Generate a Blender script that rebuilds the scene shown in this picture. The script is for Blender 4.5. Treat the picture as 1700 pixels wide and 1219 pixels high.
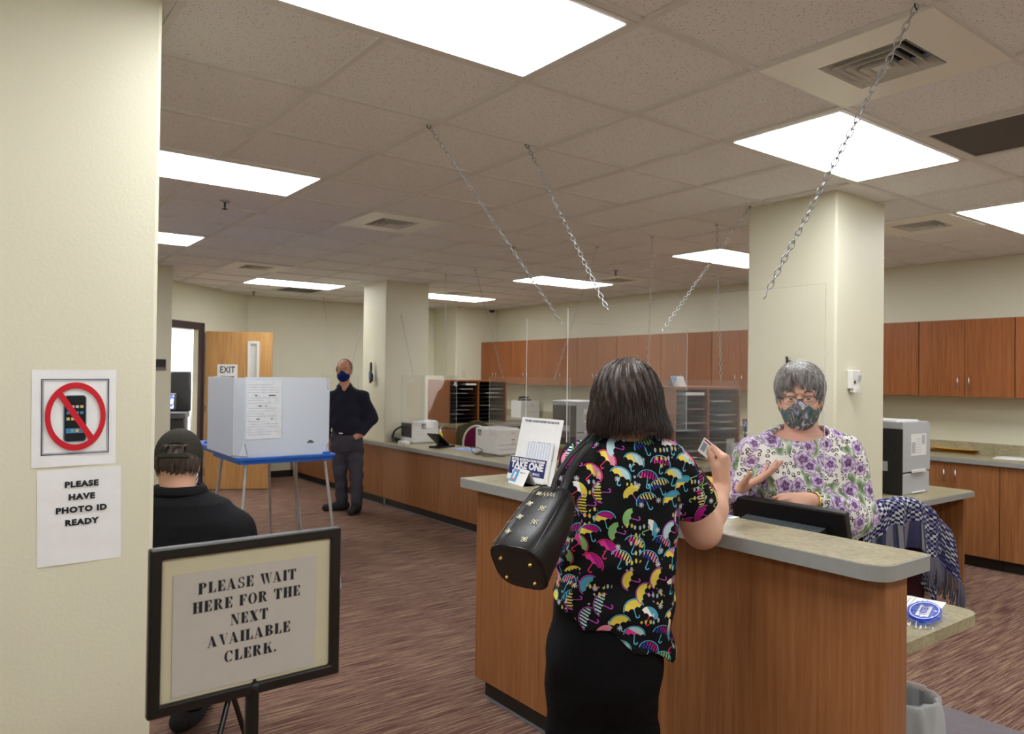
import bpy, math, random
import numpy as np
from mathutils import Vector, Matrix
random.seed(7)
for o in list(bpy.data.objects): bpy.data.objects.remove(o)
SC = bpy.context.scene
COL = SC.collection
PI = math.pi

# ---------------------------------------------------------------- camera, world, exposure
F_PX, PX, PY = 1241.336, 815.54, 609.5
YAW, PITCH, ROLL = 0.6303, 0.0110, 0.0132
EYE, CEIL, TILE = 1.60, 2.7384, 0.6096
OX, OY = 1.7895, 2.2589
def _axes():
    cy, sy, cp, sp = math.cos(YAW), math.sin(YAW), math.cos(PITCH), math.sin(PITCH)
    f = np.array([sy*cp, cy*cp, sp]); r = np.array([cy, -sy, 0.]); u = np.cross(r, f)
    cr, sr = math.cos(ROLL), math.sin(ROLL)
    return cr*r+sr*u, -sr*r+cr*u, f
CR, CU, CF = _axes()
cam_d = bpy.data.cameras.new('camera'); cam = bpy.data.objects.new('camera', cam_d); COL.objects.link(cam)
cam_d.sensor_width = 36; cam_d.lens = F_PX/1700*36; cam_d.shift_x = (850-PX)/1700; cam_d.clip_start = .05
cam.matrix_world = Matrix(((CR[0], CU[0], -CF[0], 0), (CR[1], CU[1], -CF[1], 0), (CR[2], CU[2], -CF[2], EYE), (0, 0, 0, 1)))
cam_d.dof.use_dof = True; cam_d.dof.focus_distance = 2.55; cam_d.dof.aperture_fstop = 4.6
SC.camera = cam
w = bpy.data.worlds.new('world'); SC.world = w; w.use_nodes = True
w.node_tree.nodes['Background'].inputs[0].default_value = (.55, .62, .75, 1)
w.node_tree.nodes['Background'].inputs[1].default_value = .25
SC.view_settings.view_transform = 'Standard'; SC.view_settings.look = 'None'
SC.view_settings.gamma = 1; SC.view_settings.use_curve_mapping = False
SC.view_settings.exposure = 1.02
LIGHT = 7.0          # radiance of the fluorescent lenses

# ---------------------------------------------------------------- measuring (pixel of the photo -> world point)
CAM = np.array([0, 0, EYE])
def _ray(x, y): return CF+(x-PX)/F_PX*CR-(y-PY)/F_PX*CU
def onZ(x, y, z): d = _ray(x, y); return CAM+d*(z-EYE)/d[2]
def onX(x, y, X): d = _ray(x, y); return CAM+d*X/d[0]
def onY(x, y, Y): d = _ray(x, y); return CAM+d*Y/d[1]
def at(x, y, dep): return CAM+_ray(x, y)*dep

# ---------------------------------------------------------------- object helpers
def link(o): COL.objects.link(o); return o
def thing(name, label, cat, loc=(0, 0, 0), rz=0, group=None):
    o = link(bpy.data.objects.new(name, None)); o.empty_display_size = .1
    o.location = loc; o.rotation_euler = (0, 0, rz)
    o['label'] = label; o['category'] = cat
    if group: o['group'] = group
    return o
def wmat(o):
    return Matrix.Translation(Vector(o.location)) @ o.rotation_euler.to_matrix().to_4x4()
class MB:
    """collects shapes; world=root: points are given in world coordinates and stored local to root"""
    def __init__(s, world=None):
        s.v = []; s.f = []; s.m = []; s.sm = []; s.M = wmat(world).inverted() if world is not None else None; s.T = None; s.mi = 0
    def add(s, vs, fs, smooth=False, mi=None):
        n = len(s.v)
        for p in vs:
            p = Vector(p)
            if s.T is not None: p = s.T @ p
            if s.M is not None: p = s.M @ p
            s.v.append(tuple(p))
        s.f += [tuple(i+n for i in f) for f in fs]; s.m += [s.mi if mi is None else mi]*len(fs); s.sm += [smooth]*len(fs)
        return s
    def box(s, x0, y0, z0, x1, y1, z1, mi=None):
        if x0 > x1: x0, x1 = x1, x0
        if y0 > y1: y0, y1 = y1, y0
        if z0 > z1: z0, z1 = z1, z0
        v = [(x0, y0, z0), (x1, y0, z0), (x1, y1, z0), (x0, y1, z0), (x0, y0, z1), (x1, y0, z1), (x1, y1, z1), (x0, y1, z1)]
        return s.add(v, [(0, 3, 2, 1), (4, 5, 6, 7), (0, 1, 5, 4), (1, 2, 6, 5), (2, 3, 7, 6), (3, 0, 4, 7)], mi=mi)
    def prism(s, poly, z0, z1, mi=None, smooth=False):
        n = len(poly); a = sum(poly[i][0]*poly[(i+1) % n][1]-poly[(i+1) % n][0]*poly[i][1] for i in range(n))
        if a < 0: poly = poly[::-1]
        v = [(x, y, z0) for x, y in poly]+[(x, y, z1) for x, y in poly]
        s.add(v, [tuple(range(n-1, -1, -1)), tuple(range(n, 2*n))], mi=mi)
        return s.add(v, [(i, (i+1) % n, (i+1) % n+n, i+n) for i in range(n)], smooth=smooth, mi=mi)
    def tube(s, pts, r, seg=8, closed=False, smooth=True, mi=None, flat=1.0, up=None):
        P = [Vector(p) for p in pts]; n = len(P); vs = []; fs = []
        rr = r if hasattr(r, '__len__') else [r]*n
        a = None
        for i in range(n):
            if closed: t = P[(i+1) % n]-P[i-1]
            else: t = P[min(i+1, n-1)]-P[max(i-1, 0)]
            if t.length < 1e-9: t = Vector((0, 0, 1))
            t.normalize()
            if a is None:
                a = Vector(up) if up is not None else (Vector((0, 0, 1)) if abs(t.z) < .9 else Vector((1, 0, 0)))
            a = (a-t*a.dot(t))
            if a.length < 1e-6: a = t.orthogonal()
            a.normalize(); b = t.cross(a)
            for k in range(seg):
                c, q = math.cos(2*PI*k/seg), math.sin(2*PI*k/seg)
                vs.append(P[i]+(a*c+b*q*flat)*rr[i])
        for i in range(n if closed else n-1):
            j = (i+1) % n
            for k in range(seg):
                l = (k+1) % seg; fs.append((i*seg+k, j*seg+k, j*seg+l, i*seg+l))
        s.add(vs, fs, smooth=smooth, mi=mi)
        if not closed:
            s.add([vs[k] for k in range(seg)], [tuple(range(seg))], mi=mi)
            s.add([vs[(n-1)*seg+k] for k in range(seg)], [tuple(range(seg-1, -1, -1))], mi=mi)
        return s
    def lathe(s, prof, c=(0, 0, 0), seg=24, smooth=True, mi=None):
        vs = []; fs = []; n = len(prof)
        for k in range(seg):
            a = 2*PI*k/seg
            for r, z in prof: vs.append((c[0]+r*math.cos(a), c[1]+r*math.sin(a), c[2]+z))
        for k in range(seg):
            l = (k+1) % seg
            for i in range(n-1): fs.append((k*n+i, l*n+i, l*n+i+1, k*n+i+1))
        return s.add(vs, fs, smooth=smooth, mi=mi)
    def ball(s, c, r, seg=16, mi=None):
        r3 = r if hasattr(r, '__len__') else (r, r, r); vs = []; fs = []; n = seg//2
        for i in range(n+1):
            t = PI*i/n
            for k in range(seg):
                a = 2*PI*k/seg; vs.append((c[0]+r3[0]*math.sin(t)*math.cos(a), c[1]+r3[1]*math.sin(t)*math.sin(a), c[2]+r3[2]*math.cos(t)))
        for i in range(n):
            for k in range(seg): fs.append((i*seg+k, (i+1)*seg+k, (i+1)*seg+(k+1) % seg, i*seg+(k+1) % seg))
        return s.add(vs, fs, smooth=True, mi=mi)
    def grid(s, nx, ny, fn, mi=None, smooth=True):
        vs = [fn(i/nx, j/ny) for j in range(ny+1) for i in range(nx+1)]
        fs = [(j*(nx+1)+i, j*(nx+1)+i+1, (j+1)*(nx+1)+i+1, (j+1)*(nx+1)+i) for j in range(ny) for i in range(nx)]
        return s.add(vs, fs, smooth=smooth, mi=mi)
    def text(s, body, size, M, align='CENTER', bold=0.0, depth=.0004, sx=1.0, space=1.0, line=1.0, mi=None):
        c = bpy.data.curves.new('t', 'FONT'); c.body = body; c.size = size; c.align_x = align; c.align_y = 'CENTER'
        c.offset = bold; c.extrude = depth; c.space_character = space; c.space_line = line; c.resolution_u = 3
        o = bpy.data.objects.new('t', c); COL.objects.link(o)
        dg = bpy.context.evaluated_depsgraph_get(); me = bpy.data.meshes.new_from_object(o.evaluated_get(dg))
        vs = [M @ Vector((v.co.x*sx, v.co.y, v.co.z)) for v in me.vertices]
        s.add(vs, [tuple(p.vertices) for p in me.polygons], mi=mi)
        bpy.data.objects.remove(o); bpy.data.curves.remove(c); bpy.data.meshes.remove(me)
        return s
    def obj(s, name, mats, parent=None, bevel=0, seg=2, label=None, subsurf=0):
        me = bpy.data.meshes.new(name); me.from_pydata(s.v, [], s.f)
        if not isinstance(mats, (list, tuple)): mats = [mats]
        for m in mats: me.materials.append(m)
        me.polygons.foreach_set('material_index', s.m); me.polygons.foreach_set('use_smooth', s.sm)
        me.validate(); me.update()
        o = link(bpy.data.objects.new(name, me))
        if parent is not None: o.parent = parent
        if bevel:
            b = o.modifiers.new('bevel', 'BEVEL'); b.width = bevel; b.segments = seg; b.limit_method = 'ANGLE'; b.angle_limit = .6
            b.harden_normals = False
        if subsurf:
            b = o.modifiers.new('sub', 'SUBSURF'); b.levels = subsurf; b.render_levels = subsurf
        if label: o['label'] = label
        return o
def tag(o, label, cat, group=None):
    o['label'] = label; o['category'] = cat
    if group: o['group'] = group
    return o
def struct(name, mb, m, **k):
    o = mb.obj(name, m, **k); o['kind'] = 'structure'; return o
def clone(root):
    r = root.copy(); link(r)
    for ch in list(root.children):
        c = ch.copy(); link(c); c.parent = r
        for g in list(ch.children):
            d = g.copy(); link(d); d.parent = c
    return r
def rot(*a): return Matrix.Rotation(*a)

# ---------------------------------------------------------------- materials
def srgb(r, g, b):
    f = lambda c: c/12.92 if c <= .04045 else ((c+.055)/1.055)**2.4
    return (f(r/255), f(g/255), f(b/255), 1)
class NT:
    """tiny node-graph writer"""
    def __init__(s, name):
        s.m = bpy.data.materials.new(name); s.m.use_nodes = True; s.t = s.m.node_tree; s.n = s.t.nodes
        s.b = s.n['Principled BSDF']; s.out = s.n['Material Output']
    def new(s, typ, **k):
        n = s.n.new(typ)
        for a, v in k.items(): setattr(n, a, v)
        return n
    def put(s, v, sock):
        if isinstance(v, bpy.types.NodeSocket): s.t.links.new(v, sock)
        elif v is not None:
            try: sock.default_value = v
            except Exception: sock.default_value = v[:len(sock.default_value)]
    def math(s, op, a, b=None, c=None, clamp=False):
        n = s.new('ShaderNodeMath', operation=op, use_clamp=clamp)
        s.put(a, n.inputs[0]); s.put(b, n.inputs[1])
        if c is not None: s.put(c, n.inputs[2])
        return n.outputs[0]
    def vm(s, op, a, b=None):
        n = s.new('ShaderNodeVectorMath', operation=op); s.put(a, n.inputs[0])
        if b is not None: s.put(b, n.inputs[3] if op == 'SCALE' else n.inputs[1])
        return n.outputs[0]
    def co(s, which='Object', scale=(1, 1, 1), loc=(0, 0, 0), rotz=0):
        c = s.new('ShaderNodeTexCoord'); m = s.new('ShaderNodeMapping'); s.t.links.new(c.outputs[which], m.inputs[0])
        m.inputs['Scale'].default_value = scale; m.inputs['Location'].default_value = loc; m.inputs['Rotation'].default_value = (0, 0, rotz)
        return m.outputs[0]
    def noise(s, v, scale=5, detail=3, rough=.5, dist=0):
        n = s.new('ShaderNodeTexNoise'); s.put(v, n.inputs['Vector']); n.inputs['Scale'].default_value = scale
        n.inputs['Detail'].default_value = detail; n.inputs['Roughness'].default_value = rough; n.inputs['Distortion'].default_value = dist
        return n.outputs[0]
    def vor(s, v, scale=5, feature='F1', rnd=1.0, dim='3D'):
        n = s.new('ShaderNodeTexVoronoi', feature=feature, voronoi_dimensions=dim); s.put(v, n.inputs['Vector']); n.inputs['Scale'].default_value = scale
        n.inputs['Randomness'].default_value = rnd
        return n
    def ramp(s, fac, stops, interp='LINEAR'):
        n = s.new('ShaderNodeValToRGB'); s.put(fac, n.inputs[0]); e = n.color_ramp.elements; n.color_ramp.interpolation = interp
        while len(e) < len(stops): e.new(.5)
        for i, (p, c) in enumerate(stops): e[i].position = p; e[i].color = c
        return n.outputs[0]
    def mix(s, f, a, b):
        n = s.new('ShaderNodeMix', data_type='RGBA'); s.put(f, n.inputs[0]); s.put(a, n.inputs[6]); s.put(b, n.inputs[7]); return n.outputs[2]
    def bump(s, h, strength=.3, dist=.01):
        n = s.new('ShaderNodeBump'); s.put(h, n.inputs['Height']); n.inputs['Strength'].default_value = strength; n.inputs['Distance'].default_value = dist
        s.t.links.new(n.outputs[0], s.b.inputs['Normal']); return s
    def fin(s, color=None, rough=.5, metal=0, spec=None):
        s.put(color, s.b.inputs['Base Color']); s.put(rough, s.b.inputs['Roughness']); s.put(metal, s.b.inputs['Metallic'])
        if spec is not None: s.b.inputs['Specular IOR Level'].default_value = spec
        return s.m
def plain(name, c, rough=.5, metal=0, spec=None, var=.06, scale=30, bump=0):
    t = NT(name); n = t.noise(t.co(), scale, 3)
    k = tuple(x*(1-var) for x in c[:3])+(1,); k2 = tuple(min(1, x*(1+var)) for x in c[:3])+(1,)
    col = t.ramp(n, [(.3, k), (.7, k2)])
    if bump: t.bump(n, bump, .002)
    return t.fin(col, rough, metal, spec)
M = {}
M['wall'] = (lambda t: t.bump(t.noise(t.co(), 90, 3), .18, .003).fin(t.ramp(t.noise(t.co(), 1.3, 2), [(.3, srgb(222, 218, 194)), (.7, srgb(227, 223, 200))]), .55))(NT('wall paint'))
M['white_wall'] = plain('white wall paint', srgb(240, 240, 236), .6)
def wood(name, c1, c2, c3, rough=.38, sc=1.0):
    t = NT(name)
    g = t.noise(t.co(scale=(38*sc, 38*sc, 1.6*sc)), 1.6, 5, .6, .4)
    fine = t.noise(t.co(scale=(260*sc, 260*sc, 7*sc)), 1, 2)
    big = t.noise(t.co(scale=(5, 5, .5)), 1.2, 2)
    c = t.ramp(t.math('ADD', t.math('MULTIPLY', g, .75), t.math('MULTIPLY', big, .3)), [(.32, c1), (.52, c2), (.72, c3)])
    c = t.mix(t.math('MULTIPLY', fine, .35), c, c1)
    t.bump(g, .05, .001)
    return t.fin(c, rough, 0, .4)
M['wood'] = wood('cabinet wood laminate', srgb(126, 80, 46), srgb(158, 104, 62), srgb(176, 122, 78))
M['wood_up'] = wood('upper cabinet wood', srgb(120, 66, 32), srgb(152, 90, 46), srgb(168, 104, 58))
M['door_wood'] = wood('oak door veneer', srgb(172, 120, 66), srgb(205, 156, 96), srgb(220, 176, 116), .4, .8)
def laminate():
    t = NT('speckled olive laminate'); a = t.noise(t.co(), 9, 5, .65); b = t.noise(t.co(), 55, 4, .7)
    c = t.ramp(a, [(.35, srgb(140, 130, 100)), (.6, srgb(176, 166, 132))]); d = t.ramp(b, [(.35, srgb(120, 110, 82)), (.65, srgb(190, 182, 150))])
    return t.fin(t.mix(.45, c, d), .33)
M['lam'] = laminate()
M['edge'] = plain('grey counter edge band', srgb(150, 152, 148), .4, var=.03)
def carpet():
    t = NT('striped carpet')
    v = t.co(scale=(3.4, 92, 1)); n = t.noise(v, 1, 3, .5)
    v2 = t.co(scale=(20, 240, 1)); n2 = t.noise(v2, 1, 2)
    f = t.math('ADD', t.math('MULTIPLY', n, .8), t.math('MULTIPLY', n2, .24))
    c = t.ramp(f, [(.38, srgb(88, 60, 56)), (.48, srgb(118, 90, 78)), (.56, srgb(142, 114, 96)), (.68, srgb(174, 148, 122))])
    hue = t.noise(t.co(scale=(2, 30, 1)), 1, 2)
    c = t.mix(t.math('MULTIPLY', hue, .22), c, srgb(112, 72, 76))
    t.bump(t.math('ADD', n2, t.noise(t.co(), 400, 2)), .6, .004)
    return t.fin(c, .95, 0, .1)
M['carpet'] = carpet()
def ctile():
    t = NT('fissured ceiling tile'); v = t.vor(t.co(scale=(1, 1, .2)), 75); n = t.noise(t.co(), 120, 3, .7)
    holes = t.math('LESS_THAN', t.math('ADD', v.outputs['Distance'], t.math('MULTIPLY', n, .9)), .66)
    c = t.mix(t.math('MULTIPLY', holes, .55), srgb(248, 250, 250), srgb(168, 168, 164))
    t.bump(t.math('SUBTRACT', 1, holes), .4, .003)
    return t.fin(c, .9, 0, .1)
M['tile'] = ctile()
M['tbar'] = plain('white T-bar', srgb(234, 234, 230), .4, var=.02)
M['vent'] = plain('cream vent panel', srgb(252, 253, 242), .3, var=.01)
M['white_metal'] = plain('white enamel', srgb(228, 226, 220), .35, var=.02)
def emit(name, c, s):
    t = NT(name); t.b.inputs['Base Color'].default_value = c; t.b.inputs['Emission Color'].default_value = c; t.b.inputs['Emission Strength'].default_value = s; return t.m
M['lens'] = emit('fluorescent lens', (.95, .98, 1, 1), LIGHT)
M['dark'] = plain('dark opening', srgb(22, 20, 18), .9)
M['black'] = plain('black plastic', srgb(20, 20, 23), .35, var=.1)
M['blackm'] = plain('matte black', srgb(16, 16, 18), .6, var=.1)
M['kick'] = plain('dark vinyl kick', srgb(42, 36, 32), .5)
M['welt'] = plain('grey vinyl strip', srgb(128, 128, 136), .5)
M['chrome'] = plain('brushed metal', srgb(200, 202, 205), .25, 1.0, var=.04)
M['zinc'] = plain('zinc chain', srgb(190, 192, 195), .3, .9, var=.05)
M['paper'] = plain('white paper', srgb(240, 240, 240), .7, var=.015, bump=.1)
M['warm_paper'] = plain('cream mat board', srgb(206, 198, 168), .7, var=.02)
M['grey_paper'] = plain('sheet behind plastic', srgb(196, 190, 182), .45, var=.02)
M['ink'] = plain('black ink', srgb(26, 26, 34), .7)
M['grey_ink'] = plain('grey ink', srgb(150, 152, 158), .7)
M['printer'] = plain('printer white plastic', srgb(226, 226, 224), .4, var=.02)
M['printer_grey'] = plain('printer grey plastic', srgb(176, 178, 182), .45, var=.02)
M['blue_pl'] = plain('blue moulded plastic', srgb(30, 96, 190), .4)
M['leg_al'] = plain('aluminium leg', srgb(186, 186, 184), .35, .6)
def corr():
    t = NT('white corrugated plastic'); w = t.new('ShaderNodeTexWave', wave_type='BANDS', bands_direction='X'); t.put(t.co(), w.inputs[0]); w.inputs['Scale'].default_value = 40
    t.bump(w.outputs['Fac'], .05, .001); m = t.fin(srgb(250, 252, 253), .4); t.b.inputs['Transmission Weight'].default_value = 0.0
    tr = t.new('ShaderNodeBsdfTranslucent'); tr.inputs[0].default_value = srgb(235, 240, 246); mx = t.new('ShaderNodeMixShader'); mx.inputs[0].default_value = .6
    t.t.links.new(t.b.outputs[0], mx.inputs[1]); t.t.links.new(tr.outputs[0], mx.inputs[2]); t.t.links.new(mx.outputs[0], t.out.inputs[0]); return m
M['corr'] = corr()
def acryl(name, haze, edge=False):
    t = NT(name); tr = t.new('ShaderNodeBsdfTransparent'); gl = t.new('ShaderNodeBsdfGlossy'); gl.inputs['Roughness'].default_value = .02
    ge = t.new('ShaderNodeNewGeometry'); dp = t.new('ShaderNodeVectorMath', operation='DOT_PRODUCT'); t.put(ge.outputs['Incoming'], dp.inputs[0]); t.put(ge.outputs['Normal'], dp.inputs[1])
    ca = t.math('ABSOLUTE', dp.outputs['Value']); sch = t.math('ADD', t.math('MULTIPLY', t.math('POWER', t.math('SUBTRACT', 1, ca), 5), .95), .04)
    mx = t.new('ShaderNodeMixShader'); t.put(sch, mx.inputs[0]); t.t.links.new(tr.outputs[0], mx.inputs[1]); t.t.links.new(gl.outputs[0], mx.inputs[2])
    df = t.new('ShaderNodeBsdfDiffuse'); df.inputs[0].default_value = (.9, .92, .93, 1)
    m2 = t.new('ShaderNodeMixShader'); m2.inputs[0].default_value = haze
    t.t.links.new(mx.outputs[0], m2.inputs[1]); t.t.links.new(df.outputs[0], m2.inputs[2]); t.t.links.new(m2.outputs[0], t.out.inputs[0]); return t.m
M['acrylic'] = acryl('clear acrylic sheet', .009); M['acrylic_edge'] = acryl('polished acrylic edge', .5)
M['holder'] = acryl('clear plastic holder', .25); M['glass'] = acryl('eyeglass lens', .02)
M['bag_film'] = acryl('clear polybag', .10); M['liner'] = acryl('translucent bin liner', .30)
M['mat_pl'] = plain('grey carpet mat', srgb(120, 112, 118), .8)
def skin(name, c, red=.5):
    t = NT(name); n = t.noise(t.co(), 14, 4, .6); m2 = t.noise(t.co(), 160, 3)
    k = tuple(x*.82 for x in c[:3])+(1,); r = (min(1, c[0]*1.0), c[1]*.78, c[2]*.72, 1)
    col = t.mix(t.math('MULTIPLY', t.math('SUBTRACT', n, .4), red*2, clamp=True), c, r)
    t.bump(m2, .12, .0012); m = t.fin(col, .5, 0, .35); t.b.inputs['Subsurface Weight'].default_value = .12; t.b.inputs['Subsurface Scale'].default_value = .008
    t.b.inputs['Subsurface Radius'].default_value = (1, .4, .2); return m
M['skin'] = skin('fair skin', srgb(218, 172, 148)); M['skin2'] = skin('ruddy skin', srgb(208, 152, 124)); M['skin3'] = skin('light skin', srgb(220, 172, 150))
def cloth(name, c, rough=.85, sc=500, wr=.25, wsc=9):
    t = NT(name); a = t.noise(t.co(), wsc, 3, .55, .6); b = t.noise(t.co(), sc, 2)
    t.bump(t.math('ADD', t.math('MULTIPLY', a, 1.0), t.math('MULTIPLY', b, .06)), wr, .03)
    k = tuple(x*.8 for x in c[:3])+(1,); return t.fin(t.ramp(b, [(.3, k), (.7, c)]), rough, 0, .2)
M['polo'] = cloth('black polo knit', srgb(24, 24, 28)); M['trousers'] = cloth('black trousers', srgb(13, 13, 16), .9)
M['slacks'] = cloth('charcoal slacks', srgb(74, 72, 82), wsc=14, wr=.35); M['navy_shirt'] = cloth('dark navy shirt', srgb(38, 38, 52), wsc=16, wr=.4)
M['cap'] = cloth('olive black cap twill', srgb(56, 54, 46), .8, wr=.1); M['shoe'] = cloth('dark suede', srgb(52, 50, 54), .8)
def hairmat(name, c1, c2, rough=.38):
    t = NT(name); n = t.noise(t.co(scale=(60, 60, 6)), 2.2, 4, .6); c = t.ramp(n, [(.35, c1), (.68, c2)]); t.bump(n, .35, .004); m = t.fin(c, rough, 0, .5)
    t.b.inputs['Anisotropic'].default_value = .5; return m
M['hair_brown'] = hairmat('dark brown hair', srgb(28, 21, 19), srgb(80, 62, 52), .42)
M['hair_grey'] = hairmat('silver grey hair', srgb(92, 86, 84), srgb(190, 186, 184), .35)
M['hair_dark'] = hairmat('greying short hair', srgb(52, 42, 36), srgb(112, 98, 86), .5)
M['hair_sandy'] = hairmat('sandy hair', srgb(110, 76, 44), srgb(160, 120, 78), .5)
M['leather'] = plain('black leather', srgb(20, 20, 22), .38, var=.15, scale=250, bump=.25)
M['gold'] = plain('pale gold metal', srgb(214, 188, 110), .25, 1)
M['cream'] = plain('cream print', srgb(226, 220, 190), .5)
M['eyewhite'] = plain('eye white', srgb(225, 220, 215), .2); M['iris'] = plain('iris', srgb(50, 60, 60), .2)
M['maroon'] = cloth('maroon upholstery', srgb(108, 24, 66), wr=.1); M['burg'] = cloth('burgundy upholstery', srgb(58, 12, 26), wr=.1)
M['olive_cloth'] = cloth('olive upholstery', srgb(84, 80, 58), wr=.1); M['cream_pl'] = plain('cream plastic trim', srgb(214, 208, 186), .4)
M['env'] = plain('manila gold envelope', srgb(226, 168, 62), .7); M['env_y'] = plain('yellow envelope', srgb(238, 196, 70), .7)
M['red'] = plain('red folder', srgb(190, 30, 40), .5); M['tan'] = plain('tan card box', srgb(198, 168, 126), .7)
# ================================================================ ROOM
G = lambda i: OX+i*TILE            # grid line along x
H = lambda j: OY-j*TILE            # grid line along y (j grows towards the camera)
FIX = {}                           # ceiling cells taken by fixtures
LIGHTS = [(-2, 0), (2, 0), (6, 0), (-2, -4), (6, -4), (-2, -8), (6, -8), (2, -12), (6, -12), (-2, 4), (2, 4), (6, 4), (2, 8), (-6, 0), (-6, -4), (-6, 4)]
VENTS = [(1, -5), (1, -10), (1, 1), (6, -1), (7, -7), (6, -11)]
RETS = [(3, 1), (3, -13)]
for i, j in LIGHTS: FIX[(i, j)] = 1; FIX[(i+1, j)] = 1
for c in VENTS+RETS: FIX[c] = 1
I0, I1, J0, J1 = -9, 11, -16, 10
mb = MB()
z = CEIL+.011
for i in range(I0, I1):
    for j in range(J0, J1):
        if (i, j) in FIX: continue
        mb.add([(G(i), H(j), z), (G(i), H(j+1), z), (G(i+1), H(j+1), z), (G(i+1), H(j), z)], [(3, 2, 1, 0)])
mb.mi = 1
for i in range(I0, I1+1):
    for j in range(J0, J1):
        if (i, j) in FIX and (i-1, j) in [(a, b) for a, b in LIGHTS]: continue
        mb.box(G(i)-.012, H(j+1), CEIL-.001, G(i)+.012, H(j), CEIL+.03)
for j in range(J0, J1+1): mb.box(G(I0), H(j)-.012, CEIL, G(I1), H(j)+.012, CEIL+.03)
mb.mi = 2
mb.box(G(I0), H(J1), CEIL+.16, G(I1), H(J0), CEIL+.2)
struct('ceiling', mb, [M['tile'], M['tbar'], M['dark']])
XB, YB, XL, YR = 7.75, 11.15, -3.2, -3.3      # back wall, far wall, left wall, rear wall
mb = MB(); mb.box(XL-.1, YR-.1, -.1, XB+.1, YB+4.2, 0); struct('floor', mb, M['carpet'])
mb = MB(); mb.box(XB, YR, 0, XB+.1, YB, CEIL+.15); struct('wall_back', mb, M['wall'])
mb = MB(); mb.box(3.58, YB, 0, XB+.1, YB+.1, CEIL+.15); struct('wall_far', mb, M['wall'])
mb = MB(); mb.box(XL-.1, YR, 0, XL, YB-2, CEIL+.15); struct('wall_left', mb, M['wall'])
mb = MB(); mb.box(XL-.1, YR-.1, 0, XB+.1, YR, CEIL+.15); struct('wall_rear', mb, M['wall'])
# diagonal wall with the doorway
A = Vector((2.76, 10.39, 0)); D45 = Vector((.755, .657, 0)).normalized(); N45 = Vector((-D45.y, D45.x, 0))
B1 = A-D45*1.03
E1 = A+D45*((3.67-A.x)/D45.x); E0 = A-D45*2.3
def slab(mb, p, q, z0, z1, t=.12):
    v = [p, q, q+N45*t, p+N45*t]
    return mb.prism([(a.x, a.y) for a in v], z0, z1)
mb = MB(); slab(mb, A, E1+D45*.06, 0, CEIL+.15); slab(mb, E0, B1, 0, CEIL+.15); slab(mb, B1, A, 2.2, CEIL+.15)
struct('wall_diagonal', mb, M['wall'])
mb = MB(); mb.box(XL, E0.y, 0, E0.x+.02, E0.y+.1, CEIL+.15); struct('wall_left_far', mb, M['wall'])
# small room behind the doorway
mb = MB(); mb.box(1.0, 13.6, 0, 5.2, 13.7, 2.75); mb.box(5.2, 11.25, 0, 5.3, 13.7, 2.75); mb.box(.9, 10.2, 0, 1.0, 13.7, 2.75); mb.prism([tuple((E0+N45*.12).xy), tuple((E1+N45*.12).xy), (5.25, 11.25), (5.25, 13.65), (.95, 13.65), (.95, 9.3)], 2.6, 2.66)
mb.prism([(2.74, 10.56), (3.05, 12.0), (3.15, 12.0), (2.84, 10.56)], 0, 2.6)
struct('wall_side_room', mb, M['white_wall'])
# door frame (trim) and doors
mb = MB()
for c in (A, B1):
    s_ = 1 if c is A else -1
    v = [c-N45*.03-D45*.045*(s_ == 1)*1, c-N45*.03+D45*.045*(s_ == -1)*1]
    a0 = c if s_ == -1 else c-D45*.018; a1 = a0+D45*.018
    mb.prism([(a0-N45*.02).xy, (a1-N45*.02).xy, (a1+N45*.03).xy, (a0+N45*.03).xy], 0, 2.2)
    a0 = c-D45*.05 if s_ == -1 else c-D45*.0; a1 = a0+D45*.05
    mb.prism([(a0-N45*.02).xy, (a1-N45*.02).xy, (a1+N45*.002).xy, (a0+N45*.002).xy], 0, 2.25)
mb.prism([(B1-N45*.02).xy, (A-N45*.02).xy, (A+N45*.14).xy, (B1+N45*.14).xy], 2.155, 2.2)
mb.prism([(B1-D45*.05-N45*.02).xy, (A+D45*.05-N45*.02).xy, (A+D45*.05+N45*.0).xy, (B1-D45*.05+N45*.0).xy], 2.2, 2.25)
struct('trim_1', mb, plain('dark bronze frame', srgb(62, 42, 44), .45))
# open door leaf, hinged on the frame's right jamb
hx = Vector((2.83, 10.40, 0)); tip = Vector((3.57, 10.05, 0)); dl = (tip-hx); LW = .86; ang = math.atan2(dl.y, dl.x)
door = link(bpy.data.objects.new('door_1', None)); door.location = hx; door.rotation_euler = (0, 0, ang); door['kind'] = 'structure'
mb = MB(); x0, x1, z0, z1 = .56, .67, 1.0, 2.0
mb.box(0, 0, .012, x0, .044, 2.145); mb.box(x1, 0, .012, LW, .044, 2.145); mb.box(x0, 0, .012, x1, .044, z0); mb.box(x0, 0, z1, x1, .044, 2.145)
mb.obj('door_leaf', M['door_wood'], door)
mb = MB()
for a, b, c, d in ((x0-.022, z0-.022, x0+.012, z1+.022), (x1-.012, z0-.022, x1+.022, z1+.022), (x0, z0-.022, x1, z0+.012), (x0, z1-.012, x1, z1+.022)): mb.box(a, -.01, b, c, .054, d)
mb.obj('vision_frame', M['white_metal'], door, label='white frame of the narrow window in the door')
mb = MB(); mb.box(x0, .018, z0, x1, .024, z1); mb.obj('vision_glass', acryl('wired door glass', .35), door)
mb = MB(); mb.tube([(.80, -.01, 1.0), (.80, -.055, 1.0), (.70, -.06, 1.0)], .01); mb.lathe([(0, 0), (.03, 0), (.03, .01), (0, .01)], (0, 0, 0), 12); mb.obj('door_handle', M['chrome'], door, label='metal lever handle')
mb = MB()
for zz in (.25, 1.1, 1.95): mb.tube([(0, -.008, zz-.05), (0, -.008, zz+.05)], .008)
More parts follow.
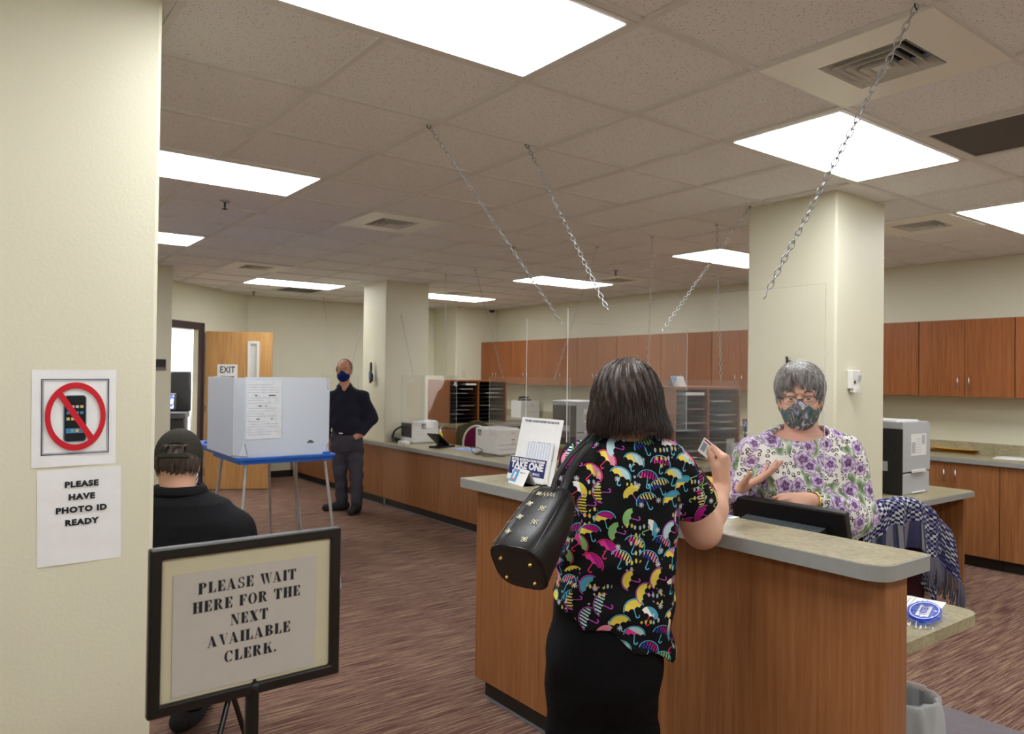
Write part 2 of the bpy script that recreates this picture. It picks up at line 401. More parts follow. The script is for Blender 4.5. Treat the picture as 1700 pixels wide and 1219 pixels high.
mb.obj('hinge', M['chrome'], door)
# columns
def column(name, x0, y0, x1, y1):
    mb = MB(); mb.box(x0, y0, 0, x1, y1, CEIL+.1); return struct(name, mb, M['wall'], bevel=.012)
column('wall_column_near_left', -.10, 2.444, .52, 3.05)
column('wall_column_right', 4.34, 2.42, 4.925, 3.04)
column('wall_column_far', 4.345, 8.15, 4.955, 8.77)
column('wall_column_left', 1.38, 8.65, 1.99, 9.2)
column('wall_column_corner', 6.89, 10.45, XB-.002, YB-.002)
# dark vinyl baseboards
mb = MB(); mb.box(3.70, YB-.012, 0, 4.36, YB, .1); mb.box(5.0, YB-.012, 0, 6.89, YB, .1); struct('baseboard_far', mb, M['kick'])
mb = MB(); slab(mb, A+D45*.06-N45*.012, E1-D45*.02-N45*.012, 0, .1, .012); struct('baseboard_diagonal', mb, M['kick'])
mb = MB(); mb.box(-.11, 2.432, 0, .532, 2.444, .1); mb.box(.52, 2.444, 0, .532, 3.06, .1); struct('baseboard_column', mb, M['kick'])

# ================================================================ CEILING FIXTURES
LAB = {(-2, 0): 'largest lit ceiling light, nearest above the camera at the top edge', (2, 0): 'lit ceiling light beside the dark return grille, right of the hanging chain top',
 (6, 0): 'lit ceiling light cut by the right edge of the picture', (-2, -4): 'second lit ceiling light along the left side, above the voting area',
 (6, -4): 'lit ceiling light partly behind the near square column', (-2, -8): 'small lit ceiling light at the left, behind the larger one and above the left column',
 (6, -8): 'lit ceiling light above the orange wall cabinets, middle of the far row', (2, -12): 'lit ceiling light in front of the diagonal wall with the open door',
 (6, -12): 'lit ceiling light just right of the far square column'}
def ceiling_light(i, j):
    cx, cy = (G(i)+G(i+2))/2, (H(j)+H(j+1))/2
    seen = (i, j) in LAB
    t = thing('ceiling_light', LAB[(i, j)] if seen else 'unseen ceiling light, %s, %s' % ({-6: 'far left', -2: 'left', 2: 'middle', 6: 'right'}[i], {-4: 'ahead', 0: 'level with the camera', 4: 'just behind the camera', 8: 'deep behind the camera'}[j]), 'ceiling light', (cx, cy, CEIL), 0, 'recessed fluorescent ceiling lights')
    a, b = TILE-.013, TILE/2-.013
    mb = MB()
    for x0, y0, x1, y1 in ((-a, -b, a, -b+.028), (-a, b-.028, a, b), (-a, -b+.028, -a+.028, b-.028), (a-.028, -b+.028, a, b-.028)): mb.box(x0, y0, -.002, x1, y1, .016)
    mb.obj('frame', M['white_metal'], t)
    mb = MB(); mb.box(-a+.028, -b+.028, -.004, a-.028, b-.028, .009); mb.obj('lens', M['lens'], t)
for c in LIGHTS: ceiling_light(*c)
VL = {(1, -5): 'white square ceiling diffuser left of centre, between the two long lights', (1, -10): 'white square ceiling diffuser near the far left light by the diagonal wall',
 (1, 1): 'large ceiling diffuser at the top right, crossed by the nearest chain', (6, -1): 'ceiling diffuser right of the near column, beside the light at the right edge',
 (7, -7): 'ceiling diffuser seen very flat beside the light above the wall cabinets', (6, -11): 'far ceiling diffuser just above the light right of the far column'}
def vent(i, j):
    t = thing('ceiling_vent', VL[(i, j)], 'vent', ((G(i)+G(i+1))/2, (H(j)+H(j+1))/2, CEIL), 0, 'square ceiling air diffusers')
    a = TILE/2-.004; q = .155
    mb = MB()
    for x0, y0, x1, y1 in ((-a, -a, a, -q), (-a, q, a, a), (-a, -q, -q, q), (q, -q, a, q)): mb.box(x0, y0, -.006, x1, y1, -.001)
    mb.obj('panel', M['vent'], t)
    mb = MB()
    for k, r in enumerate((.15, .118, .086, .054)):
        z0, z1 = .0-.004*k, .03-.004*k; r2 = r-.02
        o_ = [(r, r), (-r, r), (-r, -r), (r, -r)]; i_ = [(r2, r2), (-r2, r2), (-r2, -r2), (r2, -r2)]
        for n in range(4):
            p, q2 = o_[n], o_[(n+1) % 4]; p2, q3 = i_[n], i_[(n+1) % 4]
            mb.add([(p[0], p[1], z0-.006), (q2[0], q2[1], z0-.006), (q3[0], q3[1], z1), (p2[0], p2[1], z1), (p[0], p[1], z0-.008), (q2[0], q2[1], z0-.008), (q3[0], q3[1], z1-.003), (p2[0], p2[1], z1-.003)], [(0, 1, 2, 3), (7, 6, 5, 4), (0, 4, 5, 1), (3, 2, 6, 7)])
    mb.box(-.026, -.026, -.014, .026, .026, -.010)
    mb.obj('louvre', M['white_metal'], t)
    mb = MB(); mb.box(-.17, -.17, .06, .17, .17, .065); mb.obj('duct', M['dark'], t)
for c in VENTS: vent(*c)
for c, l in zip(RETS, ('dark perforated return air grille at the right edge of the ceiling', 'small dark return air grille beyond the far left ceiling light')):
    t = thing('return_grille', l, 'vent', ((G(c[0])+G(c[0]+1))/2, (H(c[1])+H(c[1]+1))/2, CEIL), 0, 'dark return air grilles')
    a = TILE/2-.012; mb = MB()
    for x0, y0, x1, y1 in ((-a, -a, a, -a+.03), (-a, a-.03, a, a), (-a, -a+.03, -a+.03, a-.03), (a-.03, -a+.03, a, a-.03)): mb.box(x0, y0, -.004, x1, y1, .01)
    mb.obj('frame', M['tbar'], t)
    b = NT('perforated grille'); v = b.vor(b.co(), 160, rnd=0.0); hm = b.fin(b.mix(b.math('LESS_THAN', v.outputs['Distance'], .42), srgb(104, 100, 96), srgb(30, 28, 26)), .7)
    mb = MB(); mb.box(-a+.03, -a+.03, .002, a-.03, a-.03, .006); mb.obj('grille', hm, t)
for k, ((fi, fj), l) in enumerate(zip(((-.48, -4.68), (3.74, -4.96), (2.84, -13.65), (6.58, -5.65)), ('fire sprinkler head below the second left ceiling light', 'fire sprinkler head crossed by a hanging chain in mid ceiling', 'fire sprinkler head left of the far left ceiling light', 'fire sprinkler head above the light over the wall cabinets'))):
    t = thing('sprinkler_head', l, 'sprinkler', (OX+fi*TILE, OY-fj*TILE, CEIL+.008), 0, 'ceiling sprinkler heads')
    mb = MB(); mb.lathe([(.0, 0), (.034, 0), (.034, -.008), (.012, -.014), (.0, -.014)], seg=16); mb.obj('escutcheon', M['chrome'], t)
    mb = MB(); mb.lathe([(0, -.01), (.007, -.012), (.007, -.035), (.004, -.05), (.018, -.052), (.018, -.055), (0, -.056)], seg=12); mb.obj('nozzle', M['blackm' if k != 1 else 'chrome'], t)
t = thing('security_camera', 'small dome security camera on the ceiling near the corner column', 'camera', (7.50, 10.28, CEIL+.008))
mb = MB(); mb.lathe([(0, 0), (.075, 0), (.075, -.03), (.055, -.04), (0, -.04)]); mb.obj('housing', M['white_metal'], t)
mb = MB(); mb.ball((0, 0, -.04), (.05, .05, .045)); mb.obj('dome', M['black'], t)

# ================================================================ FAR COUNTER (x = 4.25)
WT = .77
def base_cabinet(x0, y0, x1, y1, zt, face, label, group, kick=.10, inset=.05):
    t = thing('base_cabinet', label, 'cabinet', ((x0+x1)/2, (y0+y1)/2, 0), 0, group)
    mb = MB(t); mb.box(x0, y0, kick, x1, y1, zt); mb.obj('body', M['wood'], t, bevel=.002)
    mb = MB(t)
    a = [x0, y0, x1, y1]; a[{'-x': 0, '-y': 1, '+x': 2, '+y': 3}[face]] += {'-': inset, '+': -inset}[face[0]]*1
    mb.box(a[0], a[1], 0, a[2], a[3], kick); mb.obj('toe_kick', M['kick'], t)
    mb = MB(t)
    if face == '-x': mb.box(a[0]-.012, a[1], 0, a[0], a[3], .008)
    mb.v and mb.obj('floor_strip', M['welt'], t)
    return t
secs = [(4.60, 5.43, 'wooden counter front panel hidden partly behind the transaction counter'), (5.434, 6.85, 'wooden counter front panel nearest the transaction counter'),
        (6.854, 8.145, 'wooden counter front panel right beside the standing man'), (8.79, 11.13, 'wooden counter front panel behind the standing man, running to the far wall')]
for y0, y1, l in secs: base_cabinet(4.318, y0, 4.88, y1, WT-.04, '-x', l, 'far counter front panels')
base_cabinet(4.318, 8.147, 4.343, 8.788, WT-.04, '-x', 'narrow wooden counter panel wrapping the foot of the far column', 'far counter front panels', inset=.02)
mb = MB(); poly = [(4.25, 4.56), (4.25, 11.145), (4.90, 11.145), (4.90, 8.785), (4.342, 8.785), (4.342, 8.145), (4.90, 8.145), (4.90, 4.56)]
mb.prism(poly, WT-.04, WT); o = mb.obj('countertop', [M['lam']], None, bevel=.008)
tag(o, 'long low speckled countertop running from the far wall past the square column', 'countertop')
mb = MB(); mb.box(4.243, 4.56, WT-.04, 4.25, 11.145, WT-.002); mb.obj('edge_band', M['edge'], o)
# perpendicular worktops carrying the mail sorters
def sorter_set(yf, x0, w_, lab1, lab2, lab3):
    x1 = x0+w_; bc = base_cabinet(x0-.02, yf-.02, x1+.04, yf+.56, .888, '-y', lab1, None)
    for a in (x0-.03, x1+.06): mb = MB(bc); mb.box(a, yf-.30, 0, a+.03, yf-.03, .888); mb.obj('side_panel', M['wood'], bc)
    mb = MB(); mb.prism([(x0-.05, yf-.34), (x1+.10, yf-.34), (x1+.10, yf+.58), (x0-.05, yf+.58)], .89, .93)
    o = tag(mb.obj('countertop', M['lam'], None, bevel=.008), lab2, 'countertop')
    mb = MB(); mb.box(x0-.05, yf-.347, .89, x1+.10, yf-.34, .928); mb.obj('edge_band', M['edge'], o)
    t = thing('mail_sorter', lab3, 'mail sorter', (x0, yf, .93)); hh = .575; dd = .55 if yf > 5 else .48
    mb = MB(); 
    for a in (0, w_/2-.012, w_-.024): mb.box(a, 0, 0, a+.024, dd, hh)
    mb.box(-.012, -.006, hh, w_+.012, dd+.006, hh+.022); mb.box(0, dd-.012, 0, w_, dd, hh); mb.obj('carcass', M['wood_up'], t, bevel=.002)
    mb = MB(); mb.box(.024, dd-.018, 0, w_/2-.012, dd-.012, hh); mb.box(w_/2+.012, dd-.018, 0, w_-.024, dd-.012, hh); mb.obj('back_lining', M['blackm'], t)
    for b in (0, 1):
        for k in range(10):
            mb = MB(); zz = .004+k*hh/10; a = .026 if b == 0 else w_/2+.013; mb.box(a, .006, zz, a+w_/2-.04, dd-.02, zz+.006); mb.obj('shelf', M['blackm'], t)
    return t
sorter_set(8.60, 5.56, 1.00, 'base cabinet under the far mail sorter', 'worktop carrying the far mail sorter', 'wooden mail sorter with black slots, far left one beside the square column')
sorter_set(3.95, 4.69, .86, 'base cabinet under the near mail sorter', 'high worktop in front of the near mail sorter, beside the customer\'s raised hand', 'wooden mail sorter with black slots, near one between the two women')
random.seed(3)
for (yf, x0, w_, lab) in ((8.60, 5.56, 1.00, 'far'), (3.95, 4.69, .86, 'near')):
    for b in (0, 1):
        for k in sorted(set(random.sample(range(9), 5)+([9] if b == 0 else [8]))):
            a = x0+(.03 if b == 0 else w_/2+.018); L_ = random.uniform(.16, .26); s_ = random.uniform(0, w_/2-.06-L_); zz = .93+.0105+k*.0575; h_ = random.choice((.003, .005, .009))+(.02 if k == 9 else 0)
            mb = MB(); mb.box(a+s_, yf+random.uniform(-.012, .02), zz, a+s_+L_, yf+.27, zz+h_)
            tag(mb.obj('paper_stack', M['paper'] if k == 9 else M['grey_paper']), 'white papers in the %s slot from the top, %s bay of the %s mail sorter' % (['tenth', 'ninth', 'eighth', 'seventh', 'sixth', 'fifth', 'fourth', 'third', 'second', 'first'][k], 'left' if b == 0 else 'right', lab), 'papers', 'papers in the '+lab+' sorter')
# tent card on top of the near sorter
t = thing('tent_card', 'small blue and white tent card standing on top of the near mail sorter', 'card', (4.86, 4.10, 1.527), .0)
mb = MB(); mb.add([(0, 0, 0), (.16, 0, 0), (.16, .035, .085), (0, .035, .085), (0, .07, 0), (.16, .07, 0)], [(0, 1, 2, 3), (3, 2, 5, 4)]); mb.obj('card', M['paper'], t)
mb = MB(); mb.add([(.006, -.001, .004), (.07, -.001, .004), (.07, .032, .081), (.006, .032, .081)], [(0, 1, 2, 3)]); mb.obj('print', plain('light blue print', srgb(120, 175, 225), .5), t)

# ================================================================ WALL CABINETS AND BACK COUNTER
def bar_handle(mb, x, y, z, L=.10):
    mb.tube([(x, y, z-L/2), (x-.03, y, z-L/2), (x-.03, y, z+L/2), (x, y, z+L/2)], .0055, 8)
UP0, UP1 = 1.46, 2.16
ulabs = ['leftmost wooden wall cabinet, beside the corner column', 'second wooden wall cabinet from the corner column', 'third wooden wall cabinet from the corner column', 'fourth wooden wall cabinet from the corner column, behind the reflections',
 'fifth wooden wall cabinet from the corner column', 'sixth wooden wall cabinet from the corner column, behind the customer', 'wooden wall cabinet above the near mail sorter', 'wooden wall cabinet just left of the near column',
 'wooden wall cabinet hidden mostly by the near column', 'wooden wall cabinet just right of the near column, only its right door clear', 'wooden wall cabinet with two handles right of the near column', 'wooden wall cabinet cut by the right edge of the picture']
y = 10.385
y1 = 10.44
n = 0
edges = [10.44]+[9.595-.785*k for k in range(0, 12)]
for k in range(11):
    ya, yb = edges[k+1], edges[k]
    t = thing('wall_cabinet', ulabs[k] if k < 9 else ulabs[k+1-(k == 9)*0], 'cabinet', (7.575, (ya+yb)/2, UP0), 0, 'wooden wall cabinets along the back wall')
    mb = MB(t); mb.box(7.42, ya+.002, UP0, XB-.002, yb-.002, UP1); mb.obj('carcass', M['wood_up'], t)
    ym = (ya+yb)/2
    for d, (a, b) in enumerate(((ya+.004, ym-.0015), (ym+.0015, yb-.004))):
        mb = MB(t); mb.box(7.40, a, UP0+.002, 7.419, b, UP1-.002); dr = mb.obj('door', M['wood_up'], t, bevel=.0015)
        mb = MB(t); bar_handle(mb, 7.402, (b-.045) if d == 0 else (a+.045), UP0+.13); mb.obj('handle', M['chrome'], dr)
BT = .93
edges = [10.40, 9.72, 8.95, 8.18, 7.41, 6.64, 5.87, 5.10, 4.33, 3.703, 2.936-.0, 2.18, 1.42]
edges = [10.44]+[2.936+.3785+.757*k for k in range(9, -1, -1)]+[2.936-.3785, 2.936-.3785-.757, 2.936-.3785-1.514]
for k in range(len(edges)-1):
    yb, ya = edges[k], edges[k+1]
    if yb-ya < .2: continue
    t = thing('base_cabinet', 'wooden base cabinet under back counter, %s' % ('two handles beside the grey tower printer' if abs((ya+yb)/2-2.936) < .1 else ('cut by the right edge of the picture' if ya < 2.3 and yb > 2.3 else ('beyond the right edge of the picture' if yb < 2.3 else ('nearest the corner column' if k == 0 else ('%s from the corner column' % ['', 'second', 'third', 'fourth', 'fifth', 'sixth', 'seventh', 'eighth', 'ninth', 'tenth'][k]))))), 'cabinet', (7.46, (ya+yb)/2, 0), 0, 'base cabinets under the back counter')
    mb = MB(t); mb.box(7.19, ya+.002, .1, XB-.002, yb-.002, BT-.04); mb.obj('body', M['wood'], t)
    mb = MB(t); mb.box(7.25, ya+.002, 0, XB-.002, yb-.002, .1); mb.obj('toe_kick', M['kick'], t)
    ym = (ya+yb)/2
    for d, (a, b) in enumerate(((ya+.003, ym-.0015), (ym+.0015, yb-.003))):
        mb = MB(t); mb.box(7.17, a, .102, 7.189, b, BT-.045); dr = mb.obj('door', M['wood'], t, bevel=.0015)
        mb = MB(t); bar_handle(mb, 7.172, (b-.045) if d == 0 else (a+.045), BT-.16); mb.obj('handle', M['chrome'], dr)
mb = MB(); mb.box(7.15, 1.0, BT-.04, XB-.002, 10.445, BT); o = tag(mb.obj('countertop', M['lam'], None, bevel=.006), 'long back countertop under the wall cabinets', 'countertop')
mb = MB(); mb.box(7.143, 1.0, BT-.04, 7.15, 10.445, BT-.002); mb.obj('edge_band', M['edge'], o)
mb = MB(); mb.box(XB-.022, 1.0, BT, XB-.002, 10.445, BT+.105); mb.obj('backsplash', M['lam'], o)
# peninsula right of the near column
t = thing('base_cabinet', 'dark wooden peninsula base under the grey tower printer', 'cabinet', (5.6, 2.75, 0))
mb = MB(t); mb.box(4.93, 2.50, .1, 5.5, 3.08, WT-.04); mb.obj('body', M['wood'], t)
mb = MB(t); mb.box(6.22, 2.46, 0, 6.25, 3.08, WT-.04); mb.obj('end_panel', M['wood'], t)
mb = MB(t); mb.box(5.5, 3.05, .1, 6.22, 3.08, WT-.04); mb.obj('back_panel', M['wood'], t)
mb = MB(); mb.prism([(4.93, 2.42), (6.30, 2.42), (6.33, 2.45), (6.33, 3.12), (4.93, 3.12)], WT-.04, WT); o = tag(mb.obj('countertop', M['lam'], None, bevel=.006), 'speckled peninsula countertop under the grey tower printer right of the column', 'countertop')
mb = MB(); mb.box(4.93, 2.413, WT-.04, 6.30, 2.42, WT-.002); mb.obj('edge_band', M['edge'], o)

# ================================================================ TRANSACTION COUNTER
CT = 1.085
t = thing('service_counter', 'tall wooden transaction counter the customer leans on', 'counter', (2.25, 2.05, 0))
mb = MB(t); mb.box(2.155, 1.05, .10, 2.285, 3.06, CT-.045); mb.obj('panel', M['wood'], t, bevel=.004)
mb = MB(t); mb.box(2.20, 1.08, 0, 2.27, 3.03, .10); mb.obj('toe_kick', M['kick'], t)
mb = MB(t); mb.box(2.188, 1.08, 0, 2.20, 3.03, .008); mb.obj('floor_strip', M['welt'], t)
def rpoly(x0, y0, x1, y1, rs):
    out = []
    for (cx, cy, a0), r in zip(((x1, y1, 0), (x0, y1, 90), (x0, y0, 180), (x1, y0, 270)), rs):
        sx, sy = (-1 if cx == x1 else 1), (-1 if cy == y1 else 1)
        if r == 0: out.append((cx, cy)); continue
        for k in range(9):
            a = math.radians(a0+90*k/8); out.append((cx+sx*r+r*math.cos(a), cy+sy*r+r*math.sin(a)))
    return out
mb = MB(t); mb.prism(rpoly(2.085, 1.02, 2.38, 3.12, (.02, .02, .065, .03)), CT-.045, CT-.001, smooth=False); mb.obj('edge_band', M['edge'], t, bevel=.006)
mb = MB(t); mb.prism(rpoly(2.091, 1.026, 2.374, 3.114, (.02, .02, .062, .028)), CT-.003, CT); mb.obj('countertop', M['lam'], t)
# lower desk on the clerk's side
DT = .745
mb = MB(); mb.prism([(2.287, 1.17), (3.06, 1.17), (3.09, 1.18), (3.115, 1.205), (3.12, 1.24), (3.12, 1.42), (3.06, 1.5), (2.72, 1.52), (2.70, 1.56), (2.70, 3.02), (2.287, 3.02)], DT-.04, DT)
o = tag(mb.obj('desk', M['lam'], None, bevel=.006), 'low speckled work desk attached behind the transaction counter, clerk side', 'desk')
mb = MB(); mb.box(2.287, 1.30, 0, 2.31, 2.9, DT-.04); mb.box(2.70, 2.99, 0, 2.72, 3.01, DT-.04); mb.obj('support', M['wood'], o)
# plastic things on the floor
mb = MB(); mb.box(2.6, .3, 0, 3.99, 1.665, .006); tag(mb.obj('floor_mat', M['mat_pl']), 'grey mat on the carpet at the bottom right corner', 'mat')

# ================================================================ FAR-LEFT SLIVERS
t = thing('base_cabinet', 'wooden base cabinet glimpsed between the near wall and the seated man', 'cabinet', (.9, 6.9, 0))
mb = MB(t); mb.box(.35, 6.62, .1, 1.34, 7.2, WT-.04); mb.obj('body', M['wood_up'], t); mb = MB(t); mb.box(.37, 6.68, 0, 1.32, 7.2, .1); mb.obj('toe_kick', M['kick'], t)
mb = MB(t); mb.box(.35, 6.58, WT-.04, 1.36, 7.2, WT); mb.obj('top', M['lam'], t); mb = MB(t); mb.box(.35, 7.18, WT, 1.36, 7.2, WT+.26); mb.obj('backsplash', M['lam'], t)
t = thing('wall_plate', 'dark framed plate on the left column behind the seated man', 'sign', (1.83, 8.65, 1.61))
mb = MB(); mb.box(-.11, -.02, .03, .10, 0, .115); mb.obj('panel', M['black'], t, bevel=.006); mb = MB(); mb.box(-.11, -.018, 0, .10, 0, .03); mb.obj('lower_strip', plain('mauve strip', srgb(130, 100, 96), .4), t)
# switch, thermostat, ornaments
t = thing('light_switch', 'cream light switch plate on the corner column', 'switch', (7.054, 10.45, 1.616))
mb = MB(); mb.box(-.035, -.007, -.058, .035, 0, .058); mb.obj('plate', M['cream_pl'], t, bevel=.003); mb = MB(); mb.box(-.008, -.016, -.014, .008, -.006, .014); mb.obj('rocker', M['cream_pl'], t)
t = thing('wall_phone_jack', 'small white wall unit on the near column\'s right face', 'wall unit', (4.515, 2.42, 1.60))
mb = MB(); mb.box(-.048, -.035, -.055, .048, 0, .06); mb.obj('body', M['white_metal'], t, bevel=.006); mb = MB(); mb.ball((-.02, -.036, -.012), (.009, .004, .011)); mb.obj('keyhole', M['black'], t)
mb = MB(); mb.box(.014, -.045, .0, .04, -.034, .03); mb.obj('button', M['printer_grey'], t); mb = MB(); mb.box(-.03, -.05, -.075, .03, -.01, -.05); mb.obj('lower_box', M['white_metal'], t)
t = thing('wall_ornament', 'dark and blue narrow ornament hanging on the far column beside the standing man', 'ornament', (4.31, 8.447, 1.48))
mb = MB(); mb.box(-.02, -.018, .14, 0, .018, .25); mb.box(-.02, -.01, .25, 0, .01, .262); mb.obj('upper_piece', M['black'], t, bevel=.003); mb = MB(); mb.box(-.03, -.03, .05, 0, .03, .15); mb.obj('body', plain('dull blue enamel', srgb(70, 96, 140), .4), t, bevel=.012)
mb = MB(); mb.box(-.02, .0, .0, 0, .03, .06); mb.box(-.02, -.045, .02, 0, -.015, .12); mb.obj('tail', M['black'], t, bevel=.004)
t = thing('wall_hook', 'small dark hook on the near column above the clerk\'s head', 'hook', (4.34, 2.73, 1.70))
mb = MB(); mb.tube([(-.002, 0, -.03), (-.022, 0, -.02), (-.022, 0, .03), (-.03, 0, .04)], .009); mb.obj('hook_bar', M['black'], t); mb = MB(); mb.box(-.006, -.014, -.035, 0, .014, .02); mb.obj('plate', M['black'], t)

# unseen light panel added to brighten the side room
t = thing('ceiling_light', 'unseen ceiling light added to brighten the side room behind the open door', 'ceiling light', (2.6, 12.0, 2.6), 0, 'recessed fluorescent ceiling lights')
mb = MB(); mb.box(-.6, -.6, -.01, .6, .6, 0); mb.obj('lens', emit('side room fill lens', (1, 1, 1, 1), 16), t)
# ================================================================ ACRYLIC SHEETS AND CHAINS
def chain(p0, p1, label, pitch=.024, seg=5):
    t = thing('hanging_chain', label, 'chain', (p0[0], p0[1], p0[2]), 0, 'hanging steel chains')
    a, b = Vector(p0), Vector(p1); d = b-a; L_ = d.length; d.normalize(); u = d.orthogonal().normalized(); v = d.cross(u)
    n = int(L_/pitch); mb = MB(t)
    for k in range(n):
        c = a+d*(pitch*(k+.5)); s_ = u if k % 2 else v; pts = []
        for q in range(10):
            an = 2*PI*q/10; pts.append(c+d*(.0165*math.cos(an))+s_*(.0085*math.sin(an)*(1.0)))
        mb.tube(pts, .0021, seg, closed=True)
    mb.obj('links', M['zinc'], t)
    mb = MB(t); mb.tube([b+d*.018, b+d*.012+u*.008, b-d*.0+u*.004, b-d*.004-u*.006, b-d*.014-u*.006], .0024, 6); mb.obj('bottom_hook', M['zinc'], t)
    mb = MB(t); mb.tube([a+Vector((-.012, 0, .004)), a+Vector((-.010, 0, -.006)), a+Vector((0, 0, -.012)), a+Vector((.010, 0, -.006)), a+Vector((.012, 0, .004))], .002, 6); mb.obj('ceiling_clip', M['blackm'], t)
    return t
def sheet(name, x0, y0, z0, x1, y1, z1, label):
    """thin upright acrylic sheet: faces clear, rim polished"""
    t = .0055; mb = MB()
    d = Vector((x1-x0, y1-y0, 0)).normalized(); n = Vector((-d.y, d.x, 0))*t/2
    p = [Vector((x0, y0, 0))-n, Vector((x1, y1, 0))-n, Vector((x1, y1, 0))+n, Vector((x0, y0, 0))+n]
    v = [(q.x, q.y, z) for z in (z0, z1) for q in p]
    mb.add(v, [(0, 1, 5, 4), (2, 3, 7, 6)], mi=0); mb.add(v, [(0, 3, 2, 1), (4, 5, 6, 7), (1, 2, 6, 5), (3, 0, 4, 7)], mi=1)
    return tag(mb.obj(name, [M['acrylic'], M['acrylic_edge']]), label, 'clear screen', 'hanging clear acrylic screens')
CC = CEIL-.003
sheet('acrylic_screen', 2.25, 1.29, 1.305, 2.25, 2.505, 1.905, 'nearest clear acrylic screen hanging between the customer and the clerk')
chain((2.293, 2.868, CC), (2.25, 2.263, 1.89), 'steel chain ending at the top edge above the customer\'s head')
chain((2.355, 1.068, CC), (2.25, 1.503, 1.89), 'longest nearest steel chain, crossing the bright light at the right')
sheet('acrylic_screen', 2.357, 2.93, 1.285, 3.59, 2.93, 1.885, 'clear acrylic screen turned sideways just behind the nearest one')
chain((1.764, 2.926, CC), (2.586, 2.93, 1.875), 'long slanting steel chain starting left of the ceiling centre')
chain((4.263, 2.974, CC), (3.369, 2.93, 1.875), 'steel chain slanting down left from the top of the near column')
for y0, y1, ca, cb, l, la, lb in ((6.80, 8.02, (8.367, 7.743), (7.184, 7.025), 'far clear acrylic screen beside the far square column', 'thin far chain passing in front of the far column', 'thin far chain just right of the far column'),
        (4.97, 6.19, (6.59, 5.967), (4.727, 5.18), 'far clear acrylic screen above the middle of the low counter', 'far chain slanting across the light right of the far column', 'far chain slanting left in front of the wall cabinets'),
        (3.10, 4.32, (4.099, 4.06), (3.476, 3.366), 'far clear acrylic screen left of the near column', 'far chain ending behind the customer\'s hair', 'far vertical chain just left of the near column'),
        (9.20, 10.42, (10.60, 10.0), (9.0, 9.5), 'farthest clear acrylic screen, near the far wall', 'farthest chain, pale against the far wall', 'far chain hidden behind the voting booth')):
    sheet('acrylic_screen', 4.50, y0, .985, 4.50, y1, 1.588, l)
    for (a, b), lc in ((ca, la), (cb, lb)): chain((4.58, a, CC), (4.50, b, 1.583), lc, .034, 4)

# ================================================================ MACHINES ON COUNTERS
LOGO = plain('grey logo square', srgb(96, 98, 92), .5)
def logo(mb, M4, s):
    """dark square with a pale split peak"""
    def poly(pts, mi): mb.add([M4 @ Vector((x*s, y*s, .001 if mi else 0)) for x, y in pts], [tuple(range(len(pts)))], mi=mi)
    poly([(-.5, -.5), (.5, -.5), (.5, .5), (-.5, .5)], 0)
    poly([(-.45, -.4), (-.2, -.35), (.05, .3), (.0, .42), (-.12, .1)], 1); poly([(.12, -.1), (.22, -.38), (.45, -.35), (.2, .1), (.08, .36)], 1)
def small_printer(x0, y0, x1, y1, z, h, label, dark_side, logo_side):
    t = thing('printer', label, 'printer', (x0, y0, z)); w_, d_ = x1-x0, y1-y0
    mb = MB(); mb.box(0, 0, .012, w_, d_, h-.012); mb.box(.02, .01, 0, w_-.02, d_-.01, .012); mb.box(.015, .02, h-.012, w_-.015, d_-.03, h); mb.obj('body', M['printer'], t, bevel=.008)
    mb = MB(); mb.box(w_*.2, .05, h-.0, w_*.8, d_-.08, h+.004); mb.obj('output_tray', M['printer_grey'], t)
    mb = MB()
    if dark_side: mb.box(-.004, .03, .07, 0, d_-.03, h-.03); 
    else: mb.box(.02, -.003, .105, w_-.02, 0, .112); mb.box(.02, -.003, .06, w_-.02, 0, .066)
    mb.obj('side_grille' if dark_side else 'tray_gap', M['blackm'] if dark_side else M['printer_grey'], t)
    if dark_side:
        mb = MB(); 
        for k in range(9): mb.box(-.008, .04, .08+.018*k, -.003, d_-.04, .086+.018*k)
        mb.obj('louvre', M['black'], t)
    mb = MB()
    if logo_side == 'y': M4 = Matrix(((1, 0, 0, w_*.42), (0, 0, -1, -.001), (0, 1, 0, h*.76), (0, 0, 0, 1)))
    else: M4 = Matrix(((0, 0, -1, -.001), (-1, 0, 0, d_*.80), (0, 1, 0, h*.80), (0, 0, 0, 1)))
    logo(mb, M4, .062); mb.obj('logo', [LOGO, M['paper']], t)
    if logo_side == 'x':
        mb = MB(); mb.box(w_*.6, -.004, .155, w_*.72, 0, .165); mb.box(w_*.6, -.004, .12, w_*.72, 0, .124); mb.box(w_*.6, -.004, .225, w_*.72, 0, .23); mb.obj('badge', plain('orange badge', srgb(190, 84, 60), .5), t)
    return t
small_printer(4.51, 7.75, 4.87, 8.05, WT, .27, 'small white printer with dark grille side, on the low counter against the far column', True, 'y')
small_printer(4.59, 6.17, 4.90, 6.56, WT, .28, 'small white printer behind the take one form holder, tangled cord beside it', False, 'x')
t = thing('printer', 'white printer far back on the counter under the wall cabinets', 'printer', (7.30, 9.20, BT))
mb = MB(); mb.box(0, 0, 0, .38, .26, .27); mb.obj('body', M['printer'], t, bevel=.01); mb = MB(); mb.box(.02, -.003, .09, .36, 0, .096); mb.box(.02, -.003, .18, .36, 0, .184); mb.obj('tray_gap', M['printer_grey'], t)
mb = MB(); mb.box(.2, -.004, .2, .25, 0, .215); mb.obj('badge', M['printer_grey'], t)
t = thing('phone_handset', 'dark telephone lying on top of the far back printer', 'phone', (7.47, 9.33, BT+.27)); mb = MB(); mb.box(-.1, -.06, 0, .1, .06, .025); mb.obj('base', M['black'], t, bevel=.008); mb = MB(); mb.tube([(-.09, .02, .045), (-.05, .02, .055), (.05, .02, .055), (.09, .02, .045)], [.02, .014, .014, .02]); mb.obj('handset', M['black'], t)
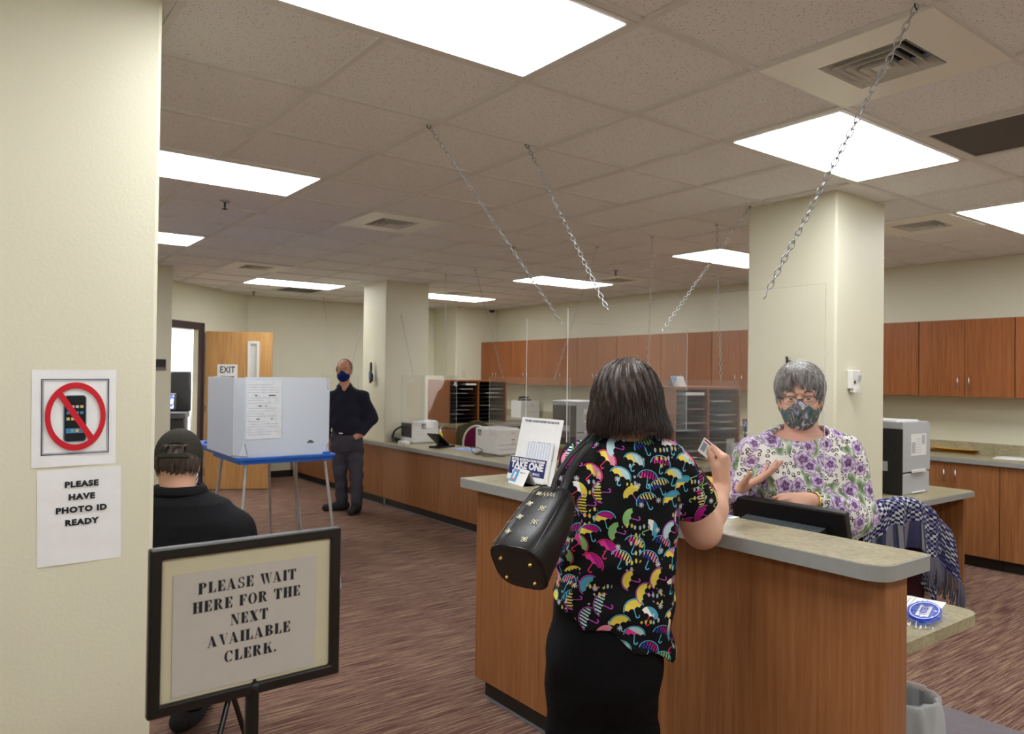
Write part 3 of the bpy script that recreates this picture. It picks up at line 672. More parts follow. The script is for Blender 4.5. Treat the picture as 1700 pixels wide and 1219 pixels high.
def tower_printer(x0, y0, z, label):
    t = thing('printer', label, 'printer', (x0, y0, z), 0, 'grey and black tower printers'); w_, d_, h = .43, .43, .53
    def prof(mb, a, b, z0, z1, r=.05):
        pts = [(0, z0), (w_, z0)]+[(w_-r+r*math.sin(q*PI/12), z1-r+r*math.cos(q*PI/12)) for q in range(6, -1, -1)]+[(0, z1)]
        n = len(pts); v = [(x, a, zz) for x, zz in pts]+[(x, b, zz) for x, zz in pts]
        mb.add(v, [tuple(range(n)), tuple(range(2*n-1, n-1, -1))]+[(i, i+n, (i+1) % n+n, (i+1) % n) for i in range(n)])
    mb = MB(); prof(mb, 0, d_, .165, h); mb.obj('body', M['printer_grey'], t, bevel=.006)
    mb = MB(); mb.box(.002, .004, .0, w_-.004, d_, .155); mb.obj('paper_tray', M['printer_grey'], t, bevel=.006)
    mb = MB(); mb.box(-.012, -.001, .005, .003, d_-.02, h-.05); mb.box(-.02, .05, .31, -.012, d_-.06, .34); mb.obj('dark_front', M['black'], t, bevel=.01)
    mb = MB(); mb.box(-.014, .1, .17, -.011, d_-.12, .24); mb.obj('output_slot', M['printer_grey'], t)
    mb = MB(); mb.box(.13, -.012, .165, .33, 0, .178); mb.box(.12, -.012, .158, .34, -.004, .166); mb.obj('tray_grip', M['printer'], t, bevel=.003)
    mb = MB(); mb.box(.13, -.012, .008, .33, 0, .02); mb.obj('lower_grip', M['printer'], t, bevel=.003)
    mb = MB(); mb.box(.12, -.0015, .28, .36, -.0005, .44, mi=0); mb.box(.13, -.002, .30, .19, -.0014, .38, mi=1); mb.box(.29, -.002, .36, .34, -.0014, .43, mi=1)
    for k in range(6): mb.box(.20, -.002, .30+.02*k, .28, -.0014, .304+.02*k, mi=1)
    mb.obj('sticker', [M['printer'], M['printer_grey']], t, label='pale instruction sticker')
    mb = MB(); mb.box(.02, .05, h-.004, w_-.08, d_-.05, h+.008); mb.obj('lid', M['printer'], t, bevel=.004)
    return t
tower_printer(5.57, 2.60, WT, 'grey and black tower printer on the peninsula, right of the near column')
tower_printer(6.04, 6.56, WT, 'grey and black tower printer far behind, between wall cabinets and the customer\'s hair')
t = thing('printer_table', 'table under the far tower printer', 'table', (6.25, 6.8, 0)); mb = MB(t); mb.box(5.95, 6.5, WT-.03, 6.6, 7.1, WT); mb.obj('tabletop', M['lam'], t)
for a, b in ((5.98, 6.53), (6.57, 6.53), (5.98, 7.07), (6.57, 7.07)): mb = MB(t); mb.box(a-.02, b-.02, 0, a+.02, b+.02, WT-.03); mb.obj('leg', M['black'], t)
# tablet stand, bottle, papers, cords
t = thing('signature_tablet', 'black tablet on a tilted stand on the low counter', 'tablet', (4.60, 7.25, WT), .35)
mb = MB(); mb.box(-.16, -.10, 0, .13, .06, .022); mb.obj('base', M['black'], t, bevel=.006)
mb = MB(); mb.T = Matrix.Translation((-.06, 0, .09)) @ rot(math.radians(35), 4, 'Y'); mb.box(-.12, -.09, -.008, .12, .09, .008); mb.obj('screen_slab', M['black'], t, bevel=.005)
mb = MB(); mb.tube([(0, 0, .02), (.02, 0, .06), (-.03, 0, .10)], .02); mb.obj('neck', M['blackm'], t)
t = thing('sanitizer_bottle', 'yellow hand sanitizer bottle behind the far small printer', 'bottle', (4.80, 7.60, WT))
mb = MB(); mb.lathe([(0, 0), (.028, 0), (.03, .01), (.03, .11), (.022, .13), (.012, .14), (0, .14)]); mb.obj('body', plain('yellow liquid', srgb(224, 200, 40), .25), t)
mb = MB(); mb.lathe([(.03+.0005, .04), (.0312, .04), (.0312, .09), (.0305, .09)]); mb.obj('label', M['paper'], t); mb = MB(); mb.lathe([(.014, .135), (.014, .17), (.006, .18), (0, .18)]); mb.tube([(0, 0, .18), (0, 0, .20), (.03, 0, .20)], .005); mb.obj('pump', M['white_metal'], t)
t = thing('blue_form', 'light blue paper form on the low counter beside the maroon chair', 'paper', (4.72, 6.90, WT), .2); mb = MB(); mb.box(-.1, -.14, .001, .1, .14, .003); mb.obj('sheet', plain('light blue paper', srgb(150, 180, 236), .6), t); mb = MB(); mb.box(-.03, -.06, .003, .02, .05, .0036); mb.obj('print', plain('blue print', srgb(60, 80, 150), .6), t)
def cord(pts, label, r=.004):
    # catmull-rom through points
    P = [Vector(p) for p in pts]; out = []
    for i in range(len(P)-1):
        a, b, c, d = P[max(i-1, 0)], P[i], P[i+1], P[min(i+2, len(P)-1)]
        for k in range(6):
            t = k/6; out.append(.5*((2*b)+(c-a)*t+(2*a-5*b+4*c-d)*t*t+(3*b-a-3*c+d)*t**3))
    out.append(P[-1]); mb = MB(); mb.tube(out, r, 6); return tag(mb.obj('coiled_cable', M['black']), label, 'cord')
cord([(4.60, 6.45, WT+.03), (4.50, 6.42, WT+.006), (4.47, 6.34, WT+.006), (4.54, 6.36, WT+.05), (4.47, 6.45, WT+.08), (4.44, 6.38, WT+.02), (4.50, 6.27, WT+.006), (4.44, 6.18, WT+.006), (4.55, 6.14, WT+.006), (4.60, 6.05, WT+.006)], 'tangled black cord beside the small white printer behind the form holder', .0035)
cord([(4.52, 8.0, WT+.2), (4.44, 8.06, WT+.14), (4.42, 8.08, WT+.04), (4.45, 8.02, WT+.02), (4.40, 7.98, WT+.03), (4.43, 8.07, WT+.05), (4.47, 7.99, WT+.03)], 'black cord coiled against the far column beside the small printer', .012)
t = thing('power_adapter', 'small white adapter box left of the far small printer', 'adapter', (4.41, 7.80, WT)); mb = MB(); mb.box(-.04, -.05, 0, .06, .05, .035); mb.box(-.03, -.12, 0, .03, -.05, .03); mb.obj('body', M['white_metal'], t, bevel=.004); mb = MB(); mb.box(-.041, -.02, .01, -.039, .02, .022); mb.obj('socket', M['black'], t)
# patriotic bucket on the back counter, clear holder on the near worktop
t = thing('star_bucket', 'blue bucket with white stars and red rim on the back counter, beside the clerk\'s shoulder', 'bucket', (7.36, 5.10, BT))
mb = MB(); mb.lathe([(0, 0), (.07, 0), (.09, .20), (.084, .20), (.065, .01), (0, .01)]); mb.obj('pail', plain('navy enamel', srgb(44, 66, 110), .35), t)
mb = MB()
for k in range(12):
    for r_ in (0, 1):
        an = 2*PI*(k+.5*r_)/12; zz = .06+.08*r_; R_ = .0715+.1*zz; c = Vector((R_*math.cos(an), R_*math.sin(an), zz)); u = Vector((-math.sin(an), math.cos(an), 0)); v = Vector((0, 0, 1)); nn = Vector((math.cos(an), math.sin(an), 0))*.002
        pts = [c+nn+(u*math.sin(q*PI/5)+v*math.cos(q*PI/5))*(.016 if q % 2 == 0 else .007) for q in range(10)]; mb.add(pts, [tuple(range(9, -1, -1))])
mb.obj('stars', M['paper'], t); mb = MB(); mb.lathe([(.084, .198), (.094, .198), (.094, .21), (.084, .21)]); mb.obj('rim', M['red'], t)
t = thing('small_flag', 'tiny striped hand flag stuck in the starred bucket', 'flag', (7.33, 5.20, BT+.012)); mb = MB(); mb.tube([(0, 0, 0), (-.02, .05, .34)], .003); mb.obj('stick', M['tan'], t)
mb = MB()
for k in range(7): mb.grid(6, 1, lambda a, b, k=k: (-.02-.02*b*0+.01*math.sin(a*5), .05+.12*a, .25+.012*(k+b)), mi=k % 2)
mb.obj('cloth', [M['red'], M['paper']], t); mb = MB(); mb.grid(3, 1, lambda a, b: (-.024+.01*math.sin(a*2.4), .05+.055*a, .29+.045*b)); mb.obj('canton', plain('navy cloth', srgb(40, 50, 100), .7), t)
t = thing('plastic_holder', 'clear plastic pamphlet holder on the worktop in front of the near sorter', 'holder', (5.27, 3.79, .93))
mb = MB(); mb.box(-.055, 0, .002, .055, .003, .14); mb.box(-.055, .05, .002, .055, .053, .17); mb.box(-.058, 0, .002, -.055, .053, .12); mb.box(.055, 0, .002, .058, .053, .12); mb.box(-.055, 0, .0, .055, .053, .003); mb.obj('body', M['holder'], t)
# envelopes, box, folder on the clerk's desk
t = thing('rear_desk', 'tan work desk behind the clerk, glimpsed under the customer\'s forearm', 'desk', (4.0, 3.1, 0))
mb = MB(t); mb.box(3.62, 2.55, .705, 4.325, 3.60, .74); mb.obj('desktop', M['tan'], t, bevel=.004)
for a_, b_ in ((3.66, 2.6), (4.28, 2.6), (3.66, 3.55), (4.28, 3.55)): mb = MB(t); mb.box(a_-.02, b_-.02, 0, a_+.02, b_+.02, .705); mb.obj('leg', M['black'], t)
t = thing('card_box', 'tan cardboard box on the rear desk under the yellow envelopes', 'box', (4.12, 3.22, .74)); mb = MB(); mb.box(-.13, -.17, 0, .13, .17, .14); mb.obj('body', M['tan'], t, bevel=.003)
for k in range(5):
    t = thing('envelope', '%s of the five yellow envelopes stacked beside the customer\'s forearm' % ['bottom one', 'second from the bottom', 'middle one', 'second from the top', 'top one'][k], 'envelope', (4.12+.006*random.uniform(-1, 1), 3.22+.004*k, .88+.0095*k), random.uniform(-.05, .05), 'yellow envelope stack')
    mb = MB(); mb.box(-.12, -.17, 0, .12, .17, .009); mb.obj('body', M['env_y'] if k > 1 else M['env'], t, bevel=.002); mb = MB(); mb.box(-.12, .10, .009, .12, .102, .0094); mb.obj('flap_edge', M['env'], t)
t = thing('white_form', 'white forms lying on the rear desk beside the cardboard box', 'paper', (3.98, 2.86, .7405), .3); mb = MB(); mb.box(-.14, -.11, 0, .14, .11, .012); mb.obj('sheet', M['paper'], t)
t = thing('red_folder', 'red folder standing on the clerk\'s desk behind the monitor edge', 'folder', (2.56, 1.985, DT)); mb = MB(); mb.add([(-.02, -.11, 0), (-.02, .05, 0), (.04, .05, .31), (.04, -.03, .33), (-.017, -.11, 0), (-.017, .05, 0), (.043, .05, .31), (.043, -.03, .33)], [(0, 1, 2, 3), (7, 6, 5, 4), (0, 4, 5, 1), (1, 5, 6, 2), (2, 6, 7, 3), (3, 7, 4, 0)]); mb.obj('cover', M['red'], t)
t = thing('blue_pamphlet', 'white and blue pamphlet lying at the counter\'s back edge by the monitor', 'paper', (2.345, 1.76, CT), .1); mb = MB(); mb.box(-.02, -.07, .0005, .03, .07, .003); mb.obj('sheet', M['paper'], t); mb = MB(); mb.box(-.015, -.05, .003, .02, .0, .0035); mb.obj('print', plain('sky print', srgb(90, 150, 210), .5), t)
# ---------------------------------------------------------------- monitor seen from behind
t = thing('monitor', 'black computer monitor seen from behind at the counter\'s clerk side', 'monitor', (2.55, 1.615, 0))
MT = Matrix.Translation((0, 0, 1.135)) @ rot(math.radians(-14), 4, 'Y')
mb = MB(); mb.T = MT; mb.box(-.012, -.235, -.33, .022, .235, 0); mb.obj('housing', M['black'], t, bevel=.006)
mb = MB(); mb.T = MT; mb.box(-.075, -.165, -.27, -.01, .165, -.065); mb.obj('rear_bulge', M['blackm'], t, bevel=.01)
mb = MB(); mb.T = MT
for k in range(38): yy = -.158+.316*k/37; mb.box(-.076, yy-.0012, -.0658, -.02, yy+.0012, -.062)
mb.obj('vent_rib', plain('vent rib grey', srgb(120, 126, 134), .4), t, label='grey vent ribs'); [setattr(o_, 'name', 'vent_ribs') for o_ in t.children if o_.name.startswith('vent_rib')]
mb = MB(); mb.T = MT; mb.box(.022, -.215, -.31, .024, .215, -.02); mb.obj('screen', M['dark'], t)
mb = MB(); mb.tube([(-.04, 0, .96), (-.03, 0, .86), (-.01, 0, DT+.02)], .028); mb.obj('neck', M['blackm'], t); mb = MB(); mb.box(-.10, -.12, DT, .10, .12, DT+.02); mb.obj('base', M['blackm'], t, bevel=.008)
# ---------------------------------------------------------------- form holder TAKE ONE
t = thing('form_holder', 'white form holder with navy TAKE ONE band on the transaction counter', 'form holder', (2.285, 2.80, CT))
lean = math.radians(-13)     # leans away from the customer
BM = Matrix(((0, 0, -1, 0), (-1, 0, 0, 0), (0, 1, 0, 0), (0, 0, 0, 1)))      # local x -> -Y, y -> Z, z -> -X (faces the customer)
TT = rot(-lean, 4, 'Y') @ BM
mb = MB(); mb.T = TT; mb.box(-.155, .0, -.003, .155, .315, 0, mi=0); o = mb.obj('back_board', M['paper'], t)
mb = MB(); mb.T = TT; mb.box(-.150, 0, .028, .128, .115, .030, mi=0); mb.box(-.150, 0, 0, -.147, .115, .028); mb.box(.125, 0, 0, .128, .115, .028); mb.box(-.15, 0, 0, .128, .003, .03); mb.obj('pocket', M['paper'], t)
navy = plain('navy print', srgb(28, 36, 104), .45)
mb = MB(); mb.T = TT; mb.box(-.148, .028, .0302, .126, .113, .0308); mb.obj('navy_band', navy, t, label='navy band reading take one')
mb = MB(); mb.T = TT
mb.text('VOTER REGISTRATION FORMS', .0165, Matrix.Translation((-.011, .101, .0312)), bold=.0006, sx=1.12); mb.text('TAKE ONE', .046, Matrix.Translation((-.011, .074, .0312)), bold=.002, sx=1.1); mb.text('REGISTER BY MAIL', .0165, Matrix.Translation((-.011, .041, .0312)), bold=.0006, sx=1.1, space=1.45)
mb.obj('white_lettering', M['paper'], t)
mb = MB(); mb.T = TT; mb.text('YOU MUST REGISTER BEFORE YOU CAN VOTE', .0155, Matrix.Translation((0, .298, .0006)), bold=.0002, sx=.80)
mb.obj('black_lettering', M['ink'], t); mb = MB(); mb.T = TT
for k in range(7): mb.text('KLMRSTU'[k], .009, Matrix.Translation((-.01+.02*k, .195, .0210)))
mb.obj('column_letters', M['ink'], t)
mb = MB(); mb.T = TT; mb.box(-.05, .01, .012, .135, .20, .020, mi=0)
for k in range(9): mb.box(-.045+.02*k, .06, .0202, -.035+.02*k, .195, .0206, mi=1)
mb.obj('forms', [M['paper'], plain('pale blue form columns', srgb(206, 214, 236), .6)], t)
mb = MB(); mb.T = TT; mb.box(-.10, .002, -.03, .10, .01, 0); mb.box(-.05, .002, -.07, .05, .006, -.002); mb.obj('foot', M['paper'], t)
t = thing('tent_card', 'small white tent card with blue square and orange phone picture on the counter', 'card', (2.185, 2.79, CT), -.2)
mb = MB(); A_, B_, C_ = (0, -.08, 0), (.035, -.08, .072), (.07, -.08, 0)
mb.add([(0, .08, 0), (0, -.08, 0), (.035, -.08, .072), (.035, .08, .072), (.07, -.08, 0), (.07, .08, 0)], [(0, 1, 2, 3), (3, 2, 4, 5), (0, 5, 4, 1)]); mb.obj('card', M['paper'], t)
sl = Vector((.035, 0, .072)).normalized(); nn = Vector((-sl.z, 0, sl.x))*.0008
def tq(mb, y0, s0, y1, s1, k=1, mi=0): mb.add([nn*k+Vector((0, y0, 0))+sl*s0, nn*k+Vector((0, y1, 0))+sl*s0, nn*k+Vector((0, y1, 0))+sl*s1, nn*k+Vector((0, y0, 0))+sl*s1], [(0, 1, 2, 3)], mi=mi)
mb = MB(); tq(mb, .074, .010, .010, .074); mb.obj('blue_square', plain('sky blue print', srgb(66, 166, 226), .5), t)
mb = MB(); tq(mb, .052, .016, .030, .066, 2, 0); tq(mb, .050, .026, .032, .058, 3, 1); mb.obj('phone_picture', [plain('orange print', srgb(232, 96, 50), .5), M['paper']], t)
mb = MB(); tq(mb, 0, .058, -.03, .064, 1); tq(mb, -.04, .058, -.05, .066, 1); mb.obj('small_print', M['grey_ink'], t)

# ================================================================ SIGNS ON THE NEAR LEFT WALL
YS = 2.444
def wallsheet(px0, py0, px1, py1, name, label, tilt):
    a = onY(px0, py0, YS); b = onY(px1, py1, YS); cx, cz = (a[0]+b[0])/2, (a[2]+b[2])/2
    t = thing(name, label, 'sign', (cx, YS, cz)); t.rotation_euler = (0, tilt, 0); return t
t = wallsheet(55, 611, 190, 772, 'paper_sign', 'paper sign with a crossed-out mobile phone in a red circle, taped to the left wall', math.radians(-.6))
W_, H_ = .214, .276
PB = Matrix(((1, 0, 0, 0), (0, 0, -1, 0), (0, 1, 0, 0), (0, 0, 0, 1)))    # local xy -> wall xz, z -> towards the camera
def wavy(mb, w_, h_):
    mb.grid(14, 18, lambda a, b: ((a-.5)*w_, (b-.5)*h_, .0008+.0004*math.sin(a*5+b*3)+.0004*math.sin(b*17+a*4)))
mb = MB(); mb.T = PB; wavy(mb, W_, H_); o = mb.obj('sheet', M['paper'], t)
Zs = .0022
def ring(mb, cx, cy, r0, r1, z, seg=64, mi=0, sx=1.0):
    v = []
    for k in range(seg):
        a = 2*PI*k/seg; v += [(cx+sx*r0*math.cos(a), cy+r0*math.sin(a), z), (cx+sx*r1*math.cos(a), cy+r1*math.sin(a), z)]
    mb.add(v, [(2*k, 2*k+1, (2*k+3) % (2*seg), (2*k+2) % (2*seg)) for k in range(seg)], mi=mi)
def rect(mb, x0, y0, x1, y1, z, mi=0): mb.add([(x0, y0, z), (x1, y0, z), (x1, y1, z), (x0, y1, z)], [(0, 1, 2, 3)], mi=mi)
ox, oy = .002, .004
mb = MB(); mb.T = PB
for a, wd in ((.0, .0026), (.0045, .0010)):
    x0, y0, x1, y1 = ox-.086+a, oy-.108+a, ox+.086-a, oy+.108-a
    rect(mb, x0, y0, x1, y0+wd, Zs); rect(mb, x0, y1-wd, x1, y1, Zs); rect(mb, x0, y0, x0+wd, y1, Zs); rect(mb, x1-wd, y0, x1, y1, Zs)
mb.obj('border', plain('dark blue ink', srgb(44, 54, 84), .6), t)
mb = MB(); mb.T = PB; px_, py_ = ox-.002, oy-.006
def rr(mb, w_, h_, r, z, mi): 
    pts = rpoly(px_-w_/2, py_-h_/2, px_+w_/2, py_+h_/2, (r,)*4); mb.add([(x, y, z) for x, y in pts], [tuple(range(len(pts)))], mi=mi)
rr(mb, .058, .134, .010, Zs+.0003, 0); rr(mb, .053, .129, .008, Zs+.0006, 1); rect(mb, px_-.023, py_-.042, px_+.023, py_+.046, Zs+.0009, 2)
rect(mb, px_-.023, py_-.042, px_+.023, py_-.028, Zs+.0011, 3)
cols = [4, 5, 6, 3, 6, 4, 5, 3, 5, 3, 6, 4]
for r_ in range(4):
    for c_ in range(4):
        if (r_, c_) in ((2, 3), (2, 2)): continue
        x_ = px_-.0175+.0115*c_; y_ = (py_+.034-.0175*r_) if r_ < 3 else py_-.035; rect(mb, x_-.004, y_-.004, x_+.004, y_+.004, Zs+.0013, cols[(r_*3+c_*2) % 12])
mb.obj('phone_picture', [plain('phone rim', srgb(90, 130, 150), .3), plain('phone black', srgb(18, 22, 30), .3), plain('phone screen', srgb(10, 12, 18), .3), plain('dock blue', srgb(70, 130, 180), .4), plain('icon green', srgb(120, 170, 130), .4), plain('icon sand', srgb(210, 190, 130), .4), plain('icon white', srgb(200, 205, 215), .4)], t)
mb = MB(); mb.T = PB; Zr = Zs+.002
ring(mb, ox, oy, .0805, .098, Zr, sx=.80/.98*.965); a_ = math.radians(-52); c_, s__ = math.cos(a_), math.sin(a_)
mb.add([(ox+x*c_*.80-y*s__*.95, oy+x*s__+y*c_, Zr-.0002) for x, y in ((-.089, -.0085), (.089, -.0085), (.089, .0085), (-.089, .0085))], [(0, 1, 2, 3)])
mb.obj('red_ring', plain('red print', srgb(205, 14, 38), .5), t)
t = wallsheet(64, 769, 198, 935, 'paper_sign', 'lower paper sign reading PLEASE HAVE PHOTO ID READY on the left wall', math.radians(-.9)); t.location.z -= .002; t.location.y -= .0
mb = MB(); mb.T = PB; wavy(mb, W_, .272); o = mb.obj('sheet', M['paper'], t)
mb = MB(); mb.T = PB
for k, l in enumerate(('PLEASE', 'HAVE', 'PHOTO ID', 'READY')): mb.text(l, .0222, Matrix.Translation((.004, .090-.0365*k, .0019)), depth=.0002, bold=.0013, sx=1.10, space=1.16)
mb.obj('lettering', M['ink'], t)

# ================================================================ STANDING SIGN FRAME
SL, SR = at(247, 912, 1.35), at(564, 878, 1.58); SLb = at(250, 1192, 1.35)
c0 = (SL+SR)/2; wv = Vector((SR[0]-SL[0], SR[1]-SL[1], 0)); SW = wv.length; SH = .308
zc = (SL[2]+SLb[2])/2-.002
t = thing('sign_stand', 'black framed sign on a pole reading PLEASE WAIT HERE FOR THE NEXT AVAILABLE CLERK', 'sign', (c0[0], c0[1], 0), math.atan2(wv.y, wv.x))
def F(x, z, y=0): return (x, y, zc+z)
mb = MB(); fw = .0225
hw, hh = SW/2, SH/2
O_, I_ = [(-hw, -hh), (hw, -hh), (hw, hh), (-hw, hh)], [(-hw+fw, -hh+fw), (hw-fw, -hh+fw), (hw-fw, hh-fw), (-hw+fw, hh-fw)]
vv = [(x, y_, zc+z_) for pts_ in (O_, I_) for y_ in (-.009, .009) for x, z_ in pts_]
ff = []
for n in range(4):
    m_ = (n+1) % 4; ff += [(n, m_, 8+m_, 8+n), (4+m_, 4+n, 12+n, 12+m_), (n, 4+n, 4+m_, m_), (8+n, 8+m_, 12+m_, 12+n)]
mb.add(vv, ff)
mb.obj('frame', plain('satin black frame', srgb(24, 22, 20), .3), t, bevel=.004)
mb = MB(); mb.box(-hw+fw-.004, -.001, zc-hh+fw-.004, hw-fw+.004, .004, zc+hh-fw+.004); mb.obj('mat_board', M['warm_paper'], t)
mb = MB(); mb.box(-hw+fw+.020, -.003, zc-.125, hw-fw-.030, -.0012, zc+.100); mb.obj('sheet', M['grey_paper'], t)
# fat-face serif capitals
def fat(mb, ch, x, y, h, T, zz):
    S, t_, sf = .31*h, .05*h, .07*h
    def R_(a, b, c, d): mb.add([T @ Vector((x+a, y+b, zz)), T @ Vector((x+c, y+b, zz)), T @ Vector((x+c, y+d, zz)), T @ Vector((x+a, y+d, zz))], [(0, 1, 2, 3)])
    def Pg(pts): mb.add([T @ Vector((x+a*h, y+b*h, zz)) for a, b in pts], [tuple(range(len(pts)))])
    def bowl(cx, cy, rx, ry, a0, a1, ri=.30, n=18):
        v = []; 
        for k in range(n+1):
            a = math.radians(a0+(a1-a0)*k/n); v += [T @ Vector((x+(cx+rx*math.cos(a))*h, y+(cy+ry*math.sin(a))*h, zz)), T @ Vector((x+(cx+rx*ri*math.cos(a))*h, y+(cy+(ry-.05)*math.sin(a))*h, zz))]
        mb.add(v, [(2*k, 2*k+1, 2*k+3, 2*k+2) for k in range(n)])
    def stem(a, w_=None):
        w_ = S if w_ is None else w_; R_(a, 0, a+w_, h); R_(a-sf, 0, a+w_+sf, t_); R_(a-sf, h-t_, a+w_+sf, h)
    if ch in 'PRBDEFLHITN': pass
    if ch == 'I': stem(.07*h); return .41*h
    if ch == 'L': stem(.07*h); R_(.3*h, 0, .72*h, t_); Pg([(.72, 0), (.72, .36), (.68, .36), (.5, .05), (.5, 0)]); return .76*h
    if ch in 'EF':
        stem(.07*h); R_(.3*h, h-t_, .72*h, h); Pg([(.72, 1), (.72, .66), (.68, .66), (.5, .95), (.5, 1)]); R_(.3*h, .48*h, .52*h, .53*h); Pg([(.52, .32), (.55, .32), (.55, .70), (.52, .70), (.44, .53), (.44, .48)])
        if ch == 'E': R_(.3*h, 0, .72*h, t_); Pg([(.72, 0), (.72, .36), (.68, .36), (.5, .05), (.5, 0)])
        return .77*h
    if ch in 'PRB':
        stem(.07*h); bowl(.36, .745, .42, .255, -90, 90, .38); R_(.3*h, h-t_, .4*h, h); R_(.3*h, .48*h, .4*h, .53*h)
        if ch == 'B': bowl(.36, .26, .46, .26, -90, 90, .4); R_(.3*h, 0, .4*h, t_); return .86*h
        if ch == 'R': Pg([(.44, .5), (.60, .5), (.68, .36), (.84, .04), (.90, .05), (.92, .0), (.72, 0), (.58, .06), (.46, .3)]); return .93*h
        return .82*h
    if ch == 'A': Pg([(.30, 1), (.48, 1), (.86, 0), (.54, 0)]); Pg([(.36, .98), (.41, .9), (.13, 0), (.08, 0)]); R_(.22*h, .26*h, .6*h, .31*h); R_(0, 0, .24*h, t_); R_(.46*h, 0, .94*h, t_); return .94*h
    if ch == 'V': Pg([(.04, 1), (.36, 1), (.58, 0), (.44, 0)]); Pg([(.48, .0), (.53, .12), (.80, 1), (.75, 1)]); R_(-.02*h, h-t_, .44*h, h); R_(.64*h, h-t_, .88*h, h); return .86*h
    if ch == 'W':
        Pg([(.04, 1), (.34, 1), (.52, 0), (.40, 0)]); Pg([(.46, .0), (.50, .12), (.66, 1), (.61, 1)]); Pg([(.50, 1), (.80, 1), (.98, 0), (.86, 0)]); Pg([(.92, 0), (.96, .12), (1.16, 1), (1.11, 1)]); R_(-.02*h, h-t_, .84*h, h); R_(1.02*h, h-t_, 1.24*h, h); return 1.2*h
    if ch == 'H': stem(.07*h); stem(.56*h); R_(.3*h, .48*h, .6*h, .53*h); return .92*h
    if ch == 'N': R_(.12*h, 0, .17*h, h); R_(0, 0, .29*h, t_); R_(.74*h, 0, .79*h, h); R_(.62*h, h-t_, .9*h, h); Pg([(.02, 1), (.34, 1), (.79, .12), (.79, 0), (.62, 0)]); return .92*h
    if ch == 'T': stem(.30*h); R_(.02*h, h-t_, .86*h, h); Pg([(.02, 1), (.02, .66), (.06, .66), (.22, .95), (.22, 1)]); Pg([(.86, 1), (.86, .66), (.82, .66), (.66, .95), (.66, 1)]); return .88*h
    if ch == 'K': stem(.07*h); Pg([(.34, .44), (.38, .40), (.76, .96), (.70, .97)]); Pg([(.44, .62), (.60, .72), (.92, 0), (.58, 0)]); R_(.52*h, 0, .98*h, t_); R_(.56*h, h-t_, .86*h, h); return .96*h
    if ch == 'X': Pg([(.03, 1), (.38, 1), (.86, 0), (.52, 0)]); Pg([(.70, 1), (.76, 1), (.16, 0), (.10, 0)]); R_(-.02*h, h-t_, .46*h, h); R_(.58*h, h-t_, .86*h, h); R_(0, 0, .28*h, t_); R_(.44*h, 0, .94*h, t_); return .92*h
    if ch in 'OC':
        if ch == 'O': bowl(.43, .5, .43, .52, 0, 360, .42, 36); return .88*h
        bowl(.45, .5, .43, .52, 40, 322, .42, 30); Pg([(.78, 1), (.78, .62), (.73, .62), (.62, .82), (.62, .95)]); return .86*h
    if ch == 'S': bowl(.36, .735, .30, .265, 60, 270, .45); bowl(.36, .265, .32, .265, -130, 90, .45); Pg([(.62, 1), (.62, .66), (.58, .66), (.44, .9), (.46, .98)]); Pg([(.04, 0), (.04, .36), (.08, .36), (.24, .12), (.22, .02)]); Pg([(.12, .62), (.34, .45), (.62, .36), (.36, .56)]); return .72*h
    if ch == '.': bowl(.13, .12, .12, .12, 0, 360, 0, 16); return .3*h
    return .40*h
mb = MB(); PB2 = Matrix(((1, 0, 0, 0), (0, 0, -1, 0), (0, 1, 0, zc), (0, 0, 0, 1)))
for (l, cx_, wd) in (('PLEASE WAIT', -.004, .195), ('HERE FOR THE', -.004, .214), ('NEXT', -.002, .076), ('AVAILABLE', .0, .166), ('CLERK.', .002, .106)):
    k = ('PLEASE WAIT', 'HERE FOR THE', 'NEXT', 'AVAILABLE', 'CLERK.').index(l); hgt = .0212
    tmp = MB(); wsum = sum(fat(tmp, ch, 0, 0, hgt, Matrix(), 0)+.0022 for ch in l); sc_ = wd/wsum
    x_ = cx_/sc_-wsum/2; T_ = PB2 @ Matrix.Diagonal((sc_, 1, 1, 1))
    for ch in l: x_ += fat(mb, ch, x_, .058-.0345*k, hgt, T_, .0036)+.0022
mb.obj('lettering', M['ink'], t)
mb = MB(); mb.tube([(0.01, .012, zc-hh+.03), (0.01, .012, .03)], .0135, 14); mb.obj('pole', plain('black pole', srgb(20, 20, 20), .3), t)
mb = MB(); mb.lathe([(0, .03), (.03, .028), (.16, .012), (.175, .004), (.175, 0), (0, 0)], (.01, .012, 0), 32); mb.obj('base', M['black'], t)
mb = MB(); mb.ball((.01, -.004, zc-hh+.012), (.012, .01, .014)); mb.obj('clamp', M['black'], t)

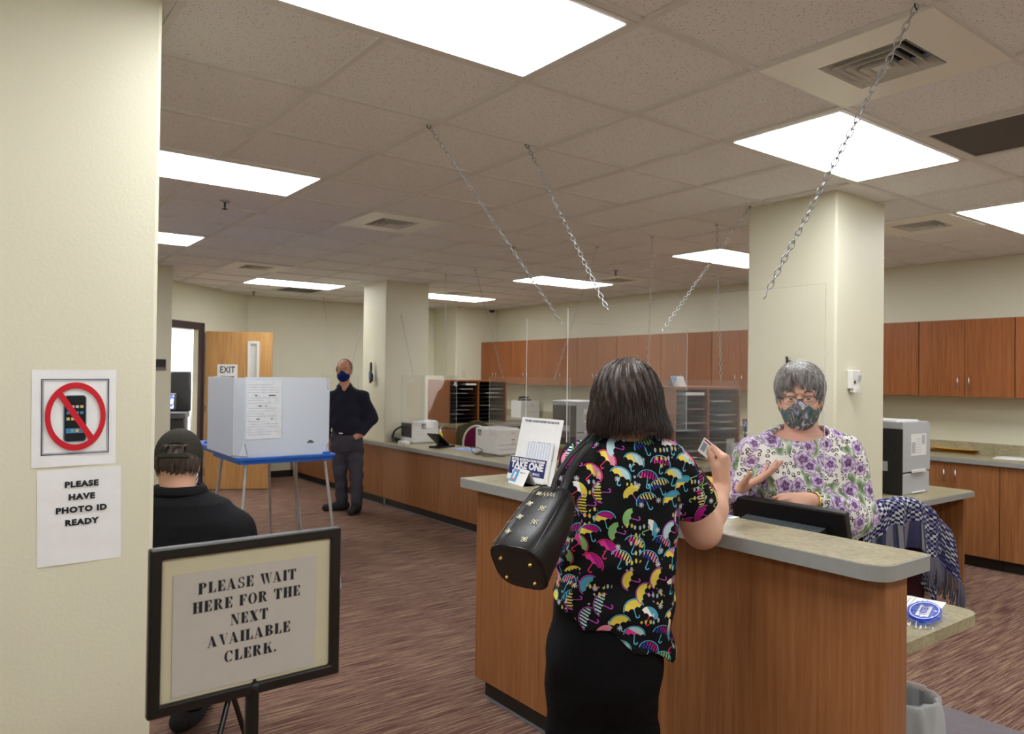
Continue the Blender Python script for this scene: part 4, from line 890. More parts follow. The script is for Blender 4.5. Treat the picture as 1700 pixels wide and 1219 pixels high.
# ================================================================ VOTING BOOTHS
def booth(o3, yaw, label, doc, lab2):
    """local x along the front edge (.70), y along the side (.52)"""
    t = thing('voting_booth', label, 'voting booth', (o3[0], o3[1], 0), yaw, 'blue folding voting booths')
    w_, d_, zt = .70, .70, 1.0
    mb = MB(); mb.prism(rpoly(0, 0, w_, d_, (.03,)*4), zt-.045, zt-.012); mb.prism(rpoly(-.012, -.012, w_+.012, d_+.012, (.04,)*4), zt-.016, zt); mb.obj('tabletop', M['blue_pl'], t, bevel=.006)
    mb = MB()
    for x_, y_ in ((.05, .03), (.62, .03), (.03, .25), (.03, .44), (w_-.05, .25)): mb.box(x_, y_, zt, x_+.06, y_+.03, zt+.014)
    mb.obj('slot_clips', M['blue_pl'], t, bevel=.003)
    k = 0
    for (a, b), (c, d) in (((.06, .05), (-.03, -.06)), ((w_-.06, .05), (w_+.03, -.06)), ((.06, d_-.05), (-.03, d_+.07)), ((w_-.06, d_-.05), (w_+.02, d_+.07))):
        mb = MB(); mb.tube([(a, b, zt-.03), (a+(c-a)*.93, b+(d-b)*.93, .07)], .0115, 12); lg = mb.obj('leg', M['leg_al'], t)
        mb = MB(); mb.tube([(a+(c-a)*.92, b+(d-b)*.92, .10), (c, d, .008)], .0125, 10); mb.obj('foot_tip', M['printer_grey'], lg)
    return t, w_, d_, zt
B0 = np.array([1.653, 5.20]); B1_ = np.array([2.346, 5.28]); by = -.02
t, w_, d_, zt = booth((1.653, 5.20), by, 'nearest voting booth with white privacy screen and blue table top', True, '')
def panel(t, name, pts, z0, z1, notch=(0, 0), mat='corr', th=.004):
    """upright board through two plan points with little steps cut at the outer ends"""
    (ax, ay), (bx, by_) = pts; d = Vector((bx-ax, by_-ay, 0)); L_ = d.length; d.normalize(); n = Vector((-d.y, d.x, 0))*th
    na, nb = notch; s_ = .022
    pl = [(0+(s_ if na else 0), 0)]
    pl = []
    if na: pl += [(s_+.01, 0), (s_, .01), (s_, .07), (0, .085), (0, z1-z0-.10), (.004, z1-z0-.09), (s_-.002, z1-z0-.085), (s_, z1-z0-.02), (s_+.015, z1-z0)]
    else: pl += [(0, 0), (0, z1-z0)]
    pr = [(L_-x, z) for x, z in reversed(pl)] if nb else [(L_, z1-z0), (L_, 0)]
    if nb and not na:
        q = [(s_+.01, 0), (s_, .01), (s_, .07), (0, .085), (0, z1-z0-.10), (.004, z1-z0-.09), (s_-.002, z1-z0-.085), (s_, z1-z0-.02), (s_+.015, z1-z0)]; pr = [(L_-x, z) for x, z in reversed(q)]
    poly = pl+pr; m = len(poly); A0 = Vector((ax, ay, z0)); v = [A0+d*x+Vector((0, 0, z)) for x, z in poly]; v += [p+n for p in v]
    mb = MB(); mb.add(v, [tuple(range(m)), tuple(range(2*m-1, m-1, -1))]+[(i, i+m, (i+1) % m+m, (i+1) % m) for i in range(m)]); return mb.obj(name, M[mat], t)
panel(t, 'privacy_panel', ((.030, .02), (w_-.03, .045)), zt, zt+.565, (0, 1)); panel(t, 'privacy_panel', ((.034, .020), (-.014, .114)), zt+.0, zt+.56); panel(t, 'privacy_panel', ((-.013, .108), (-.01, d_+.11)), zt, zt+.56)
panel(t, 'privacy_panel', ((w_-.03, .05), (w_-.02, d_-.02)), zt, zt+.56)
mb = MB(); mb.box(.045, .0145, zt+.13, .30, .0155, zt+.54); o = mb.obj('instruction_sheet', plain('instruction paper', srgb(226, 230, 236), .6), t); o.rotation_euler = (0, 0, math.atan2(.025, w_-.065)); o.location = (0, .001, 0)
mb = MB(); random.seed(5)
for k in range(20):
    zz = zt+.51-.0185*k
    if k in (4, 8, 13): 
        for q in range(3): xx = random.uniform(.1, .24); mb.box(xx, .0135, zz-.004, xx+random.uniform(.008, .03), .0144, zz+.003, mi=1)
        continue
    mb.box(.055, .0138, zz, .055+random.uniform(.1, .225), .0144, zz+.003, mi=0)
o2 = mb.obj('sheet_print', [plain('faded print', srgb(178, 184, 194), .7), M['ink']], o)
mb = MB(); mb.add([(.52, .028, zt+.085)]+[(.52+.026*math.cos(a), .030, zt+.085+.022*math.sin(a)) for a in [PI*k/10 for k in range(11)]]+[], [tuple(range(1, 12))]); mb.obj('finger_hole', plain('hole edge', srgb(90, 100, 96), .6), t)
mb = MB(); mb.add([(-.005, .0, zt+.014), (.055, -.004, zt+.014), (.02, .004, zt+.10), (-.003, .004, zt+.014), (.05, .002, zt+.014), (.02, .008, zt+.10)], [(0, 1, 2), (5, 4, 3), (0, 3, 4, 1), (1, 4, 5, 2), (2, 5, 3, 0)]); mb.obj('corner_flap', M['corr'], t)
mb = MB(); mb.tube([(.03, -.008, zt+.10), (.05, -.012, zt+.012), (-.03, .0, zt+.02), (-.035, .10, zt+.01), (.0, .12, zt+.012)], .0022, 6); mb.obj('pen_cord', M['black'], t)
mb = MB(); mb.prism([(w_*.45, .045), (w_*.7, .045), (w_*.68, .09), (w_*.47, .09)], zt, zt+.012); mb.obj('pen_tray', M['black'], t)
e = np.array([math.cos(by+PI/2), math.sin(by+PI/2)])
t2, w2, d2, _ = booth((1.653+e[0]*.82+.05, 5.20+e[1]*.82), by, 'second voting booth just behind the nearest one, blue edge showing at left', False, '')
panel(t2, 'privacy_panel', ((.12, .02), (.13, d2-.1)), zt, zt+.56, (0, 1)); panel(t2, 'privacy_panel', ((w2-.03, .05), (w2-.02, d2-.02)), zt, zt+.56)
# exit sign on the door
t = thing('exit_sign', 'white paper EXIT sign with arrow on the open wooden door', 'sign', (0, 0, 0))
c = onZ(377, 620, 1.6); 
dd = Vector((math.cos(ang), math.sin(ang), 0)); nrm = Vector((dd.y, -dd.x, 0))
def on_door(px, py):
    r_ = _ray(px, py); n2 = np.array(nrm[:]); s_ = (np.array(hx[:])-CAM)@n2/(r_@n2); return CAM+r_*s_
p1, p2 = on_door(361, 605), on_door(394, 630); cw = (p1+p2)/2
t.location = (cw[0]+nrm.x*.001, cw[1]+nrm.y*.001, cw[2]-.03); t.rotation_euler = (0, 0, ang)
ew = abs((Vector(p2)-Vector(p1)).dot(dd)); 
mb = MB(); mb.box(-ew/2, -.002, -.10, ew/2, 0, .13); mb.obj('sheet', M['paper'], t)
mb = MB(); mb.T = Matrix(((1, 0, 0, 0), (0, 0, -1, -.0022), (0, 1, 0, .055), (0, 0, 0, 1))); mb.text('EXIT', .125, Matrix(), bold=.002, sx=.78); rect(mb, -.07, -.097, .09, -.085, .0002); mb.add([(-.09, -.091, .0004), (-.06, -.075, .0004), (-.06, -.107, .0004)], [(0, 1, 2)]); mb.obj('lettering', M['ink'], t)
# machine in the side room
mc = (2.72, 11.85)
t = thing('copier', 'black ballot machine with a lit blue touchscreen seen through the doorway', 'machine', (mc[0], mc[1], 0), -.35)
mb = MB(); mb.box(-.26, -.2, 0, .22, .3, .90); mb.obj('body', M['black'], t, bevel=.02); mb = MB(); mb.box(-.27, -.26, .90, .24, .3, .99); mb.obj('top_panel', plain('graphite plastic', srgb(54, 54, 58), .4), t, bevel=.012)
mb = MB(); mb.T = Matrix.Translation((-.07, -.10, 1.14)) @ rot(math.radians(-18), 4, 'X'); mb.box(-.18, -.012, -.13, .16, .02, .13); mb.obj('screen_housing', M['black'], t, bevel=.01)
scr = NT('lit touchscreen'); cc = scr.ramp(scr.noise(scr.co(), 22, 2), [(.45, srgb(60, 90, 220)), (.55, srgb(225, 235, 255))], 'CONSTANT'); scr.put(cc, scr.b.inputs['Emission Color']); scr.b.inputs['Emission Strength'].default_value = 1.4; scr.b.inputs['Base Color'].default_value = (0, 0, 0, 1)
mb = MB(); mb.T = Matrix.Translation((-.07, -.10, 1.14)) @ rot(math.radians(-18), 4, 'X'); mb.box(-.14, -.0145, -.10, .13, -.012, .10); mb.obj('screen', scr.m, t, label='lit blue and white touchscreen')
mb = MB(); mb.box(-.22, .16, .99, .26, .30, 1.60); mb.obj('raised_lid', M['black'], t, bevel=.02)
mb = MB(); mb.box(-.03, -.204, .68, .02, -.2, .73); mb.box(-.03, -.264, .93, .03, -.26, .97); mb.obj('seal_sticker', M['cream'], t)

# ================================================================ CHAIRS AND BIN BY THE CLERK
def office_chair(name, label, loc, rz, mats, zb0, zb1, bw, seat=.47, shell=None):
    t = thing(name, label, 'chair', (loc[0], loc[1], 0), rz)      # the back rest is at +y
    up, fr = mats
    mb = MB(); mb.box(-.24, -.22, seat-.05, .24, .22, seat+.04); mb.obj('seat', up, t, bevel=.04, seg=4)
    def back(a, b):
        x_ = (a-.5)*2; zz = zb0+(zb1-zb0)*b; wv_ = bw/2*(1-.30*max(0, (b-.5)*2)**2.6-.1*(1-b)**2)
        return (x_*wv_, .25+.04*b+.04*(1-x_*x_), zz-(.10*(b > .85)*x_*x_*((b-.85)/.15)))
    mb = MB(); mb.grid(18, 18, back); o_ = mb.obj('backrest', up, t); so = o_.modifiers.new('s', 'SOLIDIFY'); so.thickness = .05; so.offset = 0; bv = o_.modifiers.new('b', 'BEVEL'); bv.width = .015; bv.segments = 3
    mb = MB(); mb.tube([(0, .24, zb0+.1), (0, .27, seat), (0, .1, seat-.06)], .022); mb.obj('back_post', fr, t)
    mb = MB(); mb.tube([(0, 0, seat-.05), (0, 0, .12)], .026, 12); mb.obj('gas_post', fr, t)
    for k in range(5):
        a = 2*PI*k/5+.3; mb = MB(); mb.tube([(0, 0, .12), (.29*math.cos(a), .29*math.sin(a), .075)], [.024, .016], 8); lg = mb.obj('leg', fr, t)
        mb = MB(); cxx, cyy = .30*math.cos(a), .30*math.sin(a); u_ = Vector((-math.sin(a), math.cos(a), 0))
        for s_ in (-1, 1): mb.tube([Vector((cxx, cyy, .031))+u_*(.010*s_), Vector((cxx, cyy, .031))+u_*(.026*s_)], .030, 16)
        mb.tube([(cxx, cyy, .05), (cxx, cyy, .085)], .009); mb.obj('caster', fr, lg)
    return t, back
t, _ = office_chair('office_chair', 'olive-backed office chair with cream-rimmed maroon pad, behind the low counter', (5.30, 7.50), -.62+PI-PI, (M['olive_cloth'], M['black']), .55, 1.06, .50)
t.rotation_euler = (0, 0, 2.45)
mb = MB(); pts = [(.13*math.cos(a)*1.0+.0, .34, .80+(.20*math.sin(a))) for a in [PI*k/16 for k in range(17)]]
mb.add([(0, .335, .62)]+[(-.15+0, .33, .60), (.15, .33, .60)]+[(.15*math.cos(PI*k/16), .352, .80+.19*math.sin(PI*k/16)) for k in range(17)], [(1, 0, 2)+tuple(range(3, 20))]); o_ = mb.obj('inner_pad', M['maroon'], t); so = o_.modifiers.new('s', 'SOLIDIFY'); so.thickness = .012; so.offset = 0
mb = MB(); mb.tube([(.155, .335, .60)]+[(.158*math.cos(PI*k/16), .352, .80+.20*math.sin(PI*k/16)) for k in range(17)]+[(-.155, .335, .60)], .013, 8); mb.obj('pad_rim', M['cream_pl'], t, label='cream plastic rim')
# clerk's chair
CH = (3.46, 1.91); CHR = 2.84
t, backfn = office_chair('office_chair', 'burgundy office chair under the crocheted blanket, right of the clerk', CH, CHR, (M['burg'], M['black']), .55, 1.06, .46)
def crochet():
    t = NT('crocheted yarn'); c = t.new('ShaderNodeTexCoord'); sp = t.new('ShaderNodeSeparateXYZ'); t.put(c.outputs['UV'], sp.inputs[0]); u, v = sp.outputs[0], sp.outputs[1]
    wob = t.noise(c.outputs['UV'], 14, 2)
    uu = t.math('ADD', t.math('MULTIPLY', u, 38), t.math('MULTIPLY', wob, 1.6)); vv = t.math('ADD', t.math('MULTIPLY', v, 56), t.math('MULTIPLY', wob, 1.2))
    cell = t.math('SUBTRACT', t.math('FLOOR', uu), t.math('MULTIPLY', t.math('FLOOR', t.math('DIVIDE', t.math('ADD', t.math('FLOOR', uu), t.math('FLOOR', vv)), 2)), 2))
    par = t.math('MODULO', t.math('ADD', t.math('FLOOR', uu), t.math('FLOOR', vv)), 2)
    row = t.math('MODULO', t.math('FLOOR', t.math('DIVIDE', vv, 3)), 3)
    cb = t.new('ShaderNodeCombineXYZ'); t.put(t.math('FLOOR', uu), cb.inputs[0]); t.put(t.math('FLOOR', vv), cb.inputs[1]); wn = t.new('ShaderNodeTexWhiteNoise', noise_dimensions='2D'); t.put(cb.outputs[0], wn.inputs[0])
    yarn = t.ramp(wn.outputs['Value'], [(0, srgb(226, 228, 236)), (.40, srgb(150, 146, 190)), (.65, srgb(98, 94, 150)), (.85, srgb(190, 192, 204))], 'CONSTANT')
    gran = t.mix(par, srgb(52, 52, 84), yarn)
    band = t.noise(t.vm('MULTIPLY', c.outputs['UV'], (9, .3, 0)), 1, 1)
    ribc = t.ramp(band, [(.38, srgb(164, 162, 170)), (.46, srgb(96, 92, 138)), (.52, srgb(70, 82, 96)), (.58, srgb(178, 176, 182))], 'CONSTANT')
    st = t.math('SINE', t.math('MULTIPLY', v, 700)); rs = t.math('SINE', t.math('MULTIPLY', u, 330))
    ribc = t.mix(t.math('MULTIPLY', t.math('ADD', t.math('MULTIPLY', st, rs), 1), .22), ribc, srgb(50, 48, 60))
    isr = t.math('MULTIPLY', t.math('LESS_THAN', v, .20), t.math('GREATER_THAN', u, .36))
    col = t.mix(isr, gran, ribc); t.bump(t.math('ADD', par, t.math('MULTIPLY', st, .3)), .8, .01); return t.fin(col, .95, 0, .1)
bl = thing('blanket', 'purple white and grey crocheted blanket with fringe draped over the burgundy chair', 'blanket', (CH[0], CH[1], 0), CHR)
def drape(a, b):
    """a across (0 = picture right), b from the lower back edge up and over to the seat side"""
    x_ = -.27+.52*a; q = (x_+.01)/.26
    crest = 1.092-.12*abs(q)**2.4-(.05*max(0, -q)**1.5)
    Lb = .19+.012*math.sin(a*25); tot = Lb+.10+.30; s = b*tot
    y0 = .345+.014*math.sin(a*34)*(1-min(1, b*1.2))
    if s < Lb: return (x_*(1+.05*(1-s/Lb)), y0+.05+.02*math.sin(a*20+1)*(1-s/Lb), crest-.03-(Lb-s))
    if s < Lb+.10: an = (s-Lb)/.10*PI; return (x_, y0+.0+.05*math.cos(an), crest-.03+.035*math.sin(an))
    return (x_, y0-.055, crest-.03-(s-Lb-.10))
mb = MB(); nx, ny = 60, 60; mb.grid(nx, ny, drape); o_ = mb.obj('knitted_body', crochet(), bl)
uvl = o_.data.uv_layers.new(name='UVMap')
for lp in o_.data.loops:
    vi = lp.vertex_index; uvl.data[lp.index].uv = ((vi % (nx+1))/nx, (vi//(nx+1))/ny)
so = o_.modifiers.new('s', 'SOLIDIFY'); so.thickness = .012; so.offset = 1
mb = MB(); random.seed(11)
for k in range(84):
    a = .005+.36*k/84+random.uniform(-.004, .004); p = drape(a, 0); l_ = random.uniform(.085, .14); dx = random.uniform(-.012, .012)
    mb.tube([(p[0], p[1]+.006, p[2]+.004), (p[0]+dx*.5, p[1]+.012, p[2]-l_*.5), (p[0]+dx, p[1]+.004+random.uniform(-.01, .01), p[2]-l_)], [.0034, .0030, .0022], 5)
o_ = mb.obj('fringe', cloth('grey purple yarn', srgb(108, 106, 120)), bl); o_['kind'] = 'stuff'
# waste bin
bc_ = (3.03, 1.43)
t = thing('waste_bin', 'grey waste bin with translucent liner under the low desk', 'bin', (bc_[0], bc_[1], 0.006))
mb = MB(); mb.lathe([(0, 0), (.11, 0), (.14, .36), (.132, .36), (.105, .01), (0, .01)], seg=32); mb.obj('body', plain('grey bin plastic', srgb(120, 118, 116), .4), t)
def lin(a, b):
    an = 2*PI*a; w1 = .006*math.sin(an*9+b*6)+.004*math.sin(an*17)
    if b < .45: q = b/.45; r_ = .150+.012*(1-q)+w1*1.4; return (r_*math.cos(an), r_*math.sin(an), .17+.20*q+.012*math.sin(an*5))
    if b < .62: q = (b-.45)/.17; r_ = .150-.022*q+w1; return (r_*math.cos(an), r_*math.sin(an), .37+.014*math.sin(q*PI))
    q = (b-.62)/.38; r_ = .128-.02*q+w1; return (r_*math.cos(an), r_*math.sin(an), .37-.25*q)
mb = MB(); mb.grid(72, 20, lin); mb.obj('liner', M['liner'], t)
# papers and sticker pack on the low desk
t = thing('printed_sheet', 'white printed sheet lying on the low desk at the clerk\'s side', 'paper', (2.98, 1.36, DT+.0005), .25)
mb = MB(); mb.box(-.14, -.10, 0, .13, .10, .0015); mb.box(-.12, -.085, .0015, .115, .09, .003); mb.obj('sheet', M['paper'], t)
mb = MB(); [mb.box(-.10, .07-.014*k, .003, .08+.02*(k % 3), .072-.014*k, .0034) for k in range(10)]; mb.obj('print', M['grey_ink'], t)
t = thing('sticker_pack', 'polybag of round blue and white voting stickers on the low desk corner', 'sticker pack', (2.875, 1.262, DT), .30)
for k in range(5):
    mb = MB(); mb.prism([(.13*math.cos(2*PI*q/40)+.004*math.sin(k*2), .05*math.sin(2*PI*q/40)+.003*math.cos(k*3)) for q in range(40)], .004+.0045*k, .0075+.0045*k); mb.obj('sticker', plain('blue sticker', srgb(40, 80, 205), .35) if k == 0 else bpy.data.materials['blue sticker'], t)
mb = MB(); zt_ = .0262; T_ = Matrix.Translation((0, 0, zt_)) @ rot(0, 4, 'Z'); mb.T = T_
mb.add([(-.085, -.020, 0), (.07, -.020, 0), (.045, 0, 0), (.07, .020, 0), (-.085, .020, 0)], [(0, 1, 2, 3, 4)]); ring(mb, 0, 0, .043, .046, 0, sx=2.6); mb.T = None
mb.obj('white_print', M['paper'], t)
mb = MB(); mb.T = Matrix.Translation((-.01, 0, zt_+.0006)); mb.text('I VOTED', .030, Matrix(), bold=.001, sx=.95); mb.T = None; mb.obj('blue_lettering', bpy.data.materials['blue sticker'], t)
def film(a, b):
    an = 2*PI*a; r_ = b; wr = .006*math.sin(an*7+b*9)+.005*math.sin(an*13)
    return ((.165*r_)*math.cos(an)*(1+wr*3*b), (.072*r_)*math.sin(an)*(1+wr*3*b), .0285-.025*b**3+wr*.3*b+.001)
mb = MB(); mb.grid(60, 10, film); mb.obj('polybag', M['bag_film'], t)

# envelopes and papers on the back counter, bottle on the near sorter
for k in range(3):
    c = onZ(1583, 750, BT); t = thing('envelope', ['bottom', 'middle', 'top'][k]+' of three gold envelopes on the back counter right of the tower printer', 'envelope', (c[0]+.012*k, c[1]-.02*k, BT+.001+.013*k), .12-.10*k, 'gold envelopes on the back counter')
    mb = MB(); mb.grid(6, 6, lambda a, b, k=k: ((a-.5)*.30, (b-.5)*.40, .004+.006*math.sin(a*3+b*2+k)**2)); mb.grid(6, 6, lambda a, b, k=k: ((a-.5)*.30, (.5-b)*.40, .0)); mb.obj('body', M['env'], t)
c = onZ(1685, 763, BT); t = thing('printed_sheet', 'white papers lying on the back counter near the right edge of the picture', 'paper', (c[0]+.02, c[1], BT+.0005), .2); mb = MB(); mb.box(-.11, -.15, 0, .11, .15, .006); mb.box(-.09, -.17, .006, .12, .12, .010); mb.obj('sheet', M['paper'], t)
t = thing('small_bottle', 'small white bottle beside the tent card on the near mail sorter', 'bottle', (4.80, 4.02, 1.527)); mb = MB(); mb.lathe([(0, 0), (.016, 0), (.018, .006), (.018, .035), (.008, .045), (.008, .055), (0, .056)]); mb.obj('body', M['white_metal'], t)
# ================================================================ SOFT BODIES (signed distance shapes -> surface nets)
class Body:
    """smooth union of tapered limbs, ellipsoids and lofted trunks, meshed as ONE continuous surface"""
    def __init__(s): s.p = []; s.post = None
    def _n(s, v): return np.array(v, float)
    def cone(s, a, b, ra, rb, k=.02, flat=None, f=1.0, op=1):
        a, b = s._n(a), s._n(b); ba = b-a; L2 = max(ba@ba, 1e-12)
        if flat is not None: n = s._n(flat); n = n/np.linalg.norm(n)
        def fn(P):
            q = P-a; t = np.clip(q@ba/L2, 0, 1); d = q-t[:, None]*ba
            if flat is not None: c = d@n; d = d+np.outer(c*(1/f-1), n)
            r = np.linalg.norm(d, axis=1)-(ra+(rb-ra)*t)
            return r*(f if (flat is not None and f < 1) else 1)
        s.p.append((fn, k, op)); return s
    def chain(s, pts, rs, k=.02, **kw):
        for i in range(len(pts)-1): s.cone(pts[i], pts[i+1], rs[i], rs[i+1], k, **kw)
        return s
    def ell(s, c, r, R=None, k=.02, op=1):
        c, r = s._n(c), s._n(r); R = np.eye(3) if R is None else R
        def fn(P):
            q = (P-c)@R; k0 = np.linalg.norm(q/r, axis=1); k1 = np.linalg.norm(q/(r*r), axis=1)+1e-9
            return k0*(k0-1)/k1
        s.p.append((fn, k, op)); return s
    def loft(s, secs, R2, k=.03, e=2.2, op=1):
        """secs: (z, cx, cy, rx, ry) world centre, radii along R2 rows (2x2: lateral, depth)"""
        S = np.array(secs, float); S = S[np.argsort(S[:, 0])]; lo, hi = S[0, 0], S[-1, 0]
        def fn(P):
            z = P[:, 2]; zc = np.clip(z, lo, hi); c = [np.interp(zc, S[:, 0], S[:, i]) for i in range(1, 5)]
            dx, dy = P[:, 0]-c[0], P[:, 1]-c[1]; u = dx*R2[0][0]+dy*R2[0][1]; v = dx*R2[1][0]+dy*R2[1][1]
            rho = (np.abs(u/c[2])**e+np.abs(v/c[3])**e)**(1/e); d = (rho-1)*np.minimum(c[2], c[3])*.9
            zz = np.maximum(np.maximum(lo-z, z-hi), 0); return np.where(zz > 0, np.sqrt(np.maximum(d, 0)**2+zz**2)+np.minimum(d, 0)*0, d)
        s.p.append((fn, k, op)); return s
    def fn(s, f, k=.01, op=1): s.p.append((f, k, op)); return s
    def ev(s, P, idx=None):
        d = np.full(len(P), 1e3)
        for i, (f, k, op) in enumerate(s.p):
            if idx is not None and i not in idx: continue
            v = f(P)
            if op == 1:
                h = np.clip(.5+.5*(v-d)/k, 0, 1); d = v*(1-h)+d*h-k*h*(1-h)
            elif op == -1:
                v = -v; h = np.clip(.5-.5*(v-d)/k, 0, 1); d = v*(1-h)+d*h+k*h*(1-h)
            else:
                h = np.clip(.5-.5*(v-d)/k, 0, 1); d = v*(1-h)+d*h+k*h*(1-h)      # intersection
        if s.post is not None: d = s.post(P, d)
        return d
    def mesh(s, lo, hi, h):
        lo, hi = np.array(lo, float), np.array(hi, float); N = 20; bl = N*h; nb = np.ceil((hi-lo)/bl).astype(int); rad = bl*.87+2*h
        VX = {}; V = []; F = []
        ctr = np.array([[lo+bl*(np.array([i, j, k])+.5)] for i in range(nb[0]) for j in range(nb[1]) for k in range(nb[2])])[:, 0]
        ids = [(i, j, k) for i in range(nb[0]) for j in range(nb[1]) for k in range(nb[2])]
        each = np.array([f(ctr) for f, k, op in s.p]); tot = s.ev(ctr)
        g = np.arange(-1, N+1)                       # samples, one extra below
        keys_all = []; pos_all = []; quads = []
        big = 1 << 20
        def key(I): return (I[:, 0]*big+I[:, 1])*big+I[:, 2]
        for n, (i, j, k) in enumerate(ids):
            if abs(tot[n]) > rad*1.9+.03: continue
            idx = {m for m in range(len(s.p)) if s.p[m][2] != 1 or each[m, n] < max(tot[n], 0)+2.2*rad+.06}
            gx, gy, gz = np.meshgrid(g+i*N, g+j*N, g+k*N, indexing='ij'); gx2, gy2, gz2 = np.meshgrid(np.arange(-1, N+2)+i*N, np.arange(-1, N+2)+j*N, np.arange(-1, N+2)+k*N, indexing='ij')
            P = np.stack([gx2, gy2, gz2], -1).reshape(-1, 3)*h+lo
            D = s.ev(P, idx).reshape(gx2.shape)
            if D.min() > 0 or D.max() < 0: continue
            # cells -1..N : vertex where sign changes
            M_ = N+2; c = [D[a:a+M_, b:b+M_, e:e+M_] for a in (0, 1) for b in (0, 1) for e in (0, 1)]
            sg = np.stack([q < 0 for q in c]); act = sg.any(0) & ~sg.all(0)
            if not act.any(): continue
            A = np.argwhere(act); cv = np.stack([q[act] for q in c], 1)
            off = np.array([(a, b, e) for a in (0, 1) for b in (0, 1) for e in (0, 1)], float)
            num = np.zeros((len(A), 3)); cnt = np.zeros(len(A))
            for a_ in range(8):
                for b_ in range(a_+1, 8):
                    if np.abs(off[a_]-off[b_]).sum() != 1: continue
                    da, db = cv[:, a_], cv[:, b_]; m = (da < 0) != (db < 0)
                    t = np.where(m, da/np.where(m, da-db, 1), 0); num += (off[a_]+(off[b_]-off[a_])*t[:, None])*m[:, None]; cnt += m
            gi = A-1+np.array([i, j, k])*N; ps = (gi+num/cnt[:, None])*h+lo
            keys_all.append(key(gi+big//4)); pos_all.append(ps)
            # faces: edges starting at sample points in 0..N-1 of this block
            Ds = D[1:, 1:, 1:]
            for ax in range(3):
                s0 = Ds[:N, :N, :N]; sl = [slice(0, N)]*3; sl[ax] = slice(1, N+1); s1 = Ds[tuple(sl)]
                m = (s0 < 0) != (s1 < 0)
                if not m.any(): continue
                E_ = np.argwhere(m)+np.array([i, j, k])*N; fl = s0[m] < 0
                u_, v_ = [(1, 2), (2, 0), (0, 1)][ax]; e1 = np.zeros(3, int); e1[u_] = 1; e2 = np.zeros(3, int); e2[v_] = 1
                q4 = np.stack([key(E_-e1-e2+big//4), key(E_-e2+big//4), key(E_+big//4), key(E_-e1+big//4)], 1)
                q4[~fl] = q4[~fl][:, ::-1]; quads.append(q4)
        K = np.concatenate(keys_all); Ps = np.concatenate(pos_all); uk, ui = np.unique(K, return_index=True); Q = np.concatenate(quads)
        f = np.searchsorted(uk, Q); f = np.clip(f, 0, len(uk)-1); ok = (uk[f] == Q).all(1); return Ps[ui], f[ok]
def add_mesh(name, V, Fq, mats, parent, smooth=True, relax=2, uvfn=None, label=None, mfn=None):
    V = V.copy()
    if relax:       # light Laplacian relaxation
        e = np.concatenate([Fq[:, [0, 1]], Fq[:, [1, 2]], Fq[:, [2, 3]], Fq[:, [3, 0]]]); n = len(V)
        for _ in range(relax):
            S = np.zeros((n, 3)); c = np.zeros(n)
            for a, b in ((0, 1), (1, 0)):
                for ax in range(3): S[:, ax] += np.bincount(e[:, a], V[e[:, b], ax], n)
                c += np.bincount(e[:, a], minlength=n)
            V = V*.5+.5*S/np.maximum(c, 1)[:, None]
    inv = np.array(wmat(parent).inverted()) if parent is not None else np.eye(4)
    L_ = V@inv[:3, :3].T+inv[:3, 3]
    me = bpy.data.meshes.new(name); me.vertices.add(len(L_)); me.vertices.foreach_set('co', L_.ravel()); me.loops.add(Fq.size); me.loops.foreach_set('vertex_index', Fq.ravel().astype(np.int32))
    me.polygons.add(len(Fq)); me.polygons.foreach_set('loop_start', np.arange(0, Fq.size, 4, dtype=np.int32)); me.polygons.foreach_set('loop_total', np.full(len(Fq), 4, dtype=np.int32)); me.update(calc_edges=True); me.validate()
    me.polygons.foreach_set('use_smooth', np.ones(len(me.polygons), bool))
    if not isinstance(mats, (list, tuple)): mats = [mats]
    for m in mats: me.materials.append(m)
    if mfn is not None: me.polygons.foreach_set('material_index', mfn(V[Fq].mean(1)).astype(np.int32))
    if uvfn is not None:
        P = V[Fq]; nr = np.cross(P[:, 2]-P[:, 0], P[:, 3]-P[:, 1]); nr /= np.linalg.norm(nr, axis=1)[:, None]+1e-12
        uv = me.uv_layers.new(name='UVMap'); uv.data.foreach_set('uv', uvfn(P.reshape(-1, 3), np.repeat(nr, 4, 0)).ravel().astype(np.float32))
    o = link(bpy.data.objects.new(name, me)); o.parent = parent
    if label: o['label'] = label
    return o
LAT = np.array([CR[0], CR[1], 0]); LAT /= np.linalg.norm(LAT); DEP = np.array([CF[0], CF[1], 0]); DEP /= np.linalg.norm(DEP); UPV = np.array([0, 0, 1.])
def frame(yaw=0, pitch=0, roll=0):
    """head frame: rows = right (picture), back-to-front, up; yaw turns the face; 0 = facing away from the camera"""
    c, s_ = math.cos(yaw), math.sin(yaw); x = LAT*c+DEP*s_; y = -LAT*s_+DEP*c
    cp, sp = math.cos(pitch), math.sin(pitch); y2 = y*cp+UPV*sp; z = -y*sp+UPV*cp
    cr, sr = math.cos(roll), math.sin(roll); return np.stack([x*cr+z*sr, y2, -x*sr+z*cr])
def hp(c, Fr, v): return np.array(c)+np.array(v)@Fr
